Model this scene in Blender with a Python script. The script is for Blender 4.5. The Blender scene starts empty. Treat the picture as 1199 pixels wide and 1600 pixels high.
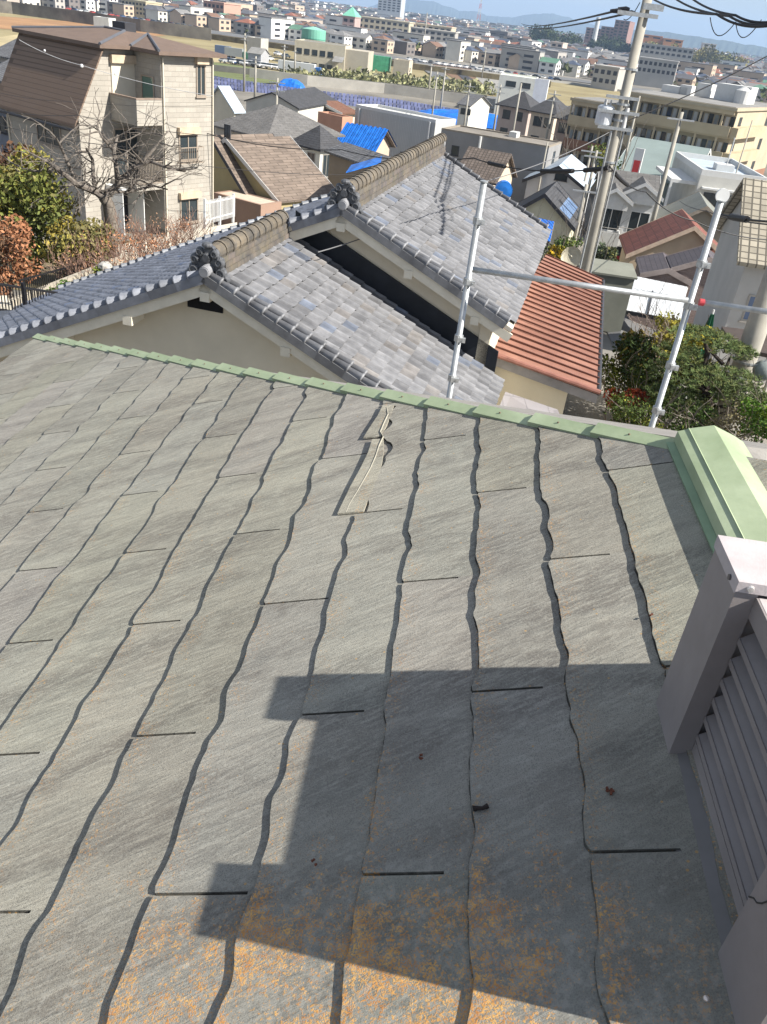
import bpy, math, random
from mathutils import Vector, Matrix
random.seed(7)
sc = bpy.context.scene; COL = sc.collection
rad = math.radians
CAMZ = 18.5
C0 = Vector((0, 0, CAMZ))
# ------------------------------------------------------------------ camera
FPX, PITCH, ROLL = 1279.53, rad(31.151), rad(7.232)
FW = Vector((0, math.cos(PITCH), -math.sin(PITCH))); UP0 = Vector((0, math.sin(PITCH), math.cos(PITCH)))
IMX = Vector((1, 0, 0)) * math.cos(ROLL) + UP0 * math.sin(ROLL)
IMD = Vector((1, 0, 0)) * math.sin(ROLL) - UP0 * math.cos(ROLL)
cam = bpy.data.cameras.new('camera'); camo = bpy.data.objects.new('camera', cam); COL.objects.link(camo)
camo.matrix_world = Matrix.Translation(C0) @ Matrix((IMX, -IMD, -FW)).transposed().to_4x4()
cam.sensor_fit = 'VERTICAL'; cam.sensor_height = 36; cam.lens = FPX / 1600 * 36
cam.clip_start = .05; cam.clip_end = 30000
sc.camera = camo
# ------------------------------------------------------------------ light
SUN_EL, SUN_AZ = rad(39.5), rad(106.4)
w = bpy.data.worlds.new('World'); sc.world = w; w.use_nodes = True
nt = w.node_tree; nt.nodes.clear()
sky = nt.nodes.new('ShaderNodeTexSky'); sky.sky_type = 'NISHITA'; sky.sun_disc = False
sky.sun_elevation = SUN_EL; sky.sun_rotation = SUN_AZ; sky.altitude = 60; sky.air_density = 1.0; sky.dust_density = .5; sky.ozone_density = 2.0
tc = nt.nodes.new('ShaderNodeTexCoord'); mp = nt.nodes.new('ShaderNodeMapping'); mp.inputs['Scale'].default_value = (2.2, 2.2, 9)
nz = nt.nodes.new('ShaderNodeTexNoise'); nz.inputs['Scale'].default_value = 2.3; nz.inputs['Detail'].default_value = 7; nz.inputs['Roughness'].default_value = .6
cr = nt.nodes.new('ShaderNodeMapRange'); cr.inputs[1].default_value = .46; cr.inputs[2].default_value = .75; cr.inputs[3].default_value = .24; cr.inputs[4].default_value = .5
mx = nt.nodes.new('ShaderNodeMix'); mx.data_type = 'RGBA'; mx.inputs[7].default_value = (9.6, 9.5, 9.4, 1)
bg = nt.nodes.new('ShaderNodeBackground'); bg.inputs[1].default_value = .053
wo = nt.nodes.new('ShaderNodeOutputWorld')
L_ = nt.links.new
L_(tc.outputs['Generated'], mp.inputs[0]); L_(mp.outputs[0], nz.inputs['Vector']); L_(nz.outputs[0], cr.inputs[0])
L_(cr.outputs[0], mx.inputs[0]); L_(sky.outputs[0], mx.inputs[6]); L_(mx.outputs[2], bg.inputs[0]); L_(bg.outputs[0], wo.inputs[0])
sun = bpy.data.lights.new('sun', 'SUN'); sun.energy = 5; sun.angle = rad(.5); sun.color = (1, .95, .87)
suno = bpy.data.objects.new('sun', sun); COL.objects.link(suno)
SV = Vector((math.sin(SUN_AZ) * math.cos(SUN_EL), math.cos(SUN_AZ) * math.cos(SUN_EL), math.sin(SUN_EL)))
suno.rotation_euler = SV.to_track_quat('Z', 'Y').to_euler(); suno.location = (40, -10, 80)
sc.view_settings.view_transform = 'Standard'; sc.view_settings.look = 'None'; sc.view_settings.gamma = 1; sc.view_settings.exposure = 1.1
sc.cycles.max_bounces = 5; sc.cycles.volume_bounces = 0

# ------------------------------------------------------------------ pixel helpers (photo pixels, 1199x1600)
def ray(u, v):
    return (FW * FPX + IMX * (u - 599.5) + IMD * (v - 800)).normalized()
def at(u, v, dist):                      # point at horizontal distance
    d = ray(u, v); return C0 + d * (dist / math.hypot(d.x, d.y))
def atz(u, v, z):
    d = ray(u, v); return C0 + d * ((z - CAMZ) / d.z)
TR = [0, 22, 50, 80, 130, 900, 3000, 6000, 30000]; TZL = [-7.6, -7.6, -11.9, -15.5, -18.5, -18.5, 0, 15, 15]; TZR = [-7.8, -8.2, -14, -17, -18.5, -18.5, 0, 15, 15]
def ground(x, y):
    r = math.hypot(x, y); f = (math.degrees(math.atan2(x, abs(y) + .01)) + 13) / 8; f = max(0, min(1, f)); f = f * f * (3 - 2 * f); TZ = [a * (1 - f) + b * f for a, b in zip(TZL, TZR)]
    for i in range(8):
        if r <= TR[i + 1]:
            return CAMZ + TZ[i] + (TZ[i + 1] - TZ[i]) * (r - TR[i]) / (TR[i + 1] - TR[i])
    return 0
def G(u, v, dz=0.):
    d = ray(u, v); h = math.hypot(d.x, d.y); r = 3.
    for i in range(4000):
        P = C0 + d * (r / h)
        if P.z <= ground(P.x, P.y): break
        r *= 1.003
    return Vector((P.x, P.y, ground(P.x, P.y) + dz))

# ------------------------------------------------------------------ materials
def newmat(name):
    m = bpy.data.materials.new(name); m.use_nodes = True
    return m, m.node_tree, m.node_tree.nodes['Principled BSDF']
def nd(t, k, **a):
    n = t.nodes.new(k)
    for x, y in a.items(): setattr(n, x, y)
    return n
def c4(c): return (c[0], c[1], c[2], 1)
MC = {}
def mat(name, col, rough=.75, var=.18, scale=3., bump=0., bscale=60., metal=0., c2=None, attr=False, uv=False, spec=.3, stretch=None):
    if name in MC: return MC[name]
    m, t, b = newmat(name)
    tcn = nd(t, 'ShaderNodeTexCoord'); src = tcn.outputs['UV' if uv else 'Object']
    if stretch:
        mpn = nd(t, 'ShaderNodeMapping'); mpn.inputs['Scale'].default_value = stretch; t.links.new(src, mpn.inputs[0]); src = mpn.outputs[0]
    n1 = nd(t, 'ShaderNodeTexNoise'); n1.inputs['Scale'].default_value = scale; n1.inputs['Detail'].default_value = 6; n1.inputs['Roughness'].default_value = .65
    t.links.new(src, n1.inputs['Vector'])
    mr = nd(t, 'ShaderNodeMapRange'); mr.inputs[1].default_value = .3; mr.inputs[2].default_value = .7; t.links.new(n1.outputs[0], mr.inputs[0])
    mxn = nd(t, 'ShaderNodeMix', data_type='RGBA')
    mxn.inputs[6].default_value = c4([x * (1 - var) for x in col]); mxn.inputs[7].default_value = c4(c2 if c2 else [min(1, x * (1 + var)) for x in col])
    t.links.new(mr.outputs[0], mxn.inputs[0]); out = mxn.outputs[2]
    if attr:
        at_ = nd(t, 'ShaderNodeAttribute', attribute_name='Col'); m2 = nd(t, 'ShaderNodeMix', data_type='RGBA', blend_type='MULTIPLY'); m2.inputs[0].default_value = 1
        t.links.new(out, m2.inputs[6]); t.links.new(at_.outputs['Color'], m2.inputs[7]); out = m2.outputs[2]
    t.links.new(out, b.inputs['Base Color'])
    b.inputs['Roughness'].default_value = rough; b.inputs['Metallic'].default_value = metal; b.inputs['Specular IOR Level'].default_value = spec
    if bump:
        n2 = nd(t, 'ShaderNodeTexNoise'); n2.inputs['Scale'].default_value = bscale; n2.inputs['Detail'].default_value = 5; t.links.new(src, n2.inputs['Vector'])
        bn = nd(t, 'ShaderNodeBump'); bn.inputs['Strength'].default_value = 1; bn.inputs['Distance'].default_value = bump; t.links.new(n2.outputs[0], bn.inputs['Height']); t.links.new(bn.outputs[0], b.inputs['Normal'])
    MC[name] = m; return m
def cellmat(name, col, cu, cv, var=.25, groove=.35, gw=.12, rough=.7, bump=.01, off=.5, gu=None, c2=None):
    """surface covered in rows of cells in metres of UV: shingles, cladding, tiles"""
    if name in MC: return MC[name]
    m, t, b = newmat(name)
    tcn = nd(t, 'ShaderNodeTexCoord'); sp = nd(t, 'ShaderNodeSeparateXYZ'); t.links.new(tcn.outputs['UV'], sp.inputs[0])
    def mth(op, a, bb=None):
        n = nd(t, 'ShaderNodeMath', operation=op)
        for i, x in enumerate((a, bb)):
            if x is None: continue
            if isinstance(x, (int, float)): n.inputs[i].default_value = x
            else: t.links.new(x, n.inputs[i])
        return n.outputs[0]
    V = mth('DIVIDE', sp.outputs[1], cv); vi = mth('FLOOR', V); vf = mth('SUBTRACT', V, vi)
    U = mth('ADD', mth('DIVIDE', sp.outputs[0], cu), mth('MULTIPLY', vi, off)); ui = mth('FLOOR', U); uf = mth('SUBTRACT', U, ui)
    cb = nd(t, 'ShaderNodeCombineXYZ'); t.links.new(ui, cb.inputs[0]); t.links.new(vi, cb.inputs[1])
    wn = nd(t, 'ShaderNodeTexWhiteNoise'); wn.noise_dimensions = '2D'; t.links.new(cb.outputs[0], wn.inputs['Vector'])
    mxn = nd(t, 'ShaderNodeMix', data_type='RGBA'); mxn.inputs[6].default_value = c4([x * (1 - var) for x in col]); mxn.inputs[7].default_value = c4(c2 or [min(1, x * (1 + var)) for x in col])
    n1 = nd(t, 'ShaderNodeTexNoise'); n1.inputs['Scale'].default_value = 1.1; n1.inputs['Detail'].default_value = 6; t.links.new(tcn.outputs['UV'], n1.inputs['Vector'])
    f = mth('ADD', mth('MULTIPLY', wn.outputs['Value'], .6), mth('SUBTRACT', mth('MULTIPLY', n1.outputs[0], 1.6), .6)); t.links.new(f, mxn.inputs[0])
    g1 = mth('LESS_THAN', vf, gw); g2 = mth('LESS_THAN', uf, (gw * .5 if gu is None else gu)); g = mth('MAXIMUM', g1, g2)
    m2 = nd(t, 'ShaderNodeMix', data_type='RGBA'); m2.inputs[7].default_value = c4([x * groove for x in col]); t.links.new(g, m2.inputs[0]); t.links.new(mxn.outputs[2], m2.inputs[6])
    t.links.new(m2.outputs[2], b.inputs['Base Color']); b.inputs['Roughness'].default_value = rough; b.inputs['Specular IOR Level'].default_value = .3
    if bump:
        bn = nd(t, 'ShaderNodeBump'); bn.inputs['Distance'].default_value = bump
        t.links.new(mth('MULTIPLY', mth('SUBTRACT', 1, vf), mth('SUBTRACT', 1, g)), bn.inputs['Height']); t.links.new(bn.outputs[0], b.inputs['Normal'])
    MC[name] = m; return m
def glass(name='window glass', col=(.03, .04, .045)):
    if name in MC: return MC[name]
    m, t, b = newmat(name); b.inputs['Base Color'].default_value = c4(col); b.inputs['Roughness'].default_value = .08; b.inputs['Specular IOR Level'].default_value = .6
    MC[name] = m; return m

# ------------------------------------------------------------------ mesh builder
class MB:
    def __init__(s): s.v = []; s.f = []; s.c = []; s.mi = []; s.col = None; s.m = 0
    def add(s, vs, fs):
        k = len(s.v); s.v += [tuple(p) for p in vs]
        for f in fs: s.f.append(tuple(i + k for i in f)); s.c.append(s.col); s.mi.append(s.m)
        return s
    def quad(s, *p): return s.add(p, [tuple(range(len(p)))])
    def hexa(s, p):   # 8 points, bottom ring ccw then top ring
        return s.add(p, [(3, 2, 1, 0), (4, 5, 6, 7), (0, 1, 5, 4), (1, 2, 6, 5), (2, 3, 7, 6), (3, 0, 4, 7)])
    def box(s, x0, x1, y0, y1, z0, z1):
        return s.hexa([(x0, y0, z0), (x1, y0, z0), (x1, y1, z0), (x0, y1, z0), (x0, y0, z1), (x1, y0, z1), (x1, y1, z1), (x0, y1, z1)])
    def obox(s, o, a, b, c):   # origin corner + three edge vectors
        o, a, b, c = map(Vector, (o, a, b, c))
        return s.hexa([o, o + a, o + a + b, o + b, o + c, o + a + c, o + a + b + c, o + b + c])
    def slab(s, pts, t):       # polygon with thickness vector t (Vector)
        pts = [Vector(p) for p in pts]; t = Vector(t); n = len(pts)
        return s.add(pts + [p + t for p in pts], [tuple(range(n)), tuple(range(2 * n - 1, n - 1, -1))] + [(i, i + n, (i + 1) % n + n, (i + 1) % n) for i in range(n)])
    def tube(s, pts, rs, n=8, cap=True, hang=None):
        pts = [Vector(p) for p in pts]
        if not isinstance(rs, (list, tuple)): rs = [rs] * len(pts)
        vs = []; up = None
        for i, p in enumerate(pts):
            d = (pts[min(i + 1, len(pts) - 1)] - pts[max(i - 1, 0)]).normalized()
            if up is None: up = d.orthogonal().normalized()
            a = (up - d * up.dot(d)).normalized(); up = a; b = d.cross(a)
            for k in range(n):
                t = 2 * math.pi * k / n; vs.append(p + (a * math.cos(t) + b * math.sin(t)) * rs[i])
        fs = []
        for i in range(len(pts) - 1):
            for k in range(n): fs.append((i * n + k, i * n + (k + 1) % n, (i + 1) * n + (k + 1) % n, (i + 1) * n + k))
        if cap: fs += [tuple(range(n - 1, -1, -1)), tuple(range((len(pts) - 1) * n, len(pts) * n))]
        return s.add(vs, fs)
    def ball(s, c, r, nu=10, nv=7, jit=0.):
        c = Vector(c); r = Vector(r) if not isinstance(r, (int, float)) else Vector((r, r, r)); vs = []
        for j in range(nv + 1):
            ph = math.pi * j / nv
            for i in range(nu):
                th = 2 * math.pi * i / nu; q = 1 + random.uniform(-jit, jit)
                vs.append(c + Vector((r.x * math.sin(ph) * math.cos(th), r.y * math.sin(ph) * math.sin(th), r.z * math.cos(ph))) * q)
        return s.add(vs, [(j * nu + i, (j + 1) * nu + i, (j + 1) * nu + (i + 1) % nu, j * nu + (i + 1) % nu) for j in range(nv) for i in range(nu)])
    def merge(s, o):
        k = len(s.v); s.v += o.v; s.f += [tuple(i + k for i in f) for f in o.f]; s.c += o.c; s.mi += o.mi; return s
    def build(s, name, m, parent=None, world=False, smooth=False, M=None, uv=True):
        vs = s.v
        if world and parent is not None:
            rt_ = parent
            while rt_.parent is not None: rt_ = rt_.parent
            inv = ROOTM[rt_.name].inverted(); vs = [inv @ Vector(p) for p in vs]
        me = bpy.data.meshes.new(name); me.from_pydata([tuple(p) for p in vs], [], s.f)
        mats = m if isinstance(m, list) else [m]
        for x in mats: me.materials.append(x)
        if len(mats) > 1: me.polygons.foreach_set('material_index', s.mi)
        if any(c is not None for c in s.c):
            ca = me.color_attributes.new('Col', 'FLOAT_COLOR', 'CORNER'); buf = []
            for f, c in zip(s.f, s.c): buf += list(c4(c or (1, 1, 1))) * len(f)
            ca.data.foreach_set('color', buf)
        if uv:
            ul = me.uv_layers.new(name='UVMap'); buf = []; Z = Vector((0, 0, 1))
            for p in me.polygons:
                n = p.normal
                if abs(n.z) > .999 or n.length < .1: uu, vv = Vector((1, 0, 0)), Vector((0, 1, 0))
                else: uu = Z.cross(n).normalized(); vv = n.cross(uu)
                for i in p.vertices:
                    q = me.vertices[i].co; buf += [q.dot(uu), q.dot(vv)]
            ul.data.foreach_set('uv', buf)
        if smooth: me.polygons.foreach_set('use_smooth', [True] * len(me.polygons))
        o = bpy.data.objects.new(name, me); COL.objects.link(o)
        if parent is not None: o.parent = parent
        if M is not None: o.matrix_local = M
        return o
ROOTM = {}
def thing(name, label, cat, loc=(0, 0, 0), rz=0, group=None):
    o = bpy.data.objects.new(name, None); COL.objects.link(o); o.empty_display_size = .3
    o.location = loc; o.rotation_euler = (0, 0, rz); o['label'] = label; o['category'] = cat
    if group: o['group'] = group
    ROOTM[o.name] = Matrix.Translation(Vector(loc)) @ Matrix.Rotation(rz, 4, 'Z'); return o
def tag(o, label, cat, group=None):
    o['label'] = label; o['category'] = cat
    if group: o['group'] = group
    return o
def single(name, label, cat, mb, m, group=None, smooth=False, origin=None):
    """thing that is one mesh, its origin at its base"""
    vs = [Vector(p) for p in mb.v]
    if origin is None:
        origin = Vector((sum(p.x for p in vs) / len(vs), sum(p.y for p in vs) / len(vs), min(p.z for p in vs)))
    origin = Vector(origin); mb.v = [tuple(p - origin) for p in vs]
    o = mb.build(name, m, smooth=smooth); o.location = origin; ROOTM[o.name] = Matrix.Translation(origin); return tag(o, label, cat, group)
def struct(name, mb, m, smooth=False):
    o = mb.build(name, m, smooth=smooth); o['kind'] = 'structure'; return o
def copy_tree(o, parent=None):
    c = o.copy(); COL.objects.link(c)
    if parent: c.parent = parent
    for ch in list(o.children): copy_tree(ch, c)
    return c
def jc(c, a=.12):
    k = 1 + random.uniform(-a, a); return tuple(min(1, x * k * (1 + random.uniform(-a, a) * .3)) for x in c)
# common materials
M_alu = mat('anodised aluminium frame', (.35, .33, .30), .45, .08, metal=.3)
M_dark = mat('dark metal', (.04, .04, .045), .5, .2)
M_wframe = mat('white frame', (.7, .7, .68), .5, .06)
M_glass = glass(); M_conc = mat('weathered concrete', (.34, .33, .30), .9, .25, 2.5, .004, 90)
M_galv = mat('galvanised steel', (.40, .415, .42), .42, .22, 14, .0004, 200, metal=.55, spec=.5)

# ================================================================== TERRAIN
mb = MB(); NR = [0.5, 4, 8, 12, 17, 22, 30, 40, 50, 65, 80, 105, 130, 200, 400, 900, 1800, 3000, 6000, 9000, 14000]; NA = 72
for r in NR:
    for k in range(NA):
        a = 2 * math.pi * k / NA; x, y = r * math.sin(a), r * math.cos(a); mb.v.append((x, y, ground(x, y)))
for i in range(len(NR) - 1):
    for k in range(NA):
        mb.f.append((i * NA + k, (i + 1) * NA + k, (i + 1) * NA + (k + 1) % NA, i * NA + (k + 1) % NA)); mb.c.append(None); mb.mi.append(0)
mb.f.append(tuple(range(NA))); mb.c.append(None); mb.mi.append(0)
mb.v = [(x, y, z) for x, y, z in mb.v]
mb.f = [tuple(reversed(f)) for f in mb.f]
struct('ground', mb, mat('ground earth and paving', (.16, .145, .12), .95, .35, .05, c2=(.27, .25, .215)))

# ================================================================== OWN HOUSE (slate roof we stand on)
HH = 1.2
ang = math.atan2(.04386908, .99903729); R_ = Vector((math.sin(ang), math.cos(ang), 0)); LAT = Vector((R_.y, -R_.x, 0))   # LAT to the right
SL = rad(19.3); D_ = (-LAT) * math.cos(SL) - Vector((0, 0, math.sin(SL))); N_ = D_.cross(R_)
if N_.z < 0: N_ = -N_
OR = C0 - N_ * HH
def RP(s, t, n=0.): return OR + R_ * s + D_ * t + N_ * n
MR = Matrix((R_, -D_, N_)).transposed().to_4x4(); MR.translation = OR
hz0 = ground(0, 5)
own = thing('slate_roofed_house', 'house under the camera with weathered grey slate roof and pale green metal hip capping', 'house', (0, 0, hz0))
def hip_s(t): return 1.2 * 1.921 + .8246 * (t + 1.2 * .315)
TB = [1.2 * (.187 + .1612 * i) for i in range(-3, 18)]       # butts of the courses
TB[0] = -.60
# slate material
def slate_mat():
    m, t, b = newmat('weathered slate with lichen')
    def M(op, a, bb=None, cc=None):
        n = nd(t, 'ShaderNodeMath', operation=op)
        for i, x in enumerate((a, bb, cc)):
            if x is None: continue
            if isinstance(x, (int, float)): n.inputs[i].default_value = x
            else: t.links.new(x, n.inputs[i])
        return n.outputs[0]
    def noise(sc_, det, vec, rough=.6, dist=0.):
        n = nd(t, 'ShaderNodeTexNoise'); n.inputs['Scale'].default_value = sc_; n.inputs['Detail'].default_value = det; n.inputs['Roughness'].default_value = rough; n.inputs['Distortion'].default_value = dist
        t.links.new(vec, n.inputs['Vector']); return n.outputs[0]
    def rng(x, a, bb, c=0., d=1.):
        n = nd(t, 'ShaderNodeMapRange'); n.inputs[1].default_value = a; n.inputs[2].default_value = bb; n.inputs[3].default_value = c; n.inputs[4].default_value = d; t.links.new(x, n.inputs[0]); return n.outputs[0]
    def mix(f, a, bb):
        n = nd(t, 'ShaderNodeMix', data_type='RGBA')
        for i, x in ((0, f), (6, a), (7, bb)):
            if isinstance(x, tuple): n.inputs[i].default_value = c4(x)
            elif isinstance(x, (int, float)): n.inputs[i].default_value = x
            else: t.links.new(x, n.inputs[i])
        return n.outputs[2]
    tcn = nd(t, 'ShaderNodeTexCoord'); ob = tcn.outputs['Object']
    def mapped(rot, scale):
        n0 = nd(t, 'ShaderNodeMapping'); n0.inputs['Rotation'].default_value = (0, 0, rot); t.links.new(ob, n0.inputs[0])
        n = nd(t, 'ShaderNodeMapping'); n.inputs['Scale'].default_value = scale; t.links.new(n0.outputs[0], n.inputs[0]); return n.outputs[0]
    sp = nd(t, 'ShaderNodeSeparateXYZ'); t.links.new(ob, sp.inputs[0])
    at_ = nd(t, 'ShaderNodeAttribute', attribute_name='Col')
    broad = noise(1.0, 3, mapped(rad(20), (7.5, 1.5, 1)), .55, .8)        # long diagonal drifts
    streak = noise(1.0, 6, mapped(rad(27), (95, 17, 1)), .6, .4)      # fine grain of the slate face
    grain = noise(420, 3, ob, .7)
    mott = noise(9, 6, ob, .65)
    col = mix(rng(broad, .38, .62), (.185, .170, .147), (.315, .297, .252))
    col = mix(rng(mott, .4, .62), col, mix(.35, col, (.232, .230, .202)))
    col = mix(M('MULTIPLY', rng(streak, .46, .66), .60), col, (.40, .385, .33))
    col = mix(M('MULTIPLY', rng(noise(170, 3, ob), .5, .68), .5), col, (.37, .36, .31))
    col = mix(M('MULTIPLY', rng(grain, .52, .34), .7), col, (.075, .072, .068))
    n = nd(t, 'ShaderNodeMix', data_type='RGBA', blend_type='MULTIPLY'); n.inputs[0].default_value = 1; t.links.new(col, n.inputs[6]); t.links.new(at_.outputs['Color'], n.inputs[7]); col = n.outputs[2]
    # greenish dark tone painted beside the vent box to deepen its cast shadow
    vent_shade = M('MULTIPLY', rng(M('ADD', sp.outputs[0], M('MULTIPLY', noise(3, 4, ob), .35)), 1.55, .95), rng(M('ADD', sp.outputs[1], M('MULTIPLY', noise(4, 4, ob), .3)), -.75, -.3))
    col = mix(M('MULTIPLY', vent_shade, .6), col, mix(rng(mott, .4, .6), (.11, .112, .10), (.175, .178, .158)))
    # orange lichen: bottom of the picture, thicker lower left, plus flecks on the butts
    cen = M('ADD', M('MULTIPLY', rng(sp.outputs[0], 1.35, .62), 1.0), M('MULTIPLY', rng(M('ABSOLUTE', M('SUBTRACT', sp.outputs[1], -.40)), .55, 0.), .30))
    vo = nd(t, 'ShaderNodeTexVoronoi'); vo.inputs['Scale'].default_value = 75; t.links.new(ob, vo.inputs['Vector'])
    l1 = noise(14, 7, ob, .72, .3); l2 = noise(110, 4, ob, .7)
    fr = M('FRACT', M('DIVIDE', M('SUBTRACT', M('MULTIPLY', sp.outputs[1], -1), TB[1]), 1.2 * .1612))
    edge_ = rng(fr, .70, 1.0); edge2 = rng(fr, .25, 0.)
    l1 = noise(7, 6, ob, .7, .3); l2 = noise(190, 3, ob, .65); l3 = noise(48, 4, ob, .7)
    lm = M('ADD', M('ADD', M('MULTIPLY', cen, .30), M('MULTIPLY', l1, .64)), M('ADD', M('MULTIPLY', l2, .56), M('ADD', M('MULTIPLY', l3, .24), M('MULTIPLY', edge_, .05))))
    lich = M('MULTIPLY', rng(lm, 1.03, 1.10), rng(noise(330, 2, ob, .6), .40, .56))
    ef = M('MULTIPLY', M('MULTIPLY', edge_, rng(l2, .56, .64)), rng(M('ADD', l1, M('MULTIPLY', rng(sp.outputs[0], 3.4, .8), .18)), .56, .64))
    gate = rng(M('ABSOLUTE', M('SUBTRACT', sp.outputs[1], -.42)), .66, .36)
    lich = M('MULTIPLY', lich, M('MULTIPLY', gate, rng(sp.outputs[0], 1.35, 1.0)))
    lc = mix(rng(noise(60, 4, ob), .35, .65), (.46, .18, .03), (.66, .37, .10))
    col = mix(M('MULTIPLY', rng(M('ADD', M('MULTIPLY', cen, .3), l3), .78, .9), .35), col, (.36, .35, .31))
    col = mix(M('MULTIPLY', M('MAXIMUM', lich, M('MULTIPLY', ef, .8)), .85), col, lc)
    # pale round lichen dots
    v2 = nd(t, 'ShaderNodeTexVoronoi'); v2.inputs['Scale'].default_value = 34; t.links.new(ob, v2.inputs['Vector'])
    dots = M('MULTIPLY', rng(v2.outputs['Distance'], .22, .14), rng(noise(5, 3, ob), .56, .66))
    dots = M('MULTIPLY', dots, rng(sp.outputs[0], 1.5, .8))
    col = mix(M('MULTIPLY', dots, .55), col, (.36, .37, .33))
    # small ochre flecks scattered everywhere
    v3 = nd(t, 'ShaderNodeTexVoronoi'); v3.inputs['Scale'].default_value = 60; t.links.new(ob, v3.inputs['Vector'])
    sepc = nd(t, 'ShaderNodeSeparateColor'); t.links.new(v3.outputs['Color'], sepc.inputs[0])
    fl = M('MULTIPLY', M('LESS_THAN', v3.outputs['Distance'], .16), M('GREATER_THAN', sepc.outputs[0], .93))
    col = mix(M('MULTIPLY', fl, .7), col, (.42, .26, .10))
    t.links.new(col, b.inputs['Base Color']); b.inputs['Roughness'].default_value = .8; b.inputs['Specular IOR Level'].default_value = .25
    hgt = M('ADD', M('ADD', M('MULTIPLY', streak, 1.15), M('MULTIPLY', broad, 3.6)), M('ADD', M('MULTIPLY', grain, .30), M('MULTIPLY', lich, .12)))
    bn = nd(t, 'ShaderNodeBump'); bn.inputs['Distance'].default_value = .0021; bn.inputs['Strength'].default_value = 1
    t.links.new(hgt, bn.inputs['Height']); t.links.new(bn.outputs[0], b.inputs['Normal'])
    return m
M_slate = slate_mat()
def wavef(seed, amp):
    rnd = random.Random(seed); ks = [rnd.uniform(-1, 1) for _ in range(160)]
    def f(s):
        x = (s + 3) / .088; i = int(x); fr = x - i; fr = fr * fr * (3 - 2 * fr); return amp * (ks[i % 160] * (1 - fr) + ks[(i + 1) % 160] * fr)
    return f
TH = .0082
slits = {}
base_s = {0: 1.475, 1: 1.822, 2: 1.459, 3: 1.81, 4: 1.452, 5: 1.79, 6: 1.421}
mb = MB()
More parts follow.
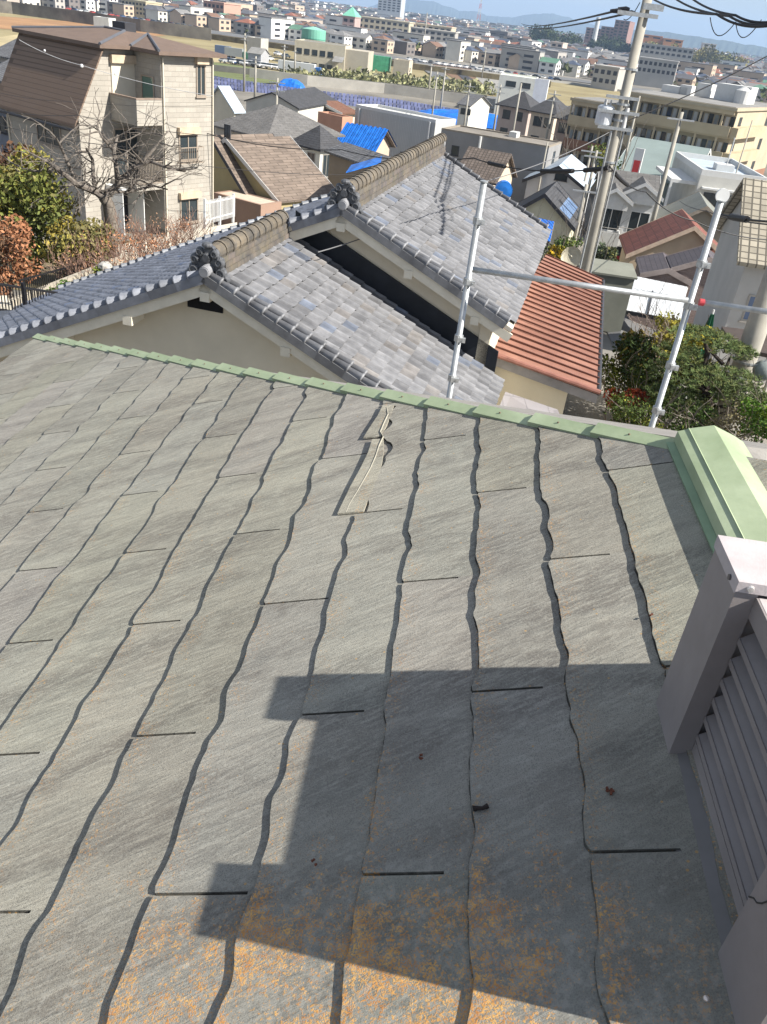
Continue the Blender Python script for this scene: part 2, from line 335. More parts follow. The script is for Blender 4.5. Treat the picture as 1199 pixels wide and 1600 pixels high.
for ri in range(1, len(TB)):
    row = ri - 2                       # row number used while measuring the photograph
    t0, t1 = TB[ri - 1], TB[ri]
    wv_a, wv_b = wavef(ri * 13, .0100), wavef(ri * 29 + 5, .0026)
    wv = lambda s, a=wv_a, b=wv_b: a(s) + b(s * 3.1 - 2)
    s0 = (1.475 if row % 2 == 0 else 1.822) - .008 * row
    ss = []; k = -5
    while k < 12:
        ss.append((s0 + k * .722) * 1.2); k += 1
    if row == 3: ss = [x + .0 for x in ss]
    def jut(s, wv=wv, ss=ss):
        o = wv(s)
        for x in ss:
            dd = abs(s - x)
            if dd < .014: o -= .006 * (1 - dd / .014)
        return o
    cols = set(); s = -1.8
    while s < 7.0: cols.add(round(s, 4)); s += .012
    sl = [x for x in ss if -1.7 < x < 6.5]
    cols = sorted([c for c in cols if all(abs(c - x) > .019 for x in sl)] + [x + q for x in sl for q in (-.018, -.010, -.0032, .0032, .010, .018)])
    # broken slate: part of course 3 has lost its edge
    crack = [(1.804, 1.794), (1.0, 1.0)]
    def butt(s):
        o = t1 + jut(s)
        if row == 4 - 1 and 1.80 * 1.2 < s < 2.50 * 1.2:
            x = (s / 1.2 - 1.80) / .70
            o = 1.2 * (.478 + .020 * math.sin(x * 9) - .012 * abs(math.sin(x * 21))) if x < .6 else 1.2 * (.478 + .012 * math.sin(x * 30))
        return o
    tone = {}
    seg = -1; FR = [0., .22, .5, .8, 1.]
    SLF = .34                       # slits start below this fraction
    grid = []
    for c in cols:
        tt0 = t0 + .0; b1 = butt(c); g = []
        for f in FR:
            if row == 4: tz = t0 - .08
            else: tz = t0 - .024
            if ri == 1: tz = t0
            tq = tz + (b1 - tz) * (SLF + (f - .22) / .78 * (1 - SLF) if f > .2 else (f / .22 * SLF))
            sc_ = min(c, hip_s(tq) - .005); n = TH * (tq - t0) / (t1 - t0) + .0012 * math.sin(c * 5.1 + ri) * math.sin(tq * 9 + c * 2)
            g.append((sc_, tq, n))
        grid.append(g)
    for i in range(len(cols) - 1):
        a, b_ = cols[i], cols[i + 1]; mid = (a + b_) / 2
        if mid > hip_s(t1) + .3: continue
        slit = any(abs(mid - x) < .003 for x in sl)
        sid = sum(1 for x in sl if x < mid); key = (ri, sid)
        if key not in tone:
            q = random.uniform(.91, 1.05); tone[key] = (q, q * random.uniform(.985, 1.02), q * random.uniform(.95, 1.02))
        mb.col = tone[key]
        for j in range(4):
            p = [grid[i][j], grid[i + 1][j], grid[i + 1][j + 1], grid[i][j + 1]]
            if slit and j >= 1:
                mb.col = (.45, .45, .45); lo = [(q[0], -q[1], q[2] - TH * .95) for q in p]; mb.quad(lo[3], lo[2], lo[1], lo[0])
                tp = [(q[0], -q[1], q[2]) for q in p]
                mb.quad(tp[0], tp[3], lo[3], lo[0]); mb.quad(tp[2], tp[1], lo[1], lo[2])
                if j == 1: mb.quad(tp[1], tp[0], lo[0], lo[1])
                mb.col = tone[key]
            else:
                q = [(x[0], -x[1], x[2]) for x in p]; mb.quad(q[3], q[2], q[1], q[0])
        if not slit:
            A, B = grid[i][4], grid[i + 1][4]; mb.col = tuple(x * .62 for x in tone[key]); hb = TH * .45  # butt face darkened to strengthen the shade line along the course
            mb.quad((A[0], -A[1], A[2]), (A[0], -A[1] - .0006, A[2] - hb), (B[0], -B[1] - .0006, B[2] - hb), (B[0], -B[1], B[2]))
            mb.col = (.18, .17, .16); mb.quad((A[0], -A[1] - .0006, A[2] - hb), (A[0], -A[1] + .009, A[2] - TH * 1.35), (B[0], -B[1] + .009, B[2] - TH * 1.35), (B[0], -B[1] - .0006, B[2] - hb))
            kz_ = [A[2] - TH + .0012, B[2] - TH + .0012]; wq = .0028 + .0012 * math.sin(A[0] * 91); mb.quad((A[0], -A[1] + .002, kz_[0]), (A[0], -A[1] - wq, kz_[0]), (B[0], -B[1] - wq, kz_[1]), (B[0], -B[1] + .002, kz_[1]))  # dark strip on the lower slate, painted contact shadow of the butt
own_inv = Matrix.Translation(Vector((0, 0, -hz0)))
# fascia board at the eave, under-deck
TE = TB[-1]
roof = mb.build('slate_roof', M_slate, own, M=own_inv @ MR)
mb = MB()
def hipw(t): return RP(hip_s(t), t)
e1, e2 = RP(hip_s(TE), TE, -.014), RP(-1.9, TE, -.014); rt = RP(hip_s(-.6) - .0, -.6, -.014); rb = RP(-1.9, -.6, -.014)
mb.slab([e2, e1, rt, rb], -N_ * .03)
mb.build('roof_deck', mat('roof deck timber', (.09, .085, .08), .9), own, world=True)
# slipped sliver of the broken slate
sliv = MB(); L1 = [(1.806, .556), (1.86, .551), (1.95, .542), (2.05, .528), (2.15, .518), (2.24, .516)]; L2 = [(1.806, .487), (1.86, .483), (1.95, .474), (2.05, .468), (2.15, .472), (2.24, .482)]
def strip(A, B, n0, n1, mbx, thick=.006):
    for i in range(len(A) - 1):
        a0, a1, b0, b1 = [RP(x[0] * 1.2, x[1] * 1.2, n) for x, n in ((A[i], n1), (A[i + 1], n1), (B[i], n0), (B[i + 1], n0))]
        mbx.slab([a0, a1, b1, b0], -N_ * thick)
sliv.col = (1.07, 1.06, 1.0); strip(L1, L2, .007, .013, sliv)
L3 = [(2.262, .547), (2.34, .535), (2.42, .520), (2.495, .513)]; L4 = [(2.262, .492), (2.34, .484), (2.42, .478), (2.495, .476)]
strip(L3, L4, .007, .013, sliv)
o = sliv.build('broken_slate', M_slate, own, M=own_inv @ MR); me = o.data
inv = MR.inverted()
for v in me.vertices: v.co = inv @ v.co
o['label'] = 'cracked strip of slate slipped down over the course below'
crk = MB()
CP = [(1.808, .533), (1.85, .530), (1.92, .517), (1.99, .506), (2.05, .497), (2.12, .491), (2.19, .489), (2.25, .483), (2.29, .497), (2.36, .492), (2.42, .486), (2.48, .497)]
for i in range(len(CP) - 1):
    a, b_ = CP[i], CP[i + 1]; crk.slab([RP(a[0] * 1.2, a[1] * 1.2 - .0006, .0112), RP(b_[0] * 1.2, b_[1] * 1.2 - .0006, .0112), RP(b_[0] * 1.2, b_[1] * 1.2 + .0012, .0120), RP(a[0] * 1.2, a[1] * 1.2 + .0012, .0120)], -N_ * .005)
crk.build('crack_edge', mat('fresh pale slate core', (.36, .34, .28), .9, .1, 30), own, world=True)
# hip: second face, right-hand face, walls
M_plain = M_slate
s_r = hip_s(-.48); APX = Vector((0, 0, 0))
LR, ZR = .83, -.985                                # ridge line: lateral, height (relative to camera)
def RL(s, lat, z): return C0 + R_ * s + LAT * lat + Vector((0, 0, z))
ridge_end = RL(2.33, LR, ZR); ridge_back = RL(-1.9, LR, ZR)
hl = hipw(TE); hr = Vector(hl); latl = (hl - C0).dot(LAT); shl = (hl - C0).dot(R_)
hr = RL(shl, 2 * LR - latl, hl.z - CAMZ); br = RL(-1.9, 2 * LR - latl, hl.z - CAMZ)
mb = MB(); mb.col = (.95, .95, .93)
nf = (hl - ridge_end).cross(hr - ridge_end).normalized(); nf = nf if nf.z > 0 else -nf
mb.slab([ridge_end - nf * .01, hl - nf * .01, hr - nf * .01], -nf * .03)
nrr = (hr - ridge_end).cross(br - ridge_end).normalized(); nrr = nrr if nrr.z > 0 else -nrr
mb.slab([ridge_end - nrr * .01, hr - nrr * .01, br - nrr * .01, ridge_back - nrr * .01], -nrr * .03)
mb.build('rear_roof_slopes', mat('slate far slopes', (.25, .235, .215), .85, .3, 5, .0015, 90), own, world=True)
mb = MB(); IN = .45; zb = hz0 - .5; zt = hl.z - .05
c1 = RL(shl - IN, latl + IN, 0); c2 = RL(shl - IN, 2 * LR - latl - IN, 0); c3 = RL(-1.9, 2 * LR - latl - IN, 0); c4_ = RL(-1.9, latl + IN, 0)
mb.hexa([Vector((p.x, p.y, zb)) for p in (c1, c4_, c3, c2)] + [Vector((p.x, p.y, zt)) for p in (c1, c4_, c3, c2)])
mb.build('wall', mat('own house render', (.5, .46, .38), .9, .1), own, world=True)
mb = MB()
for a, b_ in ((hl, hr), (hl, RP(-1.9, TE)), (hr, br)):
    d = (b_ - a).normalized(); q = Vector((d.y, -d.x, 0))
    mb.tube([a + Vector((0, 0, -.09)), b_ + Vector((0, 0, -.09))], .055, 8)
mb.build('gutter', mat('brown gutter', (.10, .07, .05), .5), own, world=True)
# hip capping, stepped piece per course
M_green = mat('pale green painted sheet metal', (.31, .39, .225), .6, .2, 3, .0012, 22, c2=(.41, .475, .31), spec=.4)
hd = (hipw(1.) - hipw(0.)).normalized(); inn = hd.cross(N_).normalized()
if inn.dot(-R_) < 0: inn = -inn
inn2 = hd.cross(nf).normalized()
if inn2.dot(R_) < 0: inn2 = -inn2
cap = thing  # noqa
for ri in range(1, len(TB)):
    ta, tb = TB[ri - 1] - .03, TB[ri] + .0
    if ri == 1: ta = -.42
    a, b_ = hipw(ta), hipw(tb); UPv = (N_ + nf).normalized(); mb = MB()
    W1, T1 = .078, .0012
    for (p, q, up0, up1, wide, side, nn) in ((a, b_, .006, .022, .043, inn, N_), (a, b_, .006, .022, .060, inn2, nf)):
        A0, B0 = p + UPv * (up0 + .008), q + UPv * (up1 + .008)
        A1, B1 = p + side * wide + nn * (up0 - .004), q + side * wide + nn * (up1 - .004)
        mb.quad(A0, B0, B1, A1)
        mb.quad(A1, B1, q + side * (wide - .001) + nn * (up1 - .022), p + side * (wide - .001) + nn * (up0 - .018))
        mb.quad(B0, q + UPv * .004, q + side * (wide - .002) + nn * .002, B1)
    hc_ = mb.build('hip_cap', M_green, own, world=True)
    q_ = a.lerp(b_, .62) + inn * .022 + UPv * .016; mb = MB(); mb.ball(q_ + N_ * .004, .0035, 8, 5); mb.build('nail_head', mat('rusty nail', (.16, .11, .08), .7, .3), hc_, world=True)
# ridge capping
mb = MB(); prof = [(.738, -.997), (.741, -.966), (.768, -.9545), (.7685, -.950), (.772, -.9515), (.838, -.931), (.906, -.955), (.937, -.970), (.940, -.999)]
SE, SB = 2.31, -1.9
for i in range(len(prof) - 1):
    (l0, z0), (l1, z1) = prof[i], prof[i + 1]; mb.quad(RL(SB, l0, z0), RL(SB, l1, z1), RL(SE, l1, z1), RL(SE, l0, z0))
mb.quad(*[RL(SE, l, z) for l, z in prof])
mb.build('ridge_cap', M_green, own, world=True)
mb = MB(); mb.slab([RP(SB, -.345, .013), RP(hip_s(-.345) - .02, -.345, .013), RP(hip_s(-.345) - .02, -.43, .013), RP(SB, -.43, .013)], -N_ * .012)
mb.build('ridge_flashing', mat('green flashing sheet', (.22, .31, .19), .55, .15, 5), own, world=True)
# nail head and bits of debris on the slates
mb = MB(); mb.ball(RP(*[x * 1.2 for x in (.553, -.085)], .010), (.0045, .0045, .0035), 10, 6); single('roofing_nail', 'shiny round nail head on the shaded slates at the bottom right', 'nail', mb, mat('bright nail', (.75, .66, .6), .3, .05, metal=.6), smooth=True)
def bits(uv, label, name, col, n=5, r=.0032):
    mb = MB(); rnd = random.Random(uv[0])
    d = ray(*uv); k = -(HH - .009) / d.dot(N_); P = C0 + d * k
    for i in range(n):
        q = P + R_ * rnd.uniform(-1, 1) * r * 1.6 + D_ * rnd.uniform(-1, 1) * r * 1.6 + N_ * rnd.uniform(0, .004); a = rnd.uniform(0, 3.1)
        mb.slab([q + (R_ * math.cos(a + k_) + D_ * math.sin(a + k_)) * r * rnd.uniform(.5, 1.) for k_ in (0, 1.2, 2.4, 3.9, 5.1)], N_ * .0025)
    return single(name, label, 'debris', mb, mat(name + ' brown', col, .9, .3, 50))
bits((660, 1184), 'small rusty crumb of moss on the shaded slate in the middle', 'moss_crumb', (.14, .05, .03))
bits((953, 1236), 'reddish moss crumb on the shaded slate beside the vent box', 'moss_crumb', (.16, .06, .03), 7, .0042)
bits((493, 1349), 'tiny moss crumb on the shaded slate below the middle', 'moss_crumb', (.14, .06, .04), 3)
bits((1018, 963), 'brown speck lying on the sunlit slate close to the vent box', 'moss_crumb', (.12, .07, .05), 3, .003)
d = ray(742, 1265); P = C0 + d * (-(HH - .012) / d.dot(N_)); mb = MB(); mb.tube([P - D_ * .003, P + R_ * .004 - D_ * -.004, P - D_ * .014 + R_ * .002, P - D_ * .024 + R_ * .007], [.004, .005, .0035, .005], 7)
single('twig', 'short dark twig caught on a slate edge in the shade', 'twig', mb, mat('dark twig bark', (.03, .022, .02), .9))

# ================================================================== VENT BOX
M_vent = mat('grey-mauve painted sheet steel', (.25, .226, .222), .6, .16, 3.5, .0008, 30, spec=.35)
M_ventl = mat('pale vent top sheet', (.44, .40, .40), .7, .1, 22, .0004, 200)  # lighter colour than the posts and blades
vb = thing('louvred_vent_box', 'grey louvred metal vent box straddling the ridge at the right edge', 'roof vent', RL(.9, .83, -1.12), 0)
def VB(s0, s1, l0, l1, z0, z1, mbx): mbx.hexa([RL(s, l, z) for z in (z0, z1) for s, l in ((s0, l0), (s0, l1), (s1, l1), (s1, l0))]); return mbx
LF, LB2, ZT = .521, 1.14, -.699
for s0, s1, nm in ((1.105, 1.236, 'far'), (.60, .732, 'near')):
    VB(s0, s1, LF, LF + .036, -1.17, ZT, MB()).build('post', M_vent, vb, world=True)
    VB(s0, s1, LB2 - .036, LB2, -1.17, ZT, MB()).build('post', M_vent, vb, world=True)
    VB(s0 + .012, s1 - .012, LF + .036, LB2 - .036, -1.17, ZT, MB()).build('side_panel', M_vent, vb, world=True)
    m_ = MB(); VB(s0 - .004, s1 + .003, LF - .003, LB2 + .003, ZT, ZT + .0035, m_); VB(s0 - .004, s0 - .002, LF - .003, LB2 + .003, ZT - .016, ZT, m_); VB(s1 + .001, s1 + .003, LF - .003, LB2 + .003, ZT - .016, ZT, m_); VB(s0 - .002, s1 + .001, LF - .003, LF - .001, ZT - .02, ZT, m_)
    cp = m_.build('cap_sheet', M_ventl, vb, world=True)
    mm = MB(); mm.tube([RL(s0 - .004, LF + .018, ZT - .007), RL(s0 - .008, LF + .018, ZT - .007)], [.0065, .005], 12); mm.build('screw', mat('bright screw', (.8, .78, .75), .25, .05, metal=.7), cp, world=True)
    mm = MB(); mm.tube([RL(s0 + .03, LF - .003, ZT - .012), RL(s0 + .03, LF - .006, ZT - .012)], .005, 10); mm.build('screw', mat('dull screw', (.14, .13, .13), .5, .05, metal=.5), cp, world=True)
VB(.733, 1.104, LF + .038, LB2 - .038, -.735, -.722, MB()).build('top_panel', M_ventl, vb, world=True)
for l0, l1 in ((LF + .034, LF + .046), (LB2 - .046, LB2 - .034)):
    VB(.733, 1.104, l0, l1, -.762, -.7225, MB()).build('top_rail', M_vent, vb, world=True)
m_ = MB()
VB(.733, 1.104, LF + .075, LF + .08, -1.12, -.74, m_); m_.build('back_sheet', mat('dark inside of vent', (.03, .03, .035), .8), vb, world=True)
z = -.775; k = 0
while z > -1.06:
    m_ = MB()   # Z-shaped blade: sloping outer face with a turned-down lip
    P = [RL(.734, LF + .035, z - .030), RL(1.103, LF + .035, z - .030), RL(1.103, LF + .072, z), RL(.734, LF + .072, z)]
    m_.slab(P, Vector((0, 0, -.0018)))
    VB(.734, 1.103, LF + .0335, LF + .0350, z - .041, z - .029, m_)
    m_.build('louvre_blade', M_vent, vb, world=True); z -= .0445
m_ = MB(); m_.slab([RL(.60, LF - .022, -1.099), RL(1.236, LF - .022, -1.099), RL(1.236, LF + .05, -1.066), RL(.60, LF + .05, -1.066)], Vector((0, 0, -.035)))
m_.build('base_flashing', mat('stained base flashing', (.30, .285, .29), .6, .35, 7, c2=(.15, .145, .14)), vb, world=True)
VB(.734, 1.104, LF + .036, LF + .05, -1.10, -1.045, MB()).build('bottom_rail', M_vent, vb, world=True)
m_ = MB(); m_.tube([RL(.602 + q * .13, LF - .0005, -.79 - q * .17 + .006 * math.sin(q * 21)) for q in [i / 14 for i in range(15)]], .0012, 5)
m_.build('sealant_line', mat('cracked sealant', (.05, .048, .045), .9), vb, world=True)

# ================================================================== NEIGHBOUR: KAWARA-TILED HOUSE
KY, KT = rad(10.55), math.tan(rad(24.94)); KL, KLAT, KA2, KA3, KE, KZ2 = 3.48, 1.1, 3.1, 11.8, 4.35, .60
KAp = C0 + ray(318.7, 432.1) * 12.6
kg = ground(KAp.x + 1, KAp.y + 4)
kaw = thing('tiled_roof_house', 'cream rendered house with grey wave-tiled double gable roof and ridge-end ornaments', 'house', (KAp.x, KAp.y, kg), -KY)
kz = KAp.z - kg
def KP(x, y, z): return Vector((x, y, kz + z))            # local: x right, y along ridge, z from gable peak
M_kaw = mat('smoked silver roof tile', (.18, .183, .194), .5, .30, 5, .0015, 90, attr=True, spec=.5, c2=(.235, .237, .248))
M_moss = mat('mossy ridge tile', (.12, .12, .12), .85, .4, 5, .004, 60, attr=True, c2=(.18, .15, .11))
M_cream = mat('cream rendered wall', (.60, .545, .43), .92, .10, .8, .0015, 120)
M_barge = mat('cream painted boards', (.66, .61, .50), .8, .1, 4)
PR = [(0.006, .020), (.03, .014), (.08, .003), (.15, 0.), (.19, .006), (.215, .026), (.235, .036), (.252, .030), (.256, .018)]
def tiles(O, ex, ey, n, ncol, y1, x0f=lambda y: 0, x1f=None, warm=.12, seed=1, cw=.265, rh=.235, tone=(1, 1, 1)):
    rnd = random.Random(seed); mb = MB(); rows = int(y1 / rh + .5); rh = y1 / rows
    for r in range(rows):
        ya, yb = r * rh - .03, (r + 1) * rh; xm = (ya + yb) / 2; a0, a1 = x0f(xm), x1f(xm)
        for c in range(ncol):
            xa = c * cw
            if xa < a0 - .02 or xa + cw > a1 + .12: continue
            k = rnd.choice([.74, .9, .95, 1, 1, 1.05, 1.08, 1.16]); q = rnd.random()
            t = (k, k * .99, k * .98)
            if q < warm: t = (k * 1.05, k * .98, k * .90)
            elif q > .95: t = (k * .75, k * .84, k * 1.0)
            mb.col = tuple(a * b for a, b in zip(t, tone)); jz = rnd.uniform(-.003, .003); jy = rnd.uniform(-.006, .006)
            vs = []
            for (px_, pz) in PR:
                for yy, zz in ((ya, 0.), (yb + jy, .026)): vs.append(O + ex * (xa + px_) + ey * yy + n * (pz + zz + jz))
            for (px_, pz) in PR: vs.append(O + ex * (xa + px_) + ey * (yb + jy - .004) + n * (pz + jz - .008))
            m = len(PR); fs = [(2 * i, 2 * i + 1, 2 * i + 3, 2 * i + 2) for i in range(m - 1)] + [(2 * i + 1, 2 * m + i, 2 * m + i + 1, 2 * i + 3) for i in range(m - 1)]
            cc = mb.col
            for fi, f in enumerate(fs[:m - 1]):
                kk = (1.0, 1.0, .84, .78, .9, 1.06, 1.1, .38)[fi]; mb.col = tuple(x * kk for x in cc)  # troughs and roll sides darkened, rolls lightened: relief shading put into the colour
                if fi == 0: mb.add(vs, [f])
                else: mb.f.append(tuple(i + len(mb.v) - len(vs) for i in f)); mb.c.append(mb.col); mb.mi.append(0)
            mb.col = cc; k0 = len(mb.v) - len(vs); mb.col = tuple(x * .22 for x in cc)  # front edges coloured dark to draw the shade line between tile rows
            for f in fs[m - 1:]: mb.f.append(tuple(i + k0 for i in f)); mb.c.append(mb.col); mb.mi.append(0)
            mb.col = cc
    return mb
ex = Vector((0, 1, 0)); th = math.atan(KT); eR = Vector((math.cos(th), 0, -math.sin(th))); eL = Vector((-math.cos(th), 0, -math.sin(th)))
nR = Vector((math.sin(th), 0, math.cos(th))); nL = Vector((-math.sin(th), 0, math.cos(th)))
LR1 = KE / math.cos(th); LR2 = (KE - KLAT) / math.cos(th)
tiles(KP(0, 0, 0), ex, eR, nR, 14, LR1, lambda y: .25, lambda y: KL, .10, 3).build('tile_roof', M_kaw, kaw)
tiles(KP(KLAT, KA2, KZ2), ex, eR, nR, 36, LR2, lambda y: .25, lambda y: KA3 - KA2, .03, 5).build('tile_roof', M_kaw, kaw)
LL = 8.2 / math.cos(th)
tiles(KP(0, 0, 0), ex, eL, nL, 34, LL, lambda y: .25, lambda y: 9.3 - .12 * y, .0, 8, tone=(.85, .92, 1.06)).build('tile_roof', M_kaw, kaw)  # darker bluish tone paints the grazing reflection of the left slope
tiles(KP(KLAT, KA2, KZ2), ex, eL, nL, 24, (KLAT - .1) / math.cos(th), lambda y: .2, lambda y: 9.2 - KA2, .0, 9, tone=(.85, .92, 1.06)).build('tile_roof', M_kaw, kaw)  # upper left slope, same painted reflection tone
# roof boards under the tiles
def deck(O, e, n, ln, x0, x1, x0b=None, x1b=None):
    x0b = x0 if x0b is None else x0b; x1b = x1 if x1b is None else x1b
    return MB().slab([O + ex * x0 - n * .015, O + ex * x1 - n * .015, O + ex * x1b + e * ln - n * .015, O + ex * x0b + e * ln - n * .015], -n * .07)
M_soff = mat('painted soffit boards', (.55, .50, .41), .85, .12)
for O, e, n, ln, x0, x1, x1b in ((KP(0, 0, 0), eR, nR, LR1, .04, KL, KL), (KP(KLAT, KA2, KZ2), eR, nR, LR2, .04, KA3 - KA2, KA3 - KA2), (KP(0, 0, 0), eL, nL, LL, .04, 9.3, 8.3), (KP(KLAT, KA2, KZ2), eL, nL, 1.1, .04, 6.1, 6.1)):
    deck(O, e, n, ln, x0, x1, None, x1b).build('roof_board', M_soff, kaw)
# rolled verge tiles
def verge(O, e, n, ln, offs, rr, seed, tone=(1, 1, 1)):
    mb = MB(); rnd = random.Random(seed); k = int(ln / .245)
    for x in offs:
        for i in range(k):
            q = rnd.uniform(.75, 1.15); mb.col = tuple(q * t for t in tone); a = O + ex * x + e * (i * .245) + n * .045; b = a + e * .262
            mb.tube([a - n * .012, b - e * .03 + n * .008, b - e * .028 + n * .008, b + n * .008], [rr * .84, rr * .96, rr * 1.12, rr * 1.12], 12); mb.col = tuple(q * t for t in tone)
            # tile cheek hanging over the bargeboard
    return mb
def cheeks(O, e, n, ln, x, seed, tone=(1, 1, 1)):
    mb = MB(); rnd = random.Random(seed)
    for i in range(int(ln / .245)):
        q = rnd.uniform(.6, .95); mb.col = tuple(q * t for t in tone); a = O + ex * x + e * (i * .245) + n * .035
        mb.obox(a - n * .13, ex * -.018, e * .25, n * .13)
    return mb
for O, e, n, ln, offs, sd, tn in ((KP(0, 0, 0), eR, nR, LR1, (.06, .22), 1, (1.0, 1, 1)), (KP(0, 0, 0), eL, nL, LL, (.06,), 2, (1.0, 1.05, 1.15)), (KP(KLAT, KA2, KZ2), eR, nR, LR2, (.06, .22), 3, (1.1, 1.1, 1.1)), (KP(KLAT, KA2, KZ2), eL, nL, 1.05, (.06,), 4, (1.0, 1.05, 1.15))):  # left verges bluer, following the tinted left slope
    verge(O, e, n, ln, offs, .072, sd, tn).build('verge_tiles', M_kaw, kaw, smooth=True)
    cheeks(O, e, n, ln, .0, sd, tn).build('verge_edge', M_kaw, kaw)
verge(KP(0, 9.25, 0) - ex * .0, Vector((eL.x, -.12 * 1., eL.z)).normalized(), nL, LL, (0,), .07, 6, (.95, 1, 1.05)).build('verge_tiles', M_kaw, kaw, smooth=True)
verge(KP(KLAT, KA3, KZ2), eR, nR, LR2, (0,), .07, 7, (1, 1, 1)).build('verge_tiles', M_kaw, kaw, smooth=True)
# ridges: courses of flat tiles with a barrel cap
def ridge(x, y0, y1, z, seed, hh=.24):
    mb = MB(); rnd = random.Random(seed); y = y0
    while y < y1:
        for k in range(3):
            q = rnd.uniform(.82, 1.05); mb.col = (q, q * rnd.uniform(.97, 1.02), q * rnd.uniform(.95, 1.1)); wd = .175 - .02 * k; yy = y + (.13 if k % 2 else 0)
            mb.box(x - wd, x + wd, yy, min(yy + .258, y1 + .1), kz + z + k * hh / 3 - .03, kz + z + (k + 1) * hh / 3 - .033)
        y += .262
    y = y0
    while y < y1:
        q = rnd.uniform(.7, 1.15); mb.col = (q * 1.0, q * .98, q * .95)
        mb.tube([(x, y, kz + z + hh + .02), (x, y + .22, kz + z + hh + .028), (x, y + .222, kz + z + hh + .032), (x, y + .262, kz + z + hh + .032)], [.118, .125, .140, .140], 14)
        y += .262
    return mb
ridge(0, .3, KL - .35, 0, 1).build('ridge_tiles', M_moss, kaw)
ridge(KLAT, KA2 + .3, KA3, KZ2, 2, .27).build('ridge_tiles', M_moss, kaw)
mb = MB(); mb.col = (.8, .8, .8); mb.tube([(0, KL - .36, kz + .22), (0, KL - .28, kz + .2)], [.15, .12], 14); mb.build('ridge_end', M_kaw, kaw, smooth=True); mb = MB(); mb.col = (.8, .8, .8); mb.tube([(KLAT, KA3 - .02, kz + KZ2 + .2), (KLAT, KA3 + .1, kz + KZ2 + .14)], [.17, .1], 14)
mb.build('ridge_end', M_kaw, kaw, smooth=True)
# ornaments
M_oni = mat('dark glazed ornament tile', (.085, .088, .095), .4, .4, 10, .003, 60, spec=.5)
def oni(x, y, z, s=1.):
    mb = MB(); pts = []
    for i in range(17):
        a = math.pi * i / 16; r = .19 * s * (1 + .12 * math.cos(5 * a)); pts.append(Vector((x + r * math.cos(a), y, kz + z + .12 * s + r * 1.12 * math.sin(a))))
    pts += [Vector((x - .25 * s, y, kz + z - .12 * s)), Vector((x - .10 * s, y, kz + z + .02 * s)), Vector((x + .10 * s, y, kz + z + .02 * s)), Vector((x + .25 * s, y, kz + z - .12 * s))]
    mb.slab(pts, Vector((0, .09, 0)))
    for sx in (-1, 1):
        for (cx_, cz_, r_) in ((.22, -.06, .10), (.20, .10, .085), (.12, .22, .07), (.30, -.14, .07)):
            c = Vector((x + sx * cx_ * s, y + .02, kz + z + cz_ * s + .02)); mb.ball(c, (r_ * s, .075 * s, r_ * s * 1.15), 10, 7, .05)
            mb.tube([c + Vector((math.cos(q) * r_ * .75 * s * (1 - q / 9), -.07 * s, math.sin(q) * r_ * .8 * s * (1 - q / 9))) for q in [j * .6 for j in range(12)]], .013 * s, 5)
    mb.ball((x, y, kz + z + .36 * s), (.09 * s, .07, .05 * s), 10, 7)
    mb.tube([(x, y - .06, kz + z + .17 * s), (x, y + .02, kz + z + .17 * s)], [.06 * s, .085 * s], 10)
    o = mb.build('ridge_ornament', M_oni, kaw, smooth=False)
    mb = MB(); mb.col = (1.3, 1.3, 1.3); mb.tube([(x + .02, y - .16, kz + z - .01), (x + .02, y + .1, kz + z + .01)], [.088 * s, .092 * s], 16); mb.tube([(x + .02, y - .172, kz + z - .01), (x + .02, y - .158, kz + z - .01)], [.07 * s, .088 * s], 16)
    mb.build('round_end_tile', M_kaw, o)
oni(0, .12, .08, .95); oni(KLAT, KA2 + .12, KZ2 + .08, .95)
# gable walls, bargeboards, purlin ends
def gable(x, y, z, xl, xr, oh, foot):
    mb = MB(); yw = y + oh; zl, zr = z - (x - xl) * KT - .14, z - (xr - x) * KT - .14
    mb.slab([(xl, yw, foot), (xr, yw, foot), (xr, yw, kz + zr), (x, yw, kz + z - .14), (xl, yw, kz + zl)], Vector((0, .15, 0)))
    mb.build('gable_wall', M_cream, kaw)
    for side, e, n, ln in (('r', eR, nR, (xr - x + .45) / math.cos(th)), ('l', eL, nL, (x - xl + (.45 if xl < -2 else 0)) / math.cos(th))):
        mb = MB(); O = KP(x, y + .035, z); mb.obox(O - n * .26, ex * .04, e * ln, n * .16); mb.build('bargeboard', M_barge, kaw)
    k = 1.28; i = 0
    while x + i * k < xr - .2:
        for sg in ((-1, 1) if i else (1,)):
            xx = x + sg * i * k
            if xx < xl + .1: continue
            zz = z - abs(i * k) * KT - .24
            mb = MB(); mb.box(xx - .075, xx + .075, y + .02, yw, kz + zz - .14, kz + zz); mb.build('purlin_end', M_barge, kaw)
        i += 1
    i = 4
    while x - i * k > xl:
        xx = x - i * k; zz = z - i * k * KT - .24; MB().box(xx - .075, xx + .075, y + .02, yw, kz + zz - .14, kz + zz).build('purlin_end', M_barge, kaw); i += 1
gable(0, 0, 0, -7.9, 3.95, .42, 0)
gable(KLAT, KA2, KZ2, .1, 3.95, .42, kz - 2.6)
MB().box(-.46, .12, .40, .5, kz - .64, kz - .46).build('gable_vent', mat('black vent slot', (.01, .01, .012), .9), kaw)
# black flashing where the lower roof meets the upper gable wall, with a narrow gutter
mb = MB(); y = KL + .0
for i in range(16):
    x0, x1 = .15 + i * .25, .15 + (i + 1) * .25
    mb.slab([(x0, y, kz - x0 * KT + .02), (x1, y, kz - x1 * KT + .02), (x1, y, kz - x1 * KT + .44), (x0, y, kz - x0 * KT + .44)], Vector((0, .03, 0)))
mb.build('wall_flashing', mat('black sheet flashing', (.015, .018, .024), .6, .3, 4), kaw)
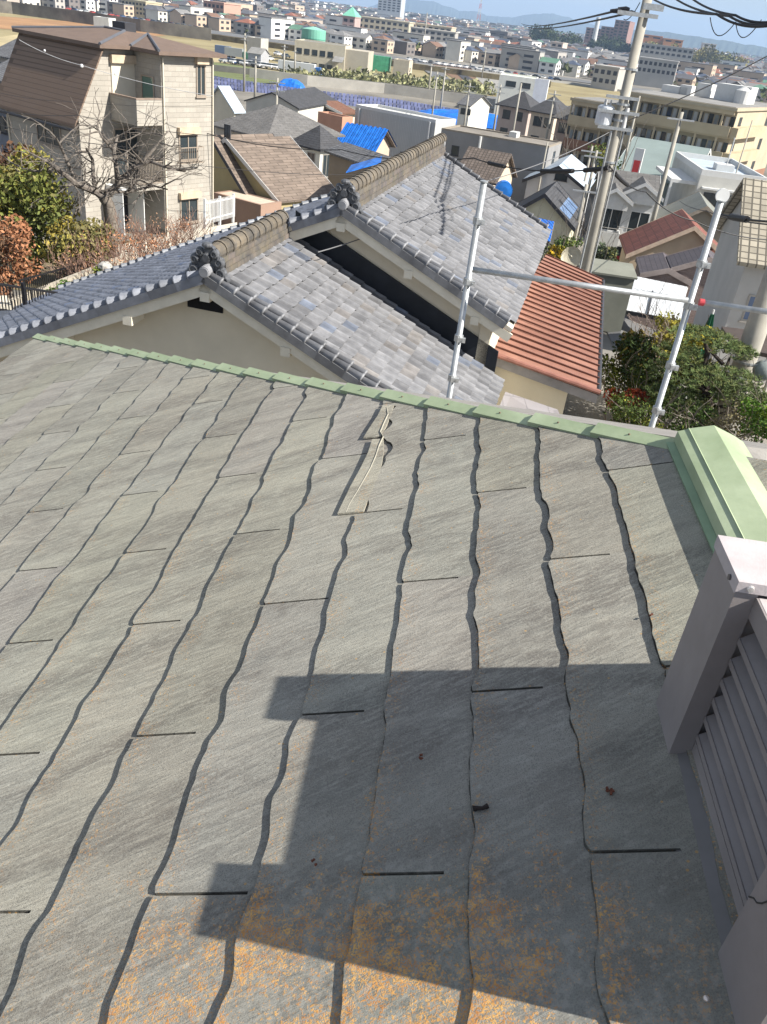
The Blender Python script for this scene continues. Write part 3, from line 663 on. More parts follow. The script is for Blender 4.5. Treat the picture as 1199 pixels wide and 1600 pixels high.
# long side walls below the eaves
mb = MB(); mb.box(3.75, 3.95, .6, KL, 0, kz - 3.95 * KT - .15); mb.box(3.75, 3.95, KL, 11.3, 0, kz + KZ2 - (3.95 - KLAT) * KT - .15); mb.box(-7.9, -7.7, .6, 8, 0, kz - 7.9 * KT + .0); mb.box(-7.7, 3.75, 7.9, 8.05, 0, kz - 4.2)
mb.build('side_wall', M_cream, kaw)
MB().box(3.80, 3.98, KL + .1, KL + .28, kz - 3.0, kz - 1.45).build('corner_post', M_barge, kaw)
# antenna-like roof wire stretched over the tiles
mb = MB(); mb.tube([atz(505, 392, KAp.z - .5) , atz(640, 332, KAp.z - .5)], .008, 5)
# ---- lower red-brown ribbed metal roof
zr1, zr2 = CAMZ - 5.50, CAMZ - 5.85
TL, TRr, BR, BL = atz(853, 398, zr1), atz(943, 438, zr2), atz(936, 613, zr2), atz(752, 545, zr1)
red = thing('lean_to_roof', 'faded terracotta ribbed metal lean-to roof against the tiled house', 'lean-to', (BL.x, BL.y, ground(BL.x, BL.y)))
M_red = mat('faded red painted metal', (.26, .12, .088), .65, .25, .9, .0015, 20, c2=(.335, .172, .125))
mb = MB(); mb.slab([BL, BR, TRr, TL], Vector((0, 0, -.03))); mb.build('roof_sheet', M_red, red, world=True)
mb = MB(); NRB = 24
for i in range(NRB + 1):
    f = i / NRB; a = BL.lerp(TL, f) + Vector((0, 0, .0)); b = BR.lerp(TRr, f); d = (TL - BL).normalized()
    mb.obox(a - d * .014, b - a, d * .028, Vector((0, 0, .038)))
mb.build('standing_seams', mat('darker seam metal', (.16, .075, .055), .6, .2), red, world=True)
mb = MB(); mb.tube([BR + Vector((0, 0, -.02)), TRr + Vector((0, 0, -.02))], .05, 8); mb.build('gutter', M_dark, red, world=True)
mb = MB(); mb.tube([BL + Vector((-.1, -.05, .02)), BR + Vector((.02, -.05, .02))], .05, 8); mb.build('verge_trim', mat('dull red verge trim', (.24, .11, .085), .6, .3, 3), red, world=True)
mb = MB(); mb.slab([BL + Vector((0, 0, -.06)), BR + Vector((0, 0, -.06)), BR + Vector((0, 0, -.24)), BL + Vector((0, 0, -.24))], Vector((0, .06, 0))); mb.build('verge_board', mat('grey verge board', (.25, .24, .24), .8, .2), red, world=True)
mb = MB(); a, b = BL.lerp(BR, .1) , BL.lerp(BR, .78); mb.slab([(a.x, a.y + .2, red.location.z), (b.x, b.y + .2, red.location.z), (b.x, b.y + .2, zr2 - .05), (a.x, a.y + .2, zr1 - .05)], Vector((.02, .15, 0)))
q0, q1 = BR.lerp(BL, .22), TRr.lerp(TL, .22); mb.slab([(q0.x, q0.y + .35, red.location.z), (q1.x, q1.y, red.location.z), (q1.x, q1.y, zr2 - .06), (q0.x, q0.y + .35, zr2 - .06)], Vector((-.12, 0, 0)))
mb.build('wall', M_cream, red, world=True)
# small translucent awning below
aw = [at(770, 660, 14.0), at(884, 672, 14.0), at(872, 640, 15.2), at(790, 612, 15.4)]
aa = thing('porch_awning', 'pale corrugated awning low beside the tiled house under the red roof', 'awning', (aw[0].x, aw[0].y, ground(aw[0].x, aw[0].y)))
mb = MB(); mb.slab(aw, Vector((0, 0, -.02))); mb.build('awning_sheet', cellmat('awning sheet', (.27, .255, .265), .45, .6, .1, .8, .08), aa, world=True)
for p in aw[:2]:
    mb = MB(); mb.tube([Vector((p.x, p.y, aa.location.z)), p + Vector((0, 0, -.02))], .03, 8); mb.build('post', M_alu, aa, world=True)

# ================================================================== SCAFFOLD beyond our eave
def clamp(mb, c, ax=Vector((0, 0, 1)), r=.037):
    mb.tube([c - ax * .022, c + ax * .022], r * .86, 12); mb.obox(c + Vector((-.01, -.05, -.016)), Vector((.055, 0, 0)), Vector((0, .025, 0)), Vector((0, 0, .032))); mb.tube([c + Vector((.028, -.055, 0)), c + Vector((.028, -.02, 0))], .008, 6)
sA, sB = at(703, 615, 5.6), at(1018, 668, 5.75)
zA0, zA1 = sA.z, at(759, 285, 5.6).z; zB1 = at(1127, 315, 5.75).z
def pole(base, z1, label, clamps, pad=None):
    g = ground(base.x, base.y); t = thing('scaffold_pole', label, 'scaffold pole', (base.x, base.y, g), group='scaffold standards')
    mb = MB(); mb.tube([(0, 0, 0), (0, 0, z1 - g)], .0215, 16); o = mb.build('tube', M_galv, t, smooth=True)
    z = z1 - .27; k = 0
    for z in clamps:
        mb = MB(); clamp(mb, Vector((0, 0, z - g))); mb.build('clamp', mat('clamp steel', (.42, .43, .43), .45, .3, 30, metal=.5), t)
    mb = MB(); mb.tube([(0, 0, z1 - g), (0, 0, z1 - g + .008)], .026, 14); mb.build('end_cap', M_galv, t)
    return t
def zz(u, v, d): return at(u, v, d).z
pole(sA, zA1, 'galvanised scaffold pole standing in front of the tiled roof, left of the rail', [zz(749, 345, 5.6), zz(733, 440, 5.6), zz(717, 528, 5.6), zz(706, 590, 5.6)])
pB = pole(sB, zB1, 'galvanised scaffold pole with a white disc on top in front of the pine', [zz(1097, 412, 5.75), zz(1082, 478, 5.75), zz(1044, 570, 5.75), zz(1026, 640, 5.75)])
mb = MB(); c = Vector((0, 0, zB1 - pB.location.z + .035)); mb.tube([c + Vector((0, -.008, 0)), c + Vector((0, .008, 0))], .042, 18); mb.build('top_disc', mat('white plastic', (.72, .72, .70), .4, .05), pB)
ra, rbb = at(738, 421, 5.52), at(1199, 487, 6.05); zr = (ra.z + rbb.z) / 2
zr = CAMZ - 1.374; p0, p1, p2 = atz(738, 421, zr), atz(1080, 470.5, zr), atz(1199, 487, zr); d = (p2 - p0).normalized(); p1 = p0 + d * (p1 - p0).dot(d); p2 = p2 + d * .9
mb = MB(); mb.tube([p0, p1 - d * .02], .0185, 14); r1 = single('scaffold_rail', 'horizontal galvanised scaffold rail between the two poles', 'scaffold rail', mb, M_galv, 'scaffold rails', smooth=True)
mb = MB(); mb.tube([p1 + d * .06, p2 + d * .06], .0185, 14); r2 = thing('scaffold_rail', 'horizontal galvanised scaffold rail with red end running out to the right', 'scaffold rail', p1 + d * .06, 0, 'scaffold rails')
mb.build('tube', M_galv, r2, world=True, smooth=True)
mb = MB(); mb.tube([p1 + d * .055, p1 + d * .085], .0225, 14); mb.build('red_collar', mat('red paint', (.42, .05, .06), .6), r2, world=True)

# ================================================================== BUILDINGS
def plan_len(A, ang_dir, u, v):
    """length along a horizontal direction from A until the bearing of pixel (u, v) is met"""
    d = ray(u, v); a, b = A.x - C0.x, A.y - C0.y; dx, dy = ang_dir
    den = dx * d.y - dy * d.x
    return (b * d.x - a * d.y) / den
def winpart(root, face, W, D, t, z0, w_, h_, frame=None, pane=None, proud=.03, split=1, name='window', sill=True):
    """t = position along the face, z0 = sill height; faces f (y=0), r (x=W), l (x=0), b (y=D)"""
    frame = frame or M_alu; pane = pane or M_glass
    o, ax, n = {'f': (Vector((0, 0, 0)), Vector((1, 0, 0)), Vector((0, -1, 0))), 'r': (Vector((W, 0, 0)), Vector((0, 1, 0)), Vector((1, 0, 0))),
                'l': (Vector((0, D, 0)), Vector((0, -1, 0)), Vector((-1, 0, 0))), 'b': (Vector((W, D, 0)), Vector((-1, 0, 0)), Vector((0, 1, 0)))}[face]
    Z = Vector((0, 0, 1)); fw = min(.07, w_ * .12); p = o + ax * t + Z * z0; mb = MB()
    def bar(a, b, c, d, pr=proud): mb.obox(p + ax * a + Z * c - n * .05, ax * (b - a), Z * (d - c), n * (pr + .05))
    bar(0, fw, 0, h_); bar(w_ - fw, w_, 0, h_); bar(fw, w_ - fw, h_ - fw, h_); bar(fw, w_ - fw, 0, fw)
    for i in range(1, split + 1): bar(w_ * i / (split + 1) - fw * .4, w_ * i / (split + 1) + fw * .4, fw, h_ - fw, proud * .8)
    if sill: mb.obox(p + ax * -.05 - Z * .06, ax * (w_ + .1), Z * .055, n * (proud + .05))
    f = mb.build(name, frame, root, uv=False)
    mb = MB(); mb.obox(p + ax * fw + Z * fw - n * .04, ax * (w_ - 2 * fw), Z * (h_ - 2 * fw), n * .05); mb.build('pane', pane, f, uv=False); return f
def roofmesh(W, D, h, kind, rh, ov, t=.14, axis='x', shed=0):
    """returns (roof MB, gable MB or None)"""
    r = MB(); g = None
    if kind == 'flat':
        return r, None
    sw = axis == 'y'; a, b = (D, W) if sw else (W, D)
    def P(x, y, z): return (y, x, z) if sw else (x, y, z)
    sl = rh / (b / 2)
    if kind == 'gable':
        ze = h - ov * sl
        A = [P(-ov, -ov, ze), P(a + ov, -ov, ze), P(a + ov, b / 2, h + rh), P(-ov, b / 2, h + rh)]; B = [P(a + ov, b + ov, ze), P(-ov, b + ov, ze), P(-ov, b / 2, h + rh), P(a + ov, b / 2, h + rh)]
        for q in (A, B):
            q = [Vector(p) for p in q]; n = (q[1] - q[0]).cross(q[2] - q[0])
            if n.z < 0: q = q[::-1]
            r.slab([p + Vector((0, 0, t)) for p in q][::-1], Vector((0, 0, -t)))
        g = MB()
        for x in (0, a - .12): g.slab([P(x, .0, h), P(x, b, h), P(x, b / 2, h + rh)], Vector(P(.12, 0, 0)))
    elif kind == 'hip':
        ze = h - ov * sl; m = b / 2 + ov; pts = [Vector(P(*q)) for q in ((-ov, -ov, ze + t), (a + ov, -ov, ze + t), (a + ov, b + ov, ze + t), (-ov, b + ov, ze + t))]
        if a > b: R0, R1 = Vector(P(-ov + m, b / 2, h + rh + t)), Vector(P(a + ov - m, b / 2, h + rh + t))
        else: R0 = R1 = Vector(P(a / 2, b / 2, h + rh + t))
        fs = [(0, 1, 5, 4), (1, 2, 5), (2, 3, 4, 5), (3, 0, 4)] if a > b else [(0, 1, 4), (1, 2, 4), (2, 3, 4), (3, 0, 4)]
        if sw: fs = [tuple(reversed(f)) for f in fs]
        r.add(pts + ([R0, R1] if a > b else [R0]), fs)
        lo = [p - Vector((0, 0, t)) for p in pts]; r.add(pts + lo, [(0, 4, 5, 1), (1, 5, 6, 2), (2, 6, 7, 3), (3, 7, 4, 0), (7, 6, 5, 4)])
    return r, g
def building(name, label, near, dist, yaw, left, right, wall, roofm, kind='gable', rh=1.2, ov=.4, axis='x', wins=(), cat='house', group=None, floor=None, apex=None, w=None, d=None, trim=None, wallmat=None, top=None, parapet=.35):
    """near = photo pixel of the top of the nearest (front right) wall corner; left / right = pixels where front and right faces end"""
    A = at(near[0], near[1], dist); y = rad(yaw); fx = Vector((math.cos(y), math.sin(y), 0)); fy = Vector((-math.sin(y), math.cos(y), 0))
    W = w or abs(plan_len(A, (-fx.x, -fx.y), *left)); D = d or abs(plan_len(A, (fy.x, fy.y), *right))
    if apex:
        X = A - fx * (W / 2 if axis == 'y' else 0) ; rh = at(apex[0], apex[1], math.hypot(X.x, X.y)).z - A.z
    o = A - fx * W; gz = ground(A.x, A.y) if floor is None else floor; h = A.z - gz
    t = thing(name, label, cat, (o.x, o.y, gz), y, group)
    wm = wallmat or mat('wall %s' % (tuple(round(c, 2) for c in wall),), wall, .9, .1, .7, .002, 60)
    mb = MB(); mb.box(0, W, 0, D, -3, h); r, g = roofmesh(W, D, h, kind, rh, ov, axis=axis)
    if g: mb.merge(g)
    mb.build('wall', wm, t)
    if kind == 'flat':
        mb = MB(); mb.box(.2, W - .2, .2, D - .2, h + .01, h + .03); mb.build('roof', roofm, t)
        mb = MB()
        for a in ((0, W, -.0, .2), (0, W, D - .2, D), (0, .2, .2, D - .2), (W - .2, W, .2, D - .2)): mb.box(*a, h, h + parapet)
        mb.build('parapet', trim or wm, t)
    else:
        r.build('roof', roofm, t)
        if trim and kind == 'gable':
            sl = rh / ((D if axis == 'x' else W) / 2); b = D if axis == 'x' else W
            for xx in ((-ov - .03, W + ov) if axis == 'x' else (-ov - .03, D + ov)):
                mb = MB()
                for q0, q1 in ((-ov, b / 2), (b + ov, b / 2)):
                    z0, z1 = h - ov * sl, h + rh
                    pp = [(xx, q0, z0 - .12), (xx, q1, z1 - .12), (xx, q1, z1 + .17), (xx, q0, z0 + .17)]
                    if axis == 'y': pp = [(p[1], p[0], p[2]) for p in pp]
                    mb.slab(pp, Vector((.03, 0, 0)) if axis == 'x' else Vector((0, .03, 0)))
                mb.build('bargeboard', trim, t)
    for q in wins:
        face, f, zt, ww, hh = q[:5]; L = W if face in 'fb' else D
        winpart(t, face, W, D, f * L, h - zt, ww, hh, *(q[5:]))
    t['_h'] = h; return t, W, D, h
def clean(): 
    for o in bpy.data.objects:
        if '_h' in o: del o['_h']
M_brn = cellmat('brown shingle roof', (.165, .13, .105), 1.2, .26, .3, .62, .14, .85, .02)
M_brn3 = cellmat('dark brown slate roof', (.21, .15, .112), 40, .24, .04, .6, .2, .8, .02)
M_gry = cellmat('charcoal slate roof', (.058, .058, .062), .9, .22, .2, .6, .12, .75, .015)
M_gry2 = cellmat('mid grey slate roof', (.13, .125, .12), .9, .22, .22, .6, .12, .8, .015)
M_kfar = cellmat('grey tile roof far', (.15, .15, .155), .3, .26, .3, .45, .2, .6, .03, 0, .25)
M_kbrn = cellmat('brown grey tile roof', (.16, .13, .11), .3, .26, .3, .45, .2, .7, .03, 0, .25)
M_tan = cellmat('tan glazed tile roof', (.34, .305, .24), .3, .3, .25, .3, .16, .5, .05, 0, .2)
M_terr = cellmat('terracotta tile roof', (.22, .075, .05), .42, .5, .25, .4, .08, .6, .02, 0, .14)
M_flat = mat('grey roof membrane', (.22, .215, .205), .9, .2, .5); M_wht = mat('white roof trim', (.56, .56, .545), .7, .06)
M_blue = mat('pale blue roof coating', (.38, .44, .50), .7, .2, .5)
M_clad = cellmat('beige stone-pattern siding', (.345, .318, .275), .45, .23, .12, .84, .08, .85, .006)
M_clad2 = cellmat('grey corrugated cladding', (.42, .42, .405), .22, 40, .06, .82, .0, .7, .006, 0, .2)
M_brick = cellmat('mauve brick siding', (.215, .165, .15), .24, .09, .2, .75, .14, .85, .005)

# ---- three-storey house on the left (custom plan with stepped bay)
NA_ = at(122, 172, 45.5); y = rad(-33); fx = Vector((math.cos(y), math.sin(y), 0)); fy = Vector((-math.sin(y), math.cos(y), 0))
hW = abs(plan_len(NA_, (-fx.x, -fx.y), 8, 152)); gz = ground(*(at(200, 300, 48).xy)); o = NA_ - fx * hW
h3 = thing('three_storey_house', 'beige three-storey house with brown roof, stepped bay and balcony behind the bare tree', 'house', (o.x, o.y, gz), y)
hl_ = NA_.z - gz                                     # low eave of front slope
y1 = abs(plan_len(NA_, (fy.x, fy.y), 157, 78)); y2 = abs(plan_len(NA_, (fy.x, fy.y), 196, 85))
BAYX = 2.0; Bc = NA_ + fx * BAYX; y3 = abs(plan_len(Bc, (fy.x, fy.y), 251, 90)); y4 = abs(plan_len(Bc, (fy.x, fy.y), 333, 90)); yb0 = abs(plan_len(Bc, (fy.x, fy.y), 213, 150))
hT = (Bc + fy * y4); hT = at(333, 91, math.hypot(hT.x, hT.y)).z - gz
M_b3 = M_clad
mb = MB()
mb.slab([(0, 0, -2), (0, 0, hl_), (0, y1, hT), (0, y4, hT), (0, y4, -2)], Vector((.15, 0, 0)))
mb.slab([(hW - .15, 0, -2), (hW - .15, 0, hl_), (hW - .15, y1, hT), (hW - .15, y3 + .01, hT), (hW - .15, y3 + .01, -2)], Vector((.15, 0, 0)))
mb.box(.15, hW - .15, 0, .15, -2, hl_); mb.box(.15, hW, y4 - .15, y4, -2, hT)
mb.box(hW - .15, hW + BAYX, y3, y4, -2, hT)
mb.box(hW, hW + BAYX, 3.4, y3, -2, .6)
mb.build('wall', M_b3, h3)
# front low slope roof and main hip roof
mb = MB(); s_ = (hT - hl_) / y1
mb.slab([(-.35, -.45, hl_ - .45 * s_ + .05), (hW + .3, -.45, hl_ - .45 * s_ + .05), (hW + .3, y1, hT + .05), (-.35, y1, hT + .05)], Vector((0, 0, .14)))
mb.build('front_roof_slope', M_brn3, h3)
mb = MB(); mb.tube([(-.35, -.5, hl_ - .5 * s_ + .03), (hW + .3, -.5, hl_ - .5 * s_ + .03)], .08, 8); mb.build('gutter', M_dark, h3)
mb = MB(); ov = .5; yA = y1 - .35; ze = hT + .06; rr_ = .5
c = [(-ov, yA, ze), (hW + .45, yA, ze), (hW + .45, y3 - ov, ze), (hW + BAYX + ov, y3 - ov, ze), (hW + BAYX + ov, y4 + ov, ze), (-ov, y4 + ov, ze)]
c = [Vector(p) for p in c]; ym = (yA + y4 + ov) / 2; k1, k2 = Vector((2.9, ym, ze + rr_)), Vector((hW - 1.6, ym, ze + rr_))
yb = (y3 - ov + y4 + ov) / 2; k3 = Vector((hW - .9, yb, ze + rr_ * .95))
mb.add([p + Vector((0, 0, .16)) for p in c + [k1, k2, k3]], [(5, 0, 6), (0, 1, 7, 6), (1, 2, 7), (2, 8, 7), (2, 3, 8), (3, 4, 8), (4, 5, 6, 7, 8)])
mb.slab(c, Vector((0, 0, .16)))
mb.build('roof', mat('brown metal main roof', (.15, .108, .085), .7, .12, 2), h3)
mb = MB()
for a, b in ((c[1], k2), (c[2], k3), (c[3], k3), (k1, k2), (c[0], k1)): mb.tube([a + Vector((0, 0, .19)), b + Vector((0, 0, .17))], .07, 6)
mb.build('ridge_trim', mat('dark grey ridge trim', (.10, .105, .12), .6, .1), h3)
mb = MB(); mb.box(hW - 3.2, hW - 2.2, ym + .5, ym + 1.2, ze + .5, ze + 1.0); mb.build('solar_heater', M_dark, h3)
mb = MB(); zbal = hT - 3.05
mb.box(hW + .01, hW + BAYX, yb0, yb0 + .12, zbal, hT - 1.9); mb.box(hW + BAYX - .12, hW + BAYX, yb0 + .12, y3, zbal, hT - 1.9); mb.box(hW + .01, hW + BAYX - .12, yb0 + .12, y3, zbal, zbal + .12)
bal = mb.build('balcony', M_b3, h3)
mb = MB(); mb.box(hW - .01, hW + BAYX + .03, yb0 - .03, yb0 + .15, hT - 1.898, hT - 1.84); mb.box(hW + BAYX - .15, hW + BAYX + .03, yb0 + .15, y3, hT - 1.898, hT - 1.84); mb.build('coping', mat('brown coping', (.26, .20, .16), .6), bal)
M_sh = mat('cream shutter', (.62, .56, .45), .6, .05); M_br = mat('taupe aluminium trim', (.30, .25, .20), .5, .1)
mb = MB(); mb.box(hW, hW + .06, yb0 + .15, yb0 + 1.75, zbal + .15, hT - .55); sh = mb.build('roller_shutter', M_sh, h3)
mb = MB(); mb.box(hW, hW + .22, yb0 + .1, yb0 + 1.85, hT - .55, hT - .2); mb.build('shutter_box', mat('shutter box tan', (.50, .40, .29), .6), sh)
def w3(face, off, t, z, w_, h_, pane=None, sp=1): 
    W_, D_0 = {'b': (hW + BAYX, y3), 'r': (hW + BAYX, y4), 'f': (hW, y4), 'l0': (hW, 0)}[off]
    f = winpart(h3, face, W_, D_0, t, z, w_, h_, M_br, pane, .05, sp); return f
M_curt = glass('pane with green curtain', (.10, .17, .14))
f = winpart(h3, 'f', hW + BAYX, y4, hW + .55, zbal + .35, .95, 1.75, M_br, M_curt, .05, 0)   # on the stepped face
for ob in [f] + list(f.children):
    for v in ob.data.vertices: v.co.y += y3
def shutterbox(t, z, w_): mb = MB(); mb.box(hW + BAYX, hW + BAYX + .22, t - .08, t + w_ + .08, z, z + .32); mb.build('shutter_box', mat('shutter box tan', (.50, .40, .29), .6), h3)
tt = y3 + (y4 - y3) * .66; w3('r', 'r', tt, hT - 1.75, .62, 1.45); shutterbox(tt, hT - .28, .62)
tt = y3 + (y4 - y3) * .30
for (z, hh, ww) in ((hT - 4.75, 1.25, 1.25), (hT - 7.9, 1.25, 1.25)):
    w3('r', 'r', tt, z, ww, hh); shutterbox(tt, z + hh + .02, ww)
def rail(t0, t1, z, hh, dep, face_x, name='railing', n=12):
    mb = MB(); X = face_x + dep
    for zz_ in (z, z + hh): mb.obox((X - .03, t0, zz_), (.03, 0, 0), (0, t1 - t0, 0), (0, 0, .04)); mb.obox((face_x, t0, zz_), (dep, 0, 0), (0, .03, 0), (0, 0, .04)); mb.obox((face_x, t1 - .03, zz_), (dep, 0, 0), (0, .03, 0), (0, 0, .04))
    for i in range(n + 1): mb.box(X - .025, X - .01, t0 + (t1 - t0) * i / n, t0 + (t1 - t0) * i / n + .018, z, z + hh)
    mb.build(name, M_br, h3)
rail(tt - .15, tt + 1.4, hT - 4.85, .75, .35, hW + BAYX)
winpart(h3, 'f', hW, y4, hW * .42, hl_ - 1.95, 2.0, 1.25, M_br, None, .05, 2); mb = MB(); mb.box(hW * .42 - .1, hW * .42 + 2.1, -.2, 0, hl_ - .68, hl_ - .4); mb.build('shutter_box', M_br, h3)
w3('r', 'f', yb0 + .1, zbal - 2.7, 3.0, 2.3, None, 3); rail(yb0, y3, zbal - 2.7, 1.0, BAYX - .05, hW, 'balcony_railing', 16)
mb = MB(); mb.box(hW, hW + BAYX, yb0 - .2, y3, zbal - 3.0, zbal - 2.72); mb.build('balcony_floor', M_b3, h3)
mb = MB(); mb.box(hW - .01, hW + .02, yb0 - .3, y3 - .05, .65, zbal - 3.35); mb.build('garage_opening', mat('dark garage interior', (.025, .025, .028), .9), h3)
for yy in (y3 + .08, y4 - .06):
    mb = MB(); mb.tube([(hW + BAYX + .06, yy, .2), (hW + BAYX + .06, yy, hT - .1)], .04, 8); mb.build('downpipe', M_sh, h3)
mb = MB(); mb.tube([(.1, -.06, .2), (.1, -.06, hl_ - .1)], .04, 8); mb.build('downpipe', M_sh, h3)
mb = MB(); mb.box(hW + .0, hW + 1.3, 1.3, 1.34, 0.0, 2.6); mb.box(hW + .0, hW + 1.3, 2.6, 2.64, 0.0, 2.6); mb.box(hW, hW + 1.3, 1.28, 2.66, 2.6, 2.68)
mb.build('porch_frame', M_wframe, h3)

B = building
# ---- brown-roofed house between the beige house and the tiled house
def plan(A, yaw, u, v, ax='y', sg=1):
    y = rad(yaw); d = (-math.sin(y), math.cos(y)) if ax == 'y' else (math.cos(y), math.sin(y)); return abs(plan_len(A, (d[0] * sg, d[1] * sg), u, v))
bA = at(436, 313, 56); bW = 2 * plan(bA, -37, 357, 214, 'x', -1); yy_ = rad(-37); Xp = bA - Vector((math.cos(yy_), math.sin(yy_), 0)) * bW / 2
B('gabled_house', 'yellowish house with brown shingle gable roof between the beige tall house and the tiled house', (436, 313), 56, -37, None, None, (.36, .30, .16), M_brn, 'gable', apex=(358, 219), ov=.25, axis='y', w=bW, d=plan(Xp, -37, 449, 213), trim=M_wht, wins=[('f', .46, -2.6, .6, 1.1, M_dark)])
B('side_annexe', 'low brown-roofed annexe with black verge beside the yellowish house', (392, 313), 57, -37, None, None, (.36, .30, .16), M_brn, 'gable', 3.2, .25, 'y', w=7.6, d=5, trim=M_dark, cat='annexe')
B('small_porch', 'low porch roof with pale sheet beside the white fence of the tall beige house', (408, 322), 54, -30, None, None, (.30, .2, .15), mat('pale porch sheet', (.50, .42, .33), .8, .1), 'flat', w=4, d=2, cat='porch', parapet=.06)
B('hip_roofed_house', 'house with dark grey hip roof behind the brown shingle roof', (418, 213), 76, -35, (338, 205), (470, 206), (.45, .43, .38), M_gry2, 'hip', 1.9, .5, 'x', d=9, wins=[('f', .2, 1.8, 1.5, 1.2), ('f', .6, 1.8, 1.5, 1.2), ('r', .3, 1.8, 1.5, 1.2)])
B('white_hip_house', 'white house with dark hip roof and two upright windows in the sunlit wall', (501, 231), 72, -36, (458, 219), (539, 222), (.72, .70, .62), M_gry, 'hip', 1.3, .3, 'y', wins=[('r', .12, 2.3, .95, 1.8, M_alu), ('r', .58, 2.3, .95, 1.8, M_alu), ('f', .55, 1.6, .9, 1.1)])
M_tarp = mat('blue plastic tarpaulin', (.01, .13, .50), .45, .3, 1.5, .03, 3, spec=.4)
bt, W, D, h = B('tarp_covered_house', 'small house with its roof covered by a bright blue tarpaulin', (580, 236), 84, -14, (532, 231), None, (.48, .38, .30), M_kbrn, 'gable', 1.5, .5, 'x', d=6, wins=[('f', .1, 2.2, 1.6, 1.2), ('f', .6, 2.2, 1.1, 1.2)])
mb = MB(); sl = 1.5 / 3
for i in range(18):
    x0, x1 = -.6 + i * (W + 1.2) / 18, -.6 + (i + 1) * (W + 1.2) / 18; dz = .05 if i % 2 else .13
    for (p, q) in (((-.75, h - .75 * sl), (3, h + 1.5)), ((6.75, h - .75 * sl), (3, h + 1.5))):
        mb.quad((x0, p[0], p[1] + .18 + dz), (x1, p[0], p[1] + .18 + dz), (x1, q[0], q[1] + .18 + dz), (x0, q[0], q[1] + .18 + dz))
mb.box(-.7, .1, -.82, -.76, h - 3.2, h - .1)
mb.build('tarpaulin', M_tarp, bt)
nl, *_ = B('low_tiled_shed', 'low dark-tiled shed partly under a blue sheet behind the left tile slope', (600, 266), 60, -50, (512, 286), None, (.3, .25, .2), M_kfar, 'gable', .5, .3, 'x', d=3, cat='shed')
P = [at(508, 286, 55), at(572, 268, 57.5), at(600, 257, 58), at(560, 262, 58.5)]; mb = MB(); mb.slab([p + Vector((0, 0, .5)) for p in (at(540, 282, 55), at(594, 266, 58), at(596, 256, 61), at(548, 270, 59))], Vector((0, 0, -.06)))
mb.build('blue_sheet', M_tarp, nl, world=True)
B('warehouse', 'large old grey house with dark slate gable roof behind the dark hip roof', (466, 170), 105, -12, (385, 158), None, (.47, .455, .41), M_gry, 'gable', apex=(428, 146), ov=.2, axis='y', d=14, wins=[('f', .86, 3, .8, 1, M_dark)])
B('pale_roof_shed', 'cream house with pale bluish roof right of the beige three-storey house', (366, 172), 92, -30, (322, 163), (378, 165), (.62, .57, .45), M_blue, 'gable', 1.8, .3, 'y', wins=[('f', .1, 2.6, .9, 1.2), ('r', .3, 2, 1, 1.2)])
B('brown_roof_house', 'cream house with reddish brown roof and dark windows left of the long white warehouse', (535, 177), 112, -38, (468, 163), (558, 168), (.60, .55, .44), cellmat('red brown roof far', (.17, .085, .055), .3, .3, .2, .6, .12), 'gable', apex=(494, 158), ov=.4, axis='y', trim=M_wht, wins=[('f', .10, 1.2, 1.6, 1.1, M_dark), ('f', .10, 2.9, 1.6, 1.1, M_dark), ('f', .45, 1.0, .9, 1.1, M_dark), ('f', .62, 1.0, 2.6, 1.1, M_dark)])
B('pink_annexe', 'low salmon-coloured block in front of the reddish brown roof', (535, 188), 100, -38, (497, 180), (552, 184), (.46, .25, .17), M_flat, 'flat', cat='annexe')
wh, W, D, h = B('white_warehouse', 'long pale grey flat-roofed warehouse with one dark window near the left end', (681, 192), 96, -32, (556, 166), (713, 187), (.50, .50, .48), mat('white membrane roof', (.50, .50, .48), .8, .1, .4), 'flat', wallmat=M_clad2, trim=M_wht, wins=[('f', .10, 4.2, 2.2, 1.5, M_dark, None, .03, 1), ('f', .62, 4.0, .5, .5, M_dark, None, .03, 0)], cat='warehouse', parapet=.3)
for q in (.06, .94): mb = MB(); mb.tube([(W * q, -.1, 0), (W * q, -.1, h)], .1, 8); mb.build('downpipe', M_wht, wh)
gb, W, D, h = B('grey_block', 'low grey block with brown-edged flat roof and two tiny windows beside the white warehouse', (858, 231), 82, -20, (690, 203), (877, 228), (.25, .245, .24), mat('brown grey roof membrane', (.20, .18, .155), .9, .2, .4), 'flat', cat='block', wins=[('f', .12, 2.0, .75, .85, M_dark, None, .03, 0), ('f', .26, 2.4, .75, .85, M_dark, None, .03, 0), ('r', .45, 2.4, .8, 1.9, M_dark, None, .03, 0)], parapet=.15, trim=mat('brown roof edge', (.26, .225, .18), .8))
mb = MB(); mb.tube([(W * .38, -.12, 0), (W * .38, -.12, h)], .13, 8); mb.build('downpipe', M_wht, gb)
mb = MB(); mb.box(W * .55, W * .62, 3, 4.2, h + .03, h + .5); mb.build('roof_unit', M_wht, gb)
st_, W, D, h = B('small_tiled_shed', 'little brown ribbed tile roof peeping over the end of the tiled house ridge', (772, 283), 72, -22, (716, 276), None, (.55, .45, .33), M_kbrn, 'gable', 1.8, .35, 'x', d=5, cat='shed')
mb = MB(); c = at(787, 297, 62); mb.tube([c + Vector((0, -.35, 0)), c + Vector((0, .35, 0))], [.62, .62], 16); mb.tube([c + Vector((0, -.4, 0)), c + Vector((0, -.34, 0))], [.28, .62], 16); mb.box(c.x - .3, c.x + .3, c.y - .2, c.y + .2, ground(c.x, c.y), c.z - .5)
single('hose_reel', 'round blue drum standing behind the far end of the tiled roof', 'drum', mb, mat('blue plastic drum', (.02, .16, .52), .4))
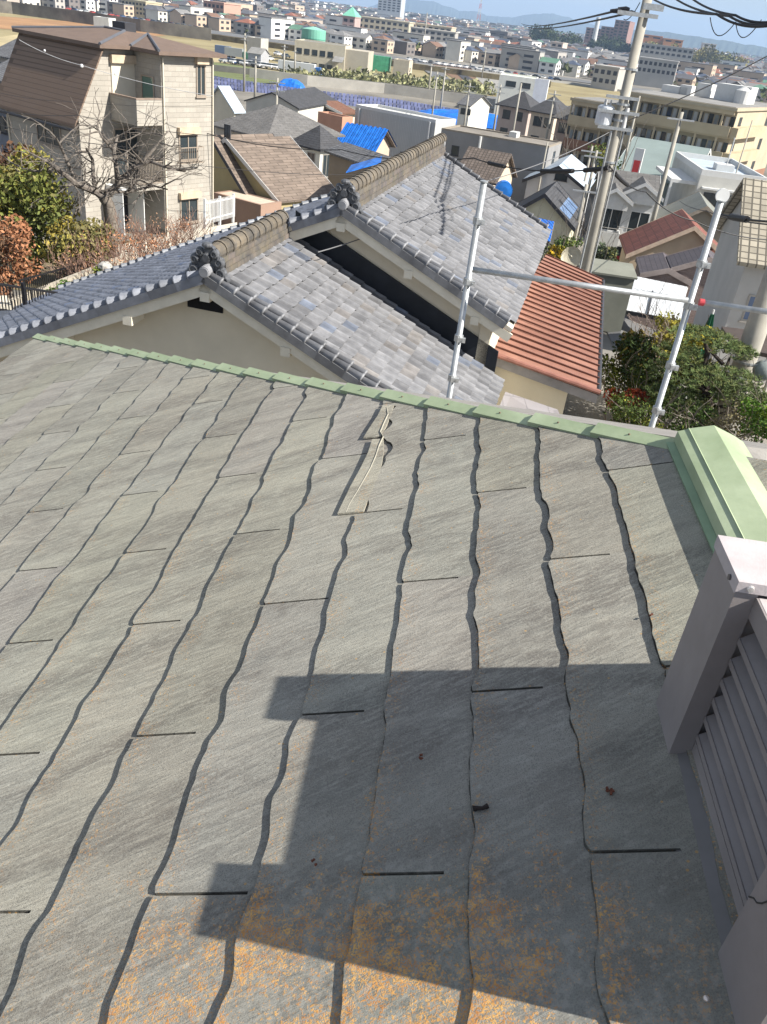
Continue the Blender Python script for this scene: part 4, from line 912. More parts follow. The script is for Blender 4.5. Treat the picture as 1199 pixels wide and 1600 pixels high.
# dark gabled house with solar panels
sp_, W, D, h = B('solar_roof_house', 'cream house with dark grey gable roof and blue solar panels on its right slope', (893, 352), 60, -14, (798, 328), None, (.52, .50, .38), M_gry, 'gable', apex=(840, 303), ov=.35, axis='y', d=5.6, trim=M_dark, wins=[('f', .5, 1.8, 1., 1)])
sl = (at(840, 303, 61).z - at(893, 352, 60).z) / (W / 2); nx_ = Vector((sl, 0, 1)).normalized()
M_sol = cellmat('solar panel cells', (.12, .19, .32), .16, .16, .15, 1.9, .06, .15, 0, 0, .06)
for j in range(3):
    for i in range(2):
        x0, x1, y0 = W * (.53 + .22 * i), W * (.53 + .22 * i + .205), .2 + j * 1.75; mb = MB()
        q = [Vector((x, y_, h + (W - x) * sl + .2)) for x, y_ in ((x0, y0), (x1, y0), (x1, y0 + 1.65), (x0, y0 + 1.65))]; mb.slab(q[::-1], nx_ * -.04); mb.build('solar_panel', M_sol, sp_)
M_bcor = cellmat('blue corrugated sheet', (.02, .13, .52), .25, 40, .05, .35, 0, .5, .01, 0, .35)
def lean(name, label, cat, px, ds, m, t=.05, legs=True):
    P = [at(q[0], q[1], dd) for q, dd in zip(px, ds)]
    g = ground(P[0].x, P[0].y); r = thing(name, label, cat, (P[0].x, P[0].y, g)); mb = MB(); mb.slab(P, Vector((0, 0, -t))); mb.build('roof_sheet', m, r, world=True)
    if legs:
        for p in P: mb = MB(); mb.tube([Vector((p.x, p.y, g - .5)), p - Vector((0, 0, t))], .05, 6); mb.build('post', M_alu, r, world=True)
    return r, P
lean('blue_lean_to', 'bright blue corrugated lean-to roof below the cream gable with solar panels', 'lean-to', [(828, 365), (860, 377), (866, 346), (812, 334)], [55, 55, 58, 58], M_bcor)
B('white_gable_house', 'grey-white house with small black attic window in its gable behind the solar panels', (913, 294), 78, -14, (824, 284), None, (.58, .59, .60), M_blue, 'gable', apex=(880, 262), ov=.4, axis='y', trim=M_dark, d=9, wins=[('f', .46, -.3, 1.1, .7, M_dark, None, .03, 0), ('f', .2, 2.2, 1.4, 1.2, M_dark)])
# white twin-gable house with balconies
tw, W, D, h = B('twin_gable_house', 'white two-storey house with twin front gables and white balconies behind the concrete utility pole', (1024, 314), 68, -8, (938, 303), None, (.62, .62, .61), M_gry2, 'gable', 1.2, .3, 'x', d=7, trim=M_wht,
    wins=[('f', .08, 2.6, 1.7, 1.7, M_wframe, None, .03, 1), ('f', .62, 2.6, 1.5, 1.7, M_wframe, None, .03, 1), ('f', .08, 5.2, 1.4, 1.7, M_wframe)])
for x0, x1, dy, zt in ((-.1, W * .52, -1.4, h - .1), (W * .44, W + .2, -.4, h + .35)):
    mb = MB(); b_ = x1 - x0; rh_ = b_ * .30
    for (p, q) in (((x0 - .25, zt - .25 * .6), (x0 + b_ / 2, zt + rh_)), ((x1 + .25, zt - .25 * .6), (x0 + b_ / 2, zt + rh_))):
        mb.slab([(p[0], dy - .3, p[1]), (q[0], dy - .3, q[1]), (q[0], D / 2, q[1]), (p[0], D / 2, p[1])], Vector((0, 0, .12)))
    mb.build('gable_roof', M_gry2, tw); mb = MB()
    mb.slab([(x0, dy, zt - .7), (x1, dy, zt - .7), (x1, dy, zt), (x0 + b_ / 2, dy, zt + rh_), (x0, dy, zt)], Vector((0, .15, 0))); mb.build('gable_front', mat('white render', (.66, .65, .62), .8, .06), tw)
    mb = MB()
    for (p, q) in (((x0 - .3, zt - .3 * .6), (x0 + b_ / 2, zt + rh_)), ((x1 + .3, zt - .3 * .6), (x0 + b_ / 2, zt + rh_))):
        mb.slab([(p[0], dy - .34, p[1] - .1), (q[0], dy - .34, q[1] - .1), (q[0], dy - .34, q[1] + .16), (p[0], dy - .34, p[1] + .16)], Vector((0, .04, 0)))
    mb.build('bargeboard', M_wht, tw); mb = MB()
    mb.box(x0, x1 - .1, dy - .3, dy - .2, h - 3.5, h - 2.4); mb.box(x0, x1 - .1, dy - .2, -.02, h - 3.5, h - 3.4); mb.box(x0, x0 + .1, dy - .2, -.02, h - 3.4, h - 2.4); mb.box(x1 - .2, x1 - .1, dy - .2, -.02, h - 3.4, h - 2.4)
    bb = mb.build('balcony', M_wht, tw); mb = MB(); mb.tube([(x0, dy - .26, h - 2.1), (x1 - .1, dy - .26, h - 2.1)], .03, 6); mb.tube([(x0, dy - .26, h - 2.4), (x0, dy - .26, h - 2.1)], .02, 6); mb.tube([(x1 - .1, dy - .26, h - 2.4), (x1 - .1, dy - .26, h - 2.1)], .02, 6); mb.build('handrail', M_alu, bb)
mb = MB(); mb.box(W * .5, W * .97, -.06, .03, .1, h - 3.6); mb.build('carport_opening', mat('dark carport', (.02, .02, .022), .9), tw)
# modern flat-roofed white house
mw, W, D, h = B('modern_white_house', 'pale modern flat-roofed house with roof terrace and two dark windows near the right edge', (1197, 287), 88, -3, (1096, 272), None, (.50, .49, .45), M_blue, 'flat', trim=M_wht, parapet=.5, d=13,
    wins=[('f', .12, 2.5, 1.6, 1.1, M_dark, None, .03, 1), ('f', .52, 3.2, 2.3, 1.8, M_dark, None, .03, 1)])
mb = MB(); mb.box(W * .5, W * .88, -.6, -.56, h - 3.3, h - 2.4); mb.box(W * .5, W * .88, -.56, -.02, h - 3.3, h - 3.25); mb.build('balcony_rail', M_dark, mw)
mb = MB(); mb.box(W * .06, W * .8, -.5, .03, h - 1.1, h - .95); mb.build('canopy', M_wht, mw)
mb = MB(); mb.box(-2.4, -.01, .6, 9, -3, h - 4.6); mb.build('side_wing', mat('side wing wall', (.52, .50, .46), .9, .08), mw)
mb = MB(); mb.box(-2.4, -2.2, .6, 9, h - 4.6, h - 3.4); mb.box(-2.2, -.01, .6, .8, h - 4.6, h - 3.4); mb.box(-2.4, -.01, .6, 9, h - 1.0, h - .7); mb.box(-2.4, -2.2, .6, .8, h - 3.4, h - 1.0); mb.build('terrace_frame', M_wht, mw)
mb = MB(); mb.box(2.5, 4.2, 5, 6.5, h + .04, h + .6); mb.tube([(3.5, 5.5, h), (3.5, 5.5, h + 3)], .05, 6); mb.build('roof_unit', M_wht, mw)
# grey-green hall and sign tower
B('grey_green_hall', 'large low hall with grey-green sheet roof in front of the apartment block', (1078, 292), 98, -22, (958, 270), None, (.22, .26, .245), mat('grey green sheet roof', (.20, .245, .235), .7, .12, .3), 'gable', 3.0, .2, 'x', d=18, trim=M_wht, cat='hall')
c = at(988, 255, 84); gz = ground(c.x, c.y); d_ = Vector((.9, -.3, 0)).normalized(); mb = MB(); mb.obox(Vector((c.x, c.y, gz)), d_ * .8, Vector((.1, .2, 0)), Vector((0, 0, c.z + 1.3 - gz)))
bn_ = single('sign_tower', 'narrow white upright sign with a red panel in front of the grey-green hall', 'sign', mb, M_wht, origin=(c.x, c.y, gz))
mb = MB(); mb.obox(Vector((c.x, c.y, c.z - 1.2)) + d_ * .12 - Vector((0, .03, 0)), d_ * .56, Vector((0, .02, 0)), Vector((0, 0, 1.5))); mb.build('red_panel', mat('red sign face', (.5, .05, .05), .6, .1), bn_, world=True)
# terracotta house
tq, W, D, h = B('terracotta_roof_house', 'peach house with dark red ribbed tile roof beside the right scaffold pole', (1152, 420), 58, -6, (986, 400), None, (.46, .36, .25), M_terr, 'gable', apex=(1088, 356), ov=.35, axis='y', d=5.2, trim=mat('peach barge trim', (.52, .40, .30), .8))
mb = MB(); sl = .42
mb.slab([(W * .48, -1.4, h + .1), (W * .72, -1.4, h + .8), (W * .72, .1, h + .8), (W * .48, .1, h + .1)], Vector((0, 0, .18))); mb.build('porch_roof', M_terr, tq)
mb = MB(); mb.slab([(W * .50, -1.3, h - 2), (W * .72, -1.3, h - 2), (W * .72, -1.3, h + .78), (W * .50, -1.3, h + .14)], Vector((0, 1.28, 0))); mb.build('porch_wall', mat('peach porch wall', (.46, .36, .25), .9), tq)
B('grey_gable_house', 'low house with grey-green striped roof directly behind the dark red tile roof', (1165, 388), 68, -10, (1013, 362), None, (.30, .27, .22), cellmat('grey green strip roof', (.20, .205, .18), .45, 30, .1, .55, 0, .7, .01, 0, .12), 'gable', 2.4, .5, 'y', d=6, trim=mat('brown verge boards', (.33, .28, .22), .8))
M_mau = cellmat('mauve grey roof tile', (.10, .085, .09), .28, .26, .15, .5, .14, .6, .01, 0, .1)
B('mauve_brick_house', 'mauve brick-clad house with gable and dark tile roof in front of the peach house', (1152, 437), 48, -8, (1050, 426), None, (.2, .17, .15), M_mau, 'gable', apex=(1106, 405), ov=.12, axis='y', d=2.6, wallmat=M_brick, trim=mat('mauve verge trim', (.30, .25, .23), .8))
B('low_brick_wing', 'lower brick-clad wing with small dark-tiled gable left of the mauve brick house', (1078, 442), 47.5, -8, (1002, 434), None, (.2, .17, .15), M_mau, 'gable', apex=(1040, 422), ov=.12, axis='y', d=3.6, wallmat=M_brick, trim=mat('mauve verge trim', (.30, .25, .23), .8), cat='wing')
# carport with white corrugated roof
M_wcor = cellmat('white corrugated polycarbonate', (.60, .62, .64), .3, 30, .06, .72, 0, .5, .01, 0, .35)
cA = [at(966, 482, 41), at(1064, 500, 41), at(1074, 448, 46.5), at(976, 428, 46.5)]
cp_ = thing('carport', 'carport with white corrugated roof sheets behind the garden', 'carport', (cA[0].x, cA[0].y, ground(cA[0].x, cA[0].y)))
m_ = [(cA[0] + cA[3]) / 2, (cA[1] + cA[2]) / 2]
mb = MB(); mb.slab([cA[0], cA[1], m_[1] + Vector((0, 0, .2)), m_[0] + Vector((0, 0, .2))], Vector((0, 0, -.04))); mb.build('roof_sheet', M_wcor, cp_, world=True)
mb = MB(); mb.slab([m_[0] + Vector((0, 0, .22)), m_[1] + Vector((0, 0, .22)), cA[2], cA[3]], Vector((0, 0, -.04))); mb.build('roof_sheet', M_wcor, cp_, world=True)
for p in cA: mb = MB(); mb.tube([Vector((p.x, p.y, cp_.location.z)), p - Vector((0, 0, .05))], .06, 6); mb.build('post', M_wframe, cp_, world=True)
mb = MB(); mb.obox(cA[0] - Vector((0, .06, .2)), cA[1] - cA[0], Vector((0, .05, 0)), Vector((0, 0, .18))); mb.build('gutter', M_dark, cp_, world=True)
mb = MB(); a_ = cA[0].lerp(cA[1], .48); mb.tube([a_ + Vector((0, 0, .04)), m_[0].lerp(m_[1], .48) + Vector((0, 0, .24))], .05, 5); mb.build('roof_bar', M_dark, cp_, world=True)
# low white picket fence left of the carport
def fence(P0, P1, hgt, n, label, m, name='fence', rails=(.15, .85), slatw=.06):
    g0 = P0.z; t = thing(name, label, 'fence', P0); v = P1 - P0; u_ = v.normalized(); nrm = Vector((u_.y, -u_.x, 0))
    mb = MB()
    for q in rails: mb.obox(P0 + Vector((0, 0, hgt * q)), v, nrm * .04, Vector((0, 0, .05)))
    for i in range(n): mb.obox(P0 + v * (i + .5) / n - u_ * slatw / 2 + nrm * .041, u_ * slatw, nrm * .02, Vector((0, 0, hgt)))
    mb.build('panel', m, t, world=True)
    for q in (0, .5, 1): mb = MB(); mb.obox(P0 + v * q - u_ * .05 - nrm * .1 + Vector((0, 0, -.3)), u_ * .1, nrm * .1, Vector((0, 0, hgt + .35))); mb.build('post', m, t, world=True)
    return t
a_, b_ = at(946, 490, 42), at(968, 494, 41.5); b_.z = a_.z
fence(a_, b_, 1.3, 8, 'short white railing fence between the red-brown roof and the carport', M_wframe)
# right edge house with tan tiles
B('tan_tiled_house', 'grey-white house with pale tan glazed tiles cut off by the right edge', (1300, 421), 34, -8, (1169, 403), None, (.44, .43, .41), M_tan, 'gable', 2.1, .4, 'x', d=6, wins=[('f', .16, 2.3, .9, 1.0, M_alu, glass('bluish glass', (.12, .17, .28)), .03, 0)])
lean('brown_canopy', 'flat dark brown canopy beside the foot of the thick concrete pole', 'canopy', [(1150, 542), (1215, 556), (1215, 520), (1128, 510)], [26, 26, 28.5, 28.5], mat('brown canopy sheet', (.075, .058, .05), .7, .2), .12)
bw = at(908, 424, 40); mb = MB(); gz = ground(bw.x, bw.y); mb.obox(Vector((bw.x, bw.y, gz)), Vector((2.5, -.2, 0)), Vector((.3, 2.6, 0)), Vector((0, 0, bw.z - gz)))
mb.obox(Vector((bw.x - .1, bw.y - .1, bw.z + .002)), Vector((2.7, -.2, 0)), Vector((.3, 2.8, 0)), Vector((0, 0, .09)))
single('grey_shed', 'plain grey-green flat shed beyond the red-brown lean-to roof', 'shed', mb, mat('grey green shed', (.20, .205, .17), .9, .15, 1))
c = at(893, 402, 40); mb = MB(); n_ = Vector((-.25, -1, .35)).normalized(); a_ = n_.orthogonal().normalized(); b_ = n_.cross(a_)
rings = [(0, .12), (.2, .10), (.38, .04), (.48, -.03)]; vs = [c - n_ * .12]
for r_, dd in rings[1:]: vs += [c - n_ * dd + (a_ * math.cos(2 * math.pi * k / 20) + b_ * math.sin(2 * math.pi * k / 20)) * r_ for k in range(20)]
fs = [(0, 1 + k, 1 + (k + 1) % 20) for k in range(20)] + [(1 + j * 20 + k, 21 + j * 20 + k, 21 + j * 20 + (k + 1) % 20, 1 + j * 20 + (k + 1) % 20) for j in range(2) for k in range(20)]
mb.add(vs, fs); mb.add([v - n_ * .015 for v in vs], [tuple(reversed(f)) for f in fs]); mb.tube([c - n_ * .13, c - n_ * .13 - Vector((0, 0, c.z - ground(c.x, c.y)))], .04, 8); mb.tube([c - b_ * .4, c + n_ * .35], .012, 5); mb.ball(c + n_ * .36, .05, 8, 6)
single('satellite_dish', 'beige round dish beside the foot of the tall concrete utility pole', 'dish', mb, mat('beige dish enamel', (.46, .42, .32), .6, .12, 4))
# closed green parasol
c = at(1098, 540, 24); gz = ground(c.x, c.y); t = thing('closed_parasol', 'closed dark green parasol standing between the carport and the brown canopy', 'parasol', (c.x, c.y, gz)); zt_ = at(1092, 486, 24).z - gz
mb = MB(); n = 10
for k in range(n):
    a0, a1, am = 2 * math.pi * k / n, 2 * math.pi * (k + 1) / n, 2 * math.pi * (k + .5) / n
    for r0, z0, r1, z1 in ((.05, zt_, .16, zt_ - .6), (.16, zt_ - .6, .30, zt_ - 1.5)):
        p = lambda a, r, z: (math.cos(a) * r, math.sin(a) * r, z)
        mb.quad(p(a0, r1, z1), p(am, r1 * .55, z1), p(am, r0 * .55, z0), p(a0, r0, z0)); mb.quad(p(am, r1 * .55, z1), p(a1, r1, z1), p(a1, r0, z0), p(am, r0 * .55, z0))
mb.build('canopy', mat('green parasol cloth', (.02, .11, .055), .8, .3, 4), t); mb = MB(); mb.tube([(0, 0, 0), (0, 0, zt_ + .12)], .025, 8); mb.build('pole', M_wframe, t)
mb = MB(); mb.tube([(0, 0, -.1), (0, 0, .08)], .3, 16); mb.build('base', M_conc, t)

# ---- apartment block: long face with open walkways
def apartments(near, left, dist, yaw, D, floors, cols, label, cap=True, bays=11):
    A = at(near[0], near[1], dist); y = rad(yaw); fx = Vector((math.cos(y), math.sin(y), 0)); W = abs(plan_len(A, (-fx.x, -fx.y), *left)); o = A - fx * W; gz = ground(A.x, A.y)
    t = thing('apartment_block', label, 'apartment block', (o.x, o.y, gz), y); h = A.z - gz; fh = 2.85; WD = 1.3
    base = mat('beige apartment wall', (.43, .35, .235), .9, .12, .4); brn = mat('brown apartment wall', (.24, .13, .085), .9, .1, .4)
    mb = MB(); mb.box(0, W, WD, D, -2, h); mb.build('wall', mat('shaded beige walkway wall', (.42, .36, .26), .9, .1, .4), t)
    mb = MB(); mb.box(-.2, W + .25, -.1, D + .2, h, h + .35); mb.build('roof', mat('apartment roof slab', (.40, .34, .245), .9, .12, .4), t)
    mb = MB(); mb.box(.1, W - .1, .3, D - .2, h + .352, h + .40); mb.build('roof_surface', M_flat, t)
    for k in range(floors):
        z1 = h - k * fh; m_ = base if k < cols else brn
        mb = MB(); mb.box(0, W, 0, .15, z1 - fh, z1 - fh + 1.15); mb.box(0, W, .15, WD, z1 - fh - .2, z1 - fh); mb.box(0, W, -.0, .15, z1 - .45, z1 - .002) if k == 0 else None; mb.build('walkway', m_, t)
        mb = MB(); mb.box(W + .002, W + .9, .3, D * .55, z1 - fh - .1, z1 - fh + 1.1); mb.build('balcony', m_, t)
        if k >= cols: mb = MB(); mb.box(W, W + .05, WD, D, z1 - fh - .15, z1 - fh + .9); mb.build('end_wall_band', m_, t)
        for i in range(bays):
            x = W * (i + .12) / bays; ww = W / bays
            f = MB(); f.box(x, x + ww * .33, WD - .05, WD - .01, z1 - fh, z1 - .75); f.build('door', M_wht if i % 3 else mat('grey door', (.25, .27, .28), .6), t)
            winpart(t, 'f', W, D, x + ww * .42, z1 - fh + .5, ww * .42, 1.5, M_dark, None, -WD + .03 + .0, 0, sill=False) if False else None
            f = MB(); f.box(x + ww * .42, x + ww * .86, WD - .05, WD - .01, z1 - fh + .3, z1 - .7); g = f.build('window', M_dark, t); q = MB(); q.box(x + ww * .45, x + ww * .83, WD - .062, WD - .052, z1 - fh + .38, z1 - .78); q.build('pane', M_glass, g)
        for i in range(0, bays + 1, 2):
            mb = MB(); mb.box(W * i / bays - .12 if i else 0, W * i / bays + .12 if i < bays else W, .16, .36, z1 - fh + 0, z1 - .2); mb.build('column', base, t)
        winpart(t, 'r', W, D, D * .12, z1 - fh + 1.25, 1.2, .9, M_dark); winpart(t, 'r', W, D, D * .65, z1 - fh + .9, 1.4, 1.3, M_dark)
    if cap:
        for (x, yy, s1, s2, s3) in ((W * .55, D * .5, 4.5, 3.2, 3.2), (W * .32, D * .6, 2.0, 2.0, 2.6), (W * .22, D * .5, 1.6, 1.6, 1.9), (W * .05, D * .5, 3.5, 2.5, 1.4)):
            mb = MB(); mb.box(x, x + s1, yy, yy + s2, h + .41, h + .4 + s3 * .62); mb.build('rooftop_block', M_wht, t)
        mb = MB(); mb.tube([(W * .8, D * .5, h + .4), (W * .8, D * .5, h + 1.9)], 1.0, 14); mb.tube([(W * .8, D * .5, h + 1.9), (W * .8, D * .5, h + 2.3)], [1.0, .3], 14); mb.build('water_tank', M_wht, t)
    return t
apartments((1149, 174), (972, 143), 116, -33, 24, 4, 2, 'long beige and brown four-storey apartment block with open walkways behind the hall')
apartments((985, 172), (895, 150), 122, -33, 9, 3, 1, 'lower brown wing of the beige apartment block behind the tall concrete pole', False, 7)

# ---- dark-roofed houses in the middle right distance
V_ = 'dark-roofed houses before the river'
for i, (nr, lf, rt_, dd, wc, rm, lb) in enumerate([
    ((828, 168), (782, 158), (850, 163), 150, (.42, .34, .30), M_gry, 'two-storey house with dark hip roof, leftmost of its row before the concrete pole'),
    ((868, 176), (832, 168), (893, 172), 140, (.55, .47, .38), M_gry, 'middle house with dark hip roof and cream wall left of the concrete pole'),
    ((905, 185), (872, 178), (925, 180), 132, (.40, .30, .25), M_gry2, 'brownish house with dark hip roof nearest the concrete pole in its row')]):
    B('dark_roof_house', lb, nr, dd, -30, lf, rt_, wc, rm, 'hip', 1.9, .6, 'x', wins=[('f', .15, 2.2, 1.4, 1.3, M_dark), ('f', .6, 2.2, 1.2, 1.3, M_dark), ('f', .15, 4.9, 1.4, 1.3, M_dark), ('r', .2, 2.2, 1.5, 1.3, M_dark), ('r', .65, 2.2, 1.2, 1.3, M_dark), ('r', .4, 4.9, 1.5, 1.5, M_dark)], group=V_)
B('long_white_shed', 'long low white building with pale green-white roof beyond the dark hip roofs', (838, 126), 230, -8, (782, 112), None, (.62, .62, .56), mat('white green roof', (.60, .64, .56), .7, .1), 'flat', d=12, cat='shed', wins=[('f', .2, 2, 2.5, 1.2, M_dark), ('f', .6, 2, 2.5, 1.2, M_dark)])
B('white_box_sign', 'white box-like hoarding standing on a roof left of the concrete pole', (858, 128), 205, -10, (837, 124), None, (.66, .66, .66), M_wht, 'flat', d=2, cat='hoarding')
for i, (u, v, dd, wc, rm, lb) in enumerate([
    (735, 165, 170, (.60, .58, .52), M_kfar, 'small white house with dark windows right of the blue covers'),
    (30, 92, 90, (.32, .30, .28), M_kfar, 'grey tiled house behind the left edge of the tall beige house'),
    (16, 128, 72, (.30, .22, .18), M_kfar, 'brownish house cut off by the left edge behind the beige house'),
    (20, 170, 62, (.16, .17, .2), M_gry2, 'dark blue-grey house wall at the left edge behind the beige house')]):
    B('hidden_neighbour_house' if i else 'white_cottage', lb, (u, v), dd, -30, (u - (40 if i else 17), v - (5 if i else 2)), None, wc, rm, 'gable', 1.6, .4, 'x', d=8, wins=[('f', .2, 1.6, 1.2, 1., M_dark), ('f', .6, 1.6, 1.2, 1., M_dark)])

# ================================================================== VEGETATION
def leafmat(name, col, c2=None):
    m = mat(name, col, .75, .3, 2.5, attr=True, spec=.15, c2=c2); return m
def leaves(mb, clumps, n, size, pal, rnd, flat=1., up=0.):
    """small leaf faces through the volume of each clump (centre, radii)"""
    wts = [c[1].x * c[1].y * c[1].z for c in clumps]
    for (c, r), w_ in zip(clumps, wts):
        k = max(6, int(n * w_ / sum(wts))); base = rnd.choice(pal); q0 = rnd.uniform(.75, 1.2)
        for _ in range(k):
            d = Vector((rnd.gauss(0, 1), rnd.gauss(0, 1), rnd.gauss(0, 1))).normalized() * (rnd.random() ** .45) * rnd.choice((1, 1, 1.08))
            p = c + Vector((d.x * r.x, d.y * r.y, d.z * r.z)); a = Vector((rnd.gauss(0, 1), rnd.gauss(0, 1), rnd.gauss(0, 1) * flat)).normalized(); b = a.orthogonal().normalized()
            b = (b * math.cos(rnd.uniform(0, 3)) + a.cross(b) * math.sin(rnd.uniform(0, 3))).normalized(); s = size * rnd.uniform(.6, 1.35)
            q = q0 * rnd.uniform(.75, 1.3); mb.col = tuple(x * q for x in (base if rnd.random() < .8 else rnd.choice(pal)))
            mb.quad(p - a * s * .5, p + b * s * .28 - a * s * .05, p + a * s * .5, p - b * s * .28 + a * s * .08)
def branchy(mb, p, d, L, r, depth, rnd, spread=.7, kids=(2, 3), up=.15, tips=None, taper=.62, nseg=4, mn=.004):
    pts = [p]; rs = [r]; q = p; dd = d.normalized()
    for i in range(nseg):
        dd = (dd + Vector((rnd.gauss(0, .16), rnd.gauss(0, .16), rnd.gauss(0, .12) + up * .3))).normalized(); q = q + dd * L / nseg; pts.append(q); rs.append(max(mn, r * (1 - (1 - taper) * (i + 1) / nseg)))
    mb.tube(pts, rs, 7 if r > .04 else (5 if r > .012 else 3), cap=False)
    if depth <= 0:
        if tips is not None: tips.append(q)
        return
    for k in range(rnd.randint(*kids)):
        i = rnd.randint(max(1, nseg - 2), nseg) if k else nseg
        a = dd.orthogonal().normalized(); t = rnd.uniform(0, 6.28); a = a * math.cos(t) + dd.cross(a) * math.sin(t)
        branchy(mb, pts[i], (dd + a * spread * rnd.uniform(.6, 1.3) + Vector((0, 0, up))).normalized(), L * rnd.uniform(.6, .85), rs[i] * (.78 if k == 0 else .62), depth - 1, rnd, spread, kids, up, tips, taper, nseg, mn)
M_bark = mat('grey brown bark', (.13, .105, .085), .95, .35, 12, .01, 40, c2=(.24, .21, .175)); M_twig = mat('reddish bare twigs', (.22, .12, .09), .9, .35, 6, c2=(.32, .22, .17))
def bush(name, label, cat, c, r, n, size, col, pal, seed, group=None, nclump=9, stems=3, c2=None):
    rnd = random.Random(seed); g = ground(c.x, c.y); t = thing(name, label, cat, (c.x, c.y, g), 0, group); r = Vector(r); top = c.z - g
    cl = []
    for i in range(nclump):
        a = rnd.uniform(0, 6.28); q = rnd.random() ** .5 * .72; h = rnd.uniform(-.6, .62)
        cl.append((Vector((math.cos(a) * q * r.x, math.sin(a) * q * r.y, top + h * r.z)), r * rnd.uniform(.32, .5)))
    mb = MB(); leaves(mb, cl, n, size, pal, rnd); mb.build('foliage', leafmat(name + ' leaf ' + str(seed), col, c2), t, uv=False)
    mb = MB()
    for i in range(stems):
        mb2 = MB(); branchy(mb2, Vector((rnd.uniform(-.15, .15), rnd.uniform(-.15, .15), 0)), Vector((rnd.uniform(-.3, .3), rnd.uniform(-.3, .3), 1)), max(.4, top * .8), max(.02, r.x * .05), 2, rnd, .6, mn=.006); mb.merge(mb2)
    mb.build('stems', M_bark, t, uv=False); return t
GP = [(1, 1, 1), (.75, .9, .6), (1.3, 1.25, .8), (1.5, 1.35, .7), (.6, .75, .6)]
# --- left garden
bush('green_bush', 'large yellow-green evergreen bush at the left edge below the beige house', 'bush', at(45, 330, 30), (2.0, 1.8, 1.9), 9000, .17, (.215, .20, .075), GP, 3, nclump=16)
bush('green_bush', 'lower green bush growing behind the black garden fence', 'bush', at(110, 395, 28), (1.6, 1.5, 1.1), 4500, .14, (.19, .17, .07), GP, 4, nclump=10)
bush('rusty_bush', 'rust-brown leafed bush at the left edge in front of the yellow-green bush', 'bush', at(8, 400, 25), (1.1, 1.1, 1.0), 3200, .12, (.22, .12, .075), [(1, 1, 1), (1.3, 1.1, .9), (.7, .8, .8)], 5)
bush('dark_bush', 'dark shady bush on the left edge above the yellow-green bush', 'bush', at(-5, 272, 36), (1.6, 1.5, 1.4), 2500, .2, (.07, .045, .03), [(1, 1, 1), (1.5, 1.2, 1)], 6)
# bare persimmon tree
rnd = random.Random(11); c = at(172, 352, 29); g = ground(c.x, c.y); pt = thing('bare_tree', 'old bare tree with twisted spreading branches in front of the beige three-storey house', 'tree', (c.x, c.y, g))
k_ = 1.0; zt0 = at(172, 300, 29).z - g
def lp(u, v, dd=29): return at(u, v, dd) - Vector((c.x, c.y, g))
mb = MB(); mb.tube([lp(173, 400), lp(174, 345), lp(170, 320), lp(163, 308)], [.27, .21, .19, .2], 10, cap=False)
tr = mb.build('trunk', M_bark, pt, smooth=True)
mb = MB(); limbs = [([(163, 310), (185, 288), (210, 262), (222, 255)], .14), ([(163, 310), (150, 300), (120, 288), (88, 262), (70, 250)], .13), ([(185, 288), (182, 262), (178, 235), (184, 212)], .10), ([(150, 300), (146, 275), (145, 250), (135, 232)], .085), ([(210, 262), (235, 252), (262, 262), (290, 268)], .07), ([(88, 262), (60, 268), (30, 262)], .055), ([(222, 255), (245, 228), (262, 205)], .06), ([(120, 288), (100, 240), (88, 215)], .06), ([(178, 235), (160, 215), (150, 195)], .05), ([(163, 300), (200, 300), (240, 290), (262, 296)], .06)]
for li, (pp, r0) in enumerate(limbs):
    pts = [lp(u, v, 29 + (.5 * math.sin(li * 2.1 + j) * j * .5)) for j, (u, v) in enumerate(pp)]; pts[0] = lp(*pp[0])
    m2 = MB(); m2.tube(pts, [r0 * (1 - .6 * j / (len(pp) - 1)) for j in range(len(pp))], 8, cap=False); mb.merge(m2)
    for j in range(1, len(pts)):
        for k in range(3):
            f = rnd.random(); P = pts[j - 1].lerp(pts[j], f)
            branchy(mb, P, Vector((rnd.gauss(0, 1), rnd.gauss(0, .7), rnd.uniform(-.3, .9))), rnd.uniform(.5, 1.0), .028, 2, rnd, .75, (2, 3), .02, mn=.007)
mb.build('branches', mat('pale lichened bark', (.115, .095, .08), .95, .35, 8, c2=(.21, .185, .16)), pt, uv=False)
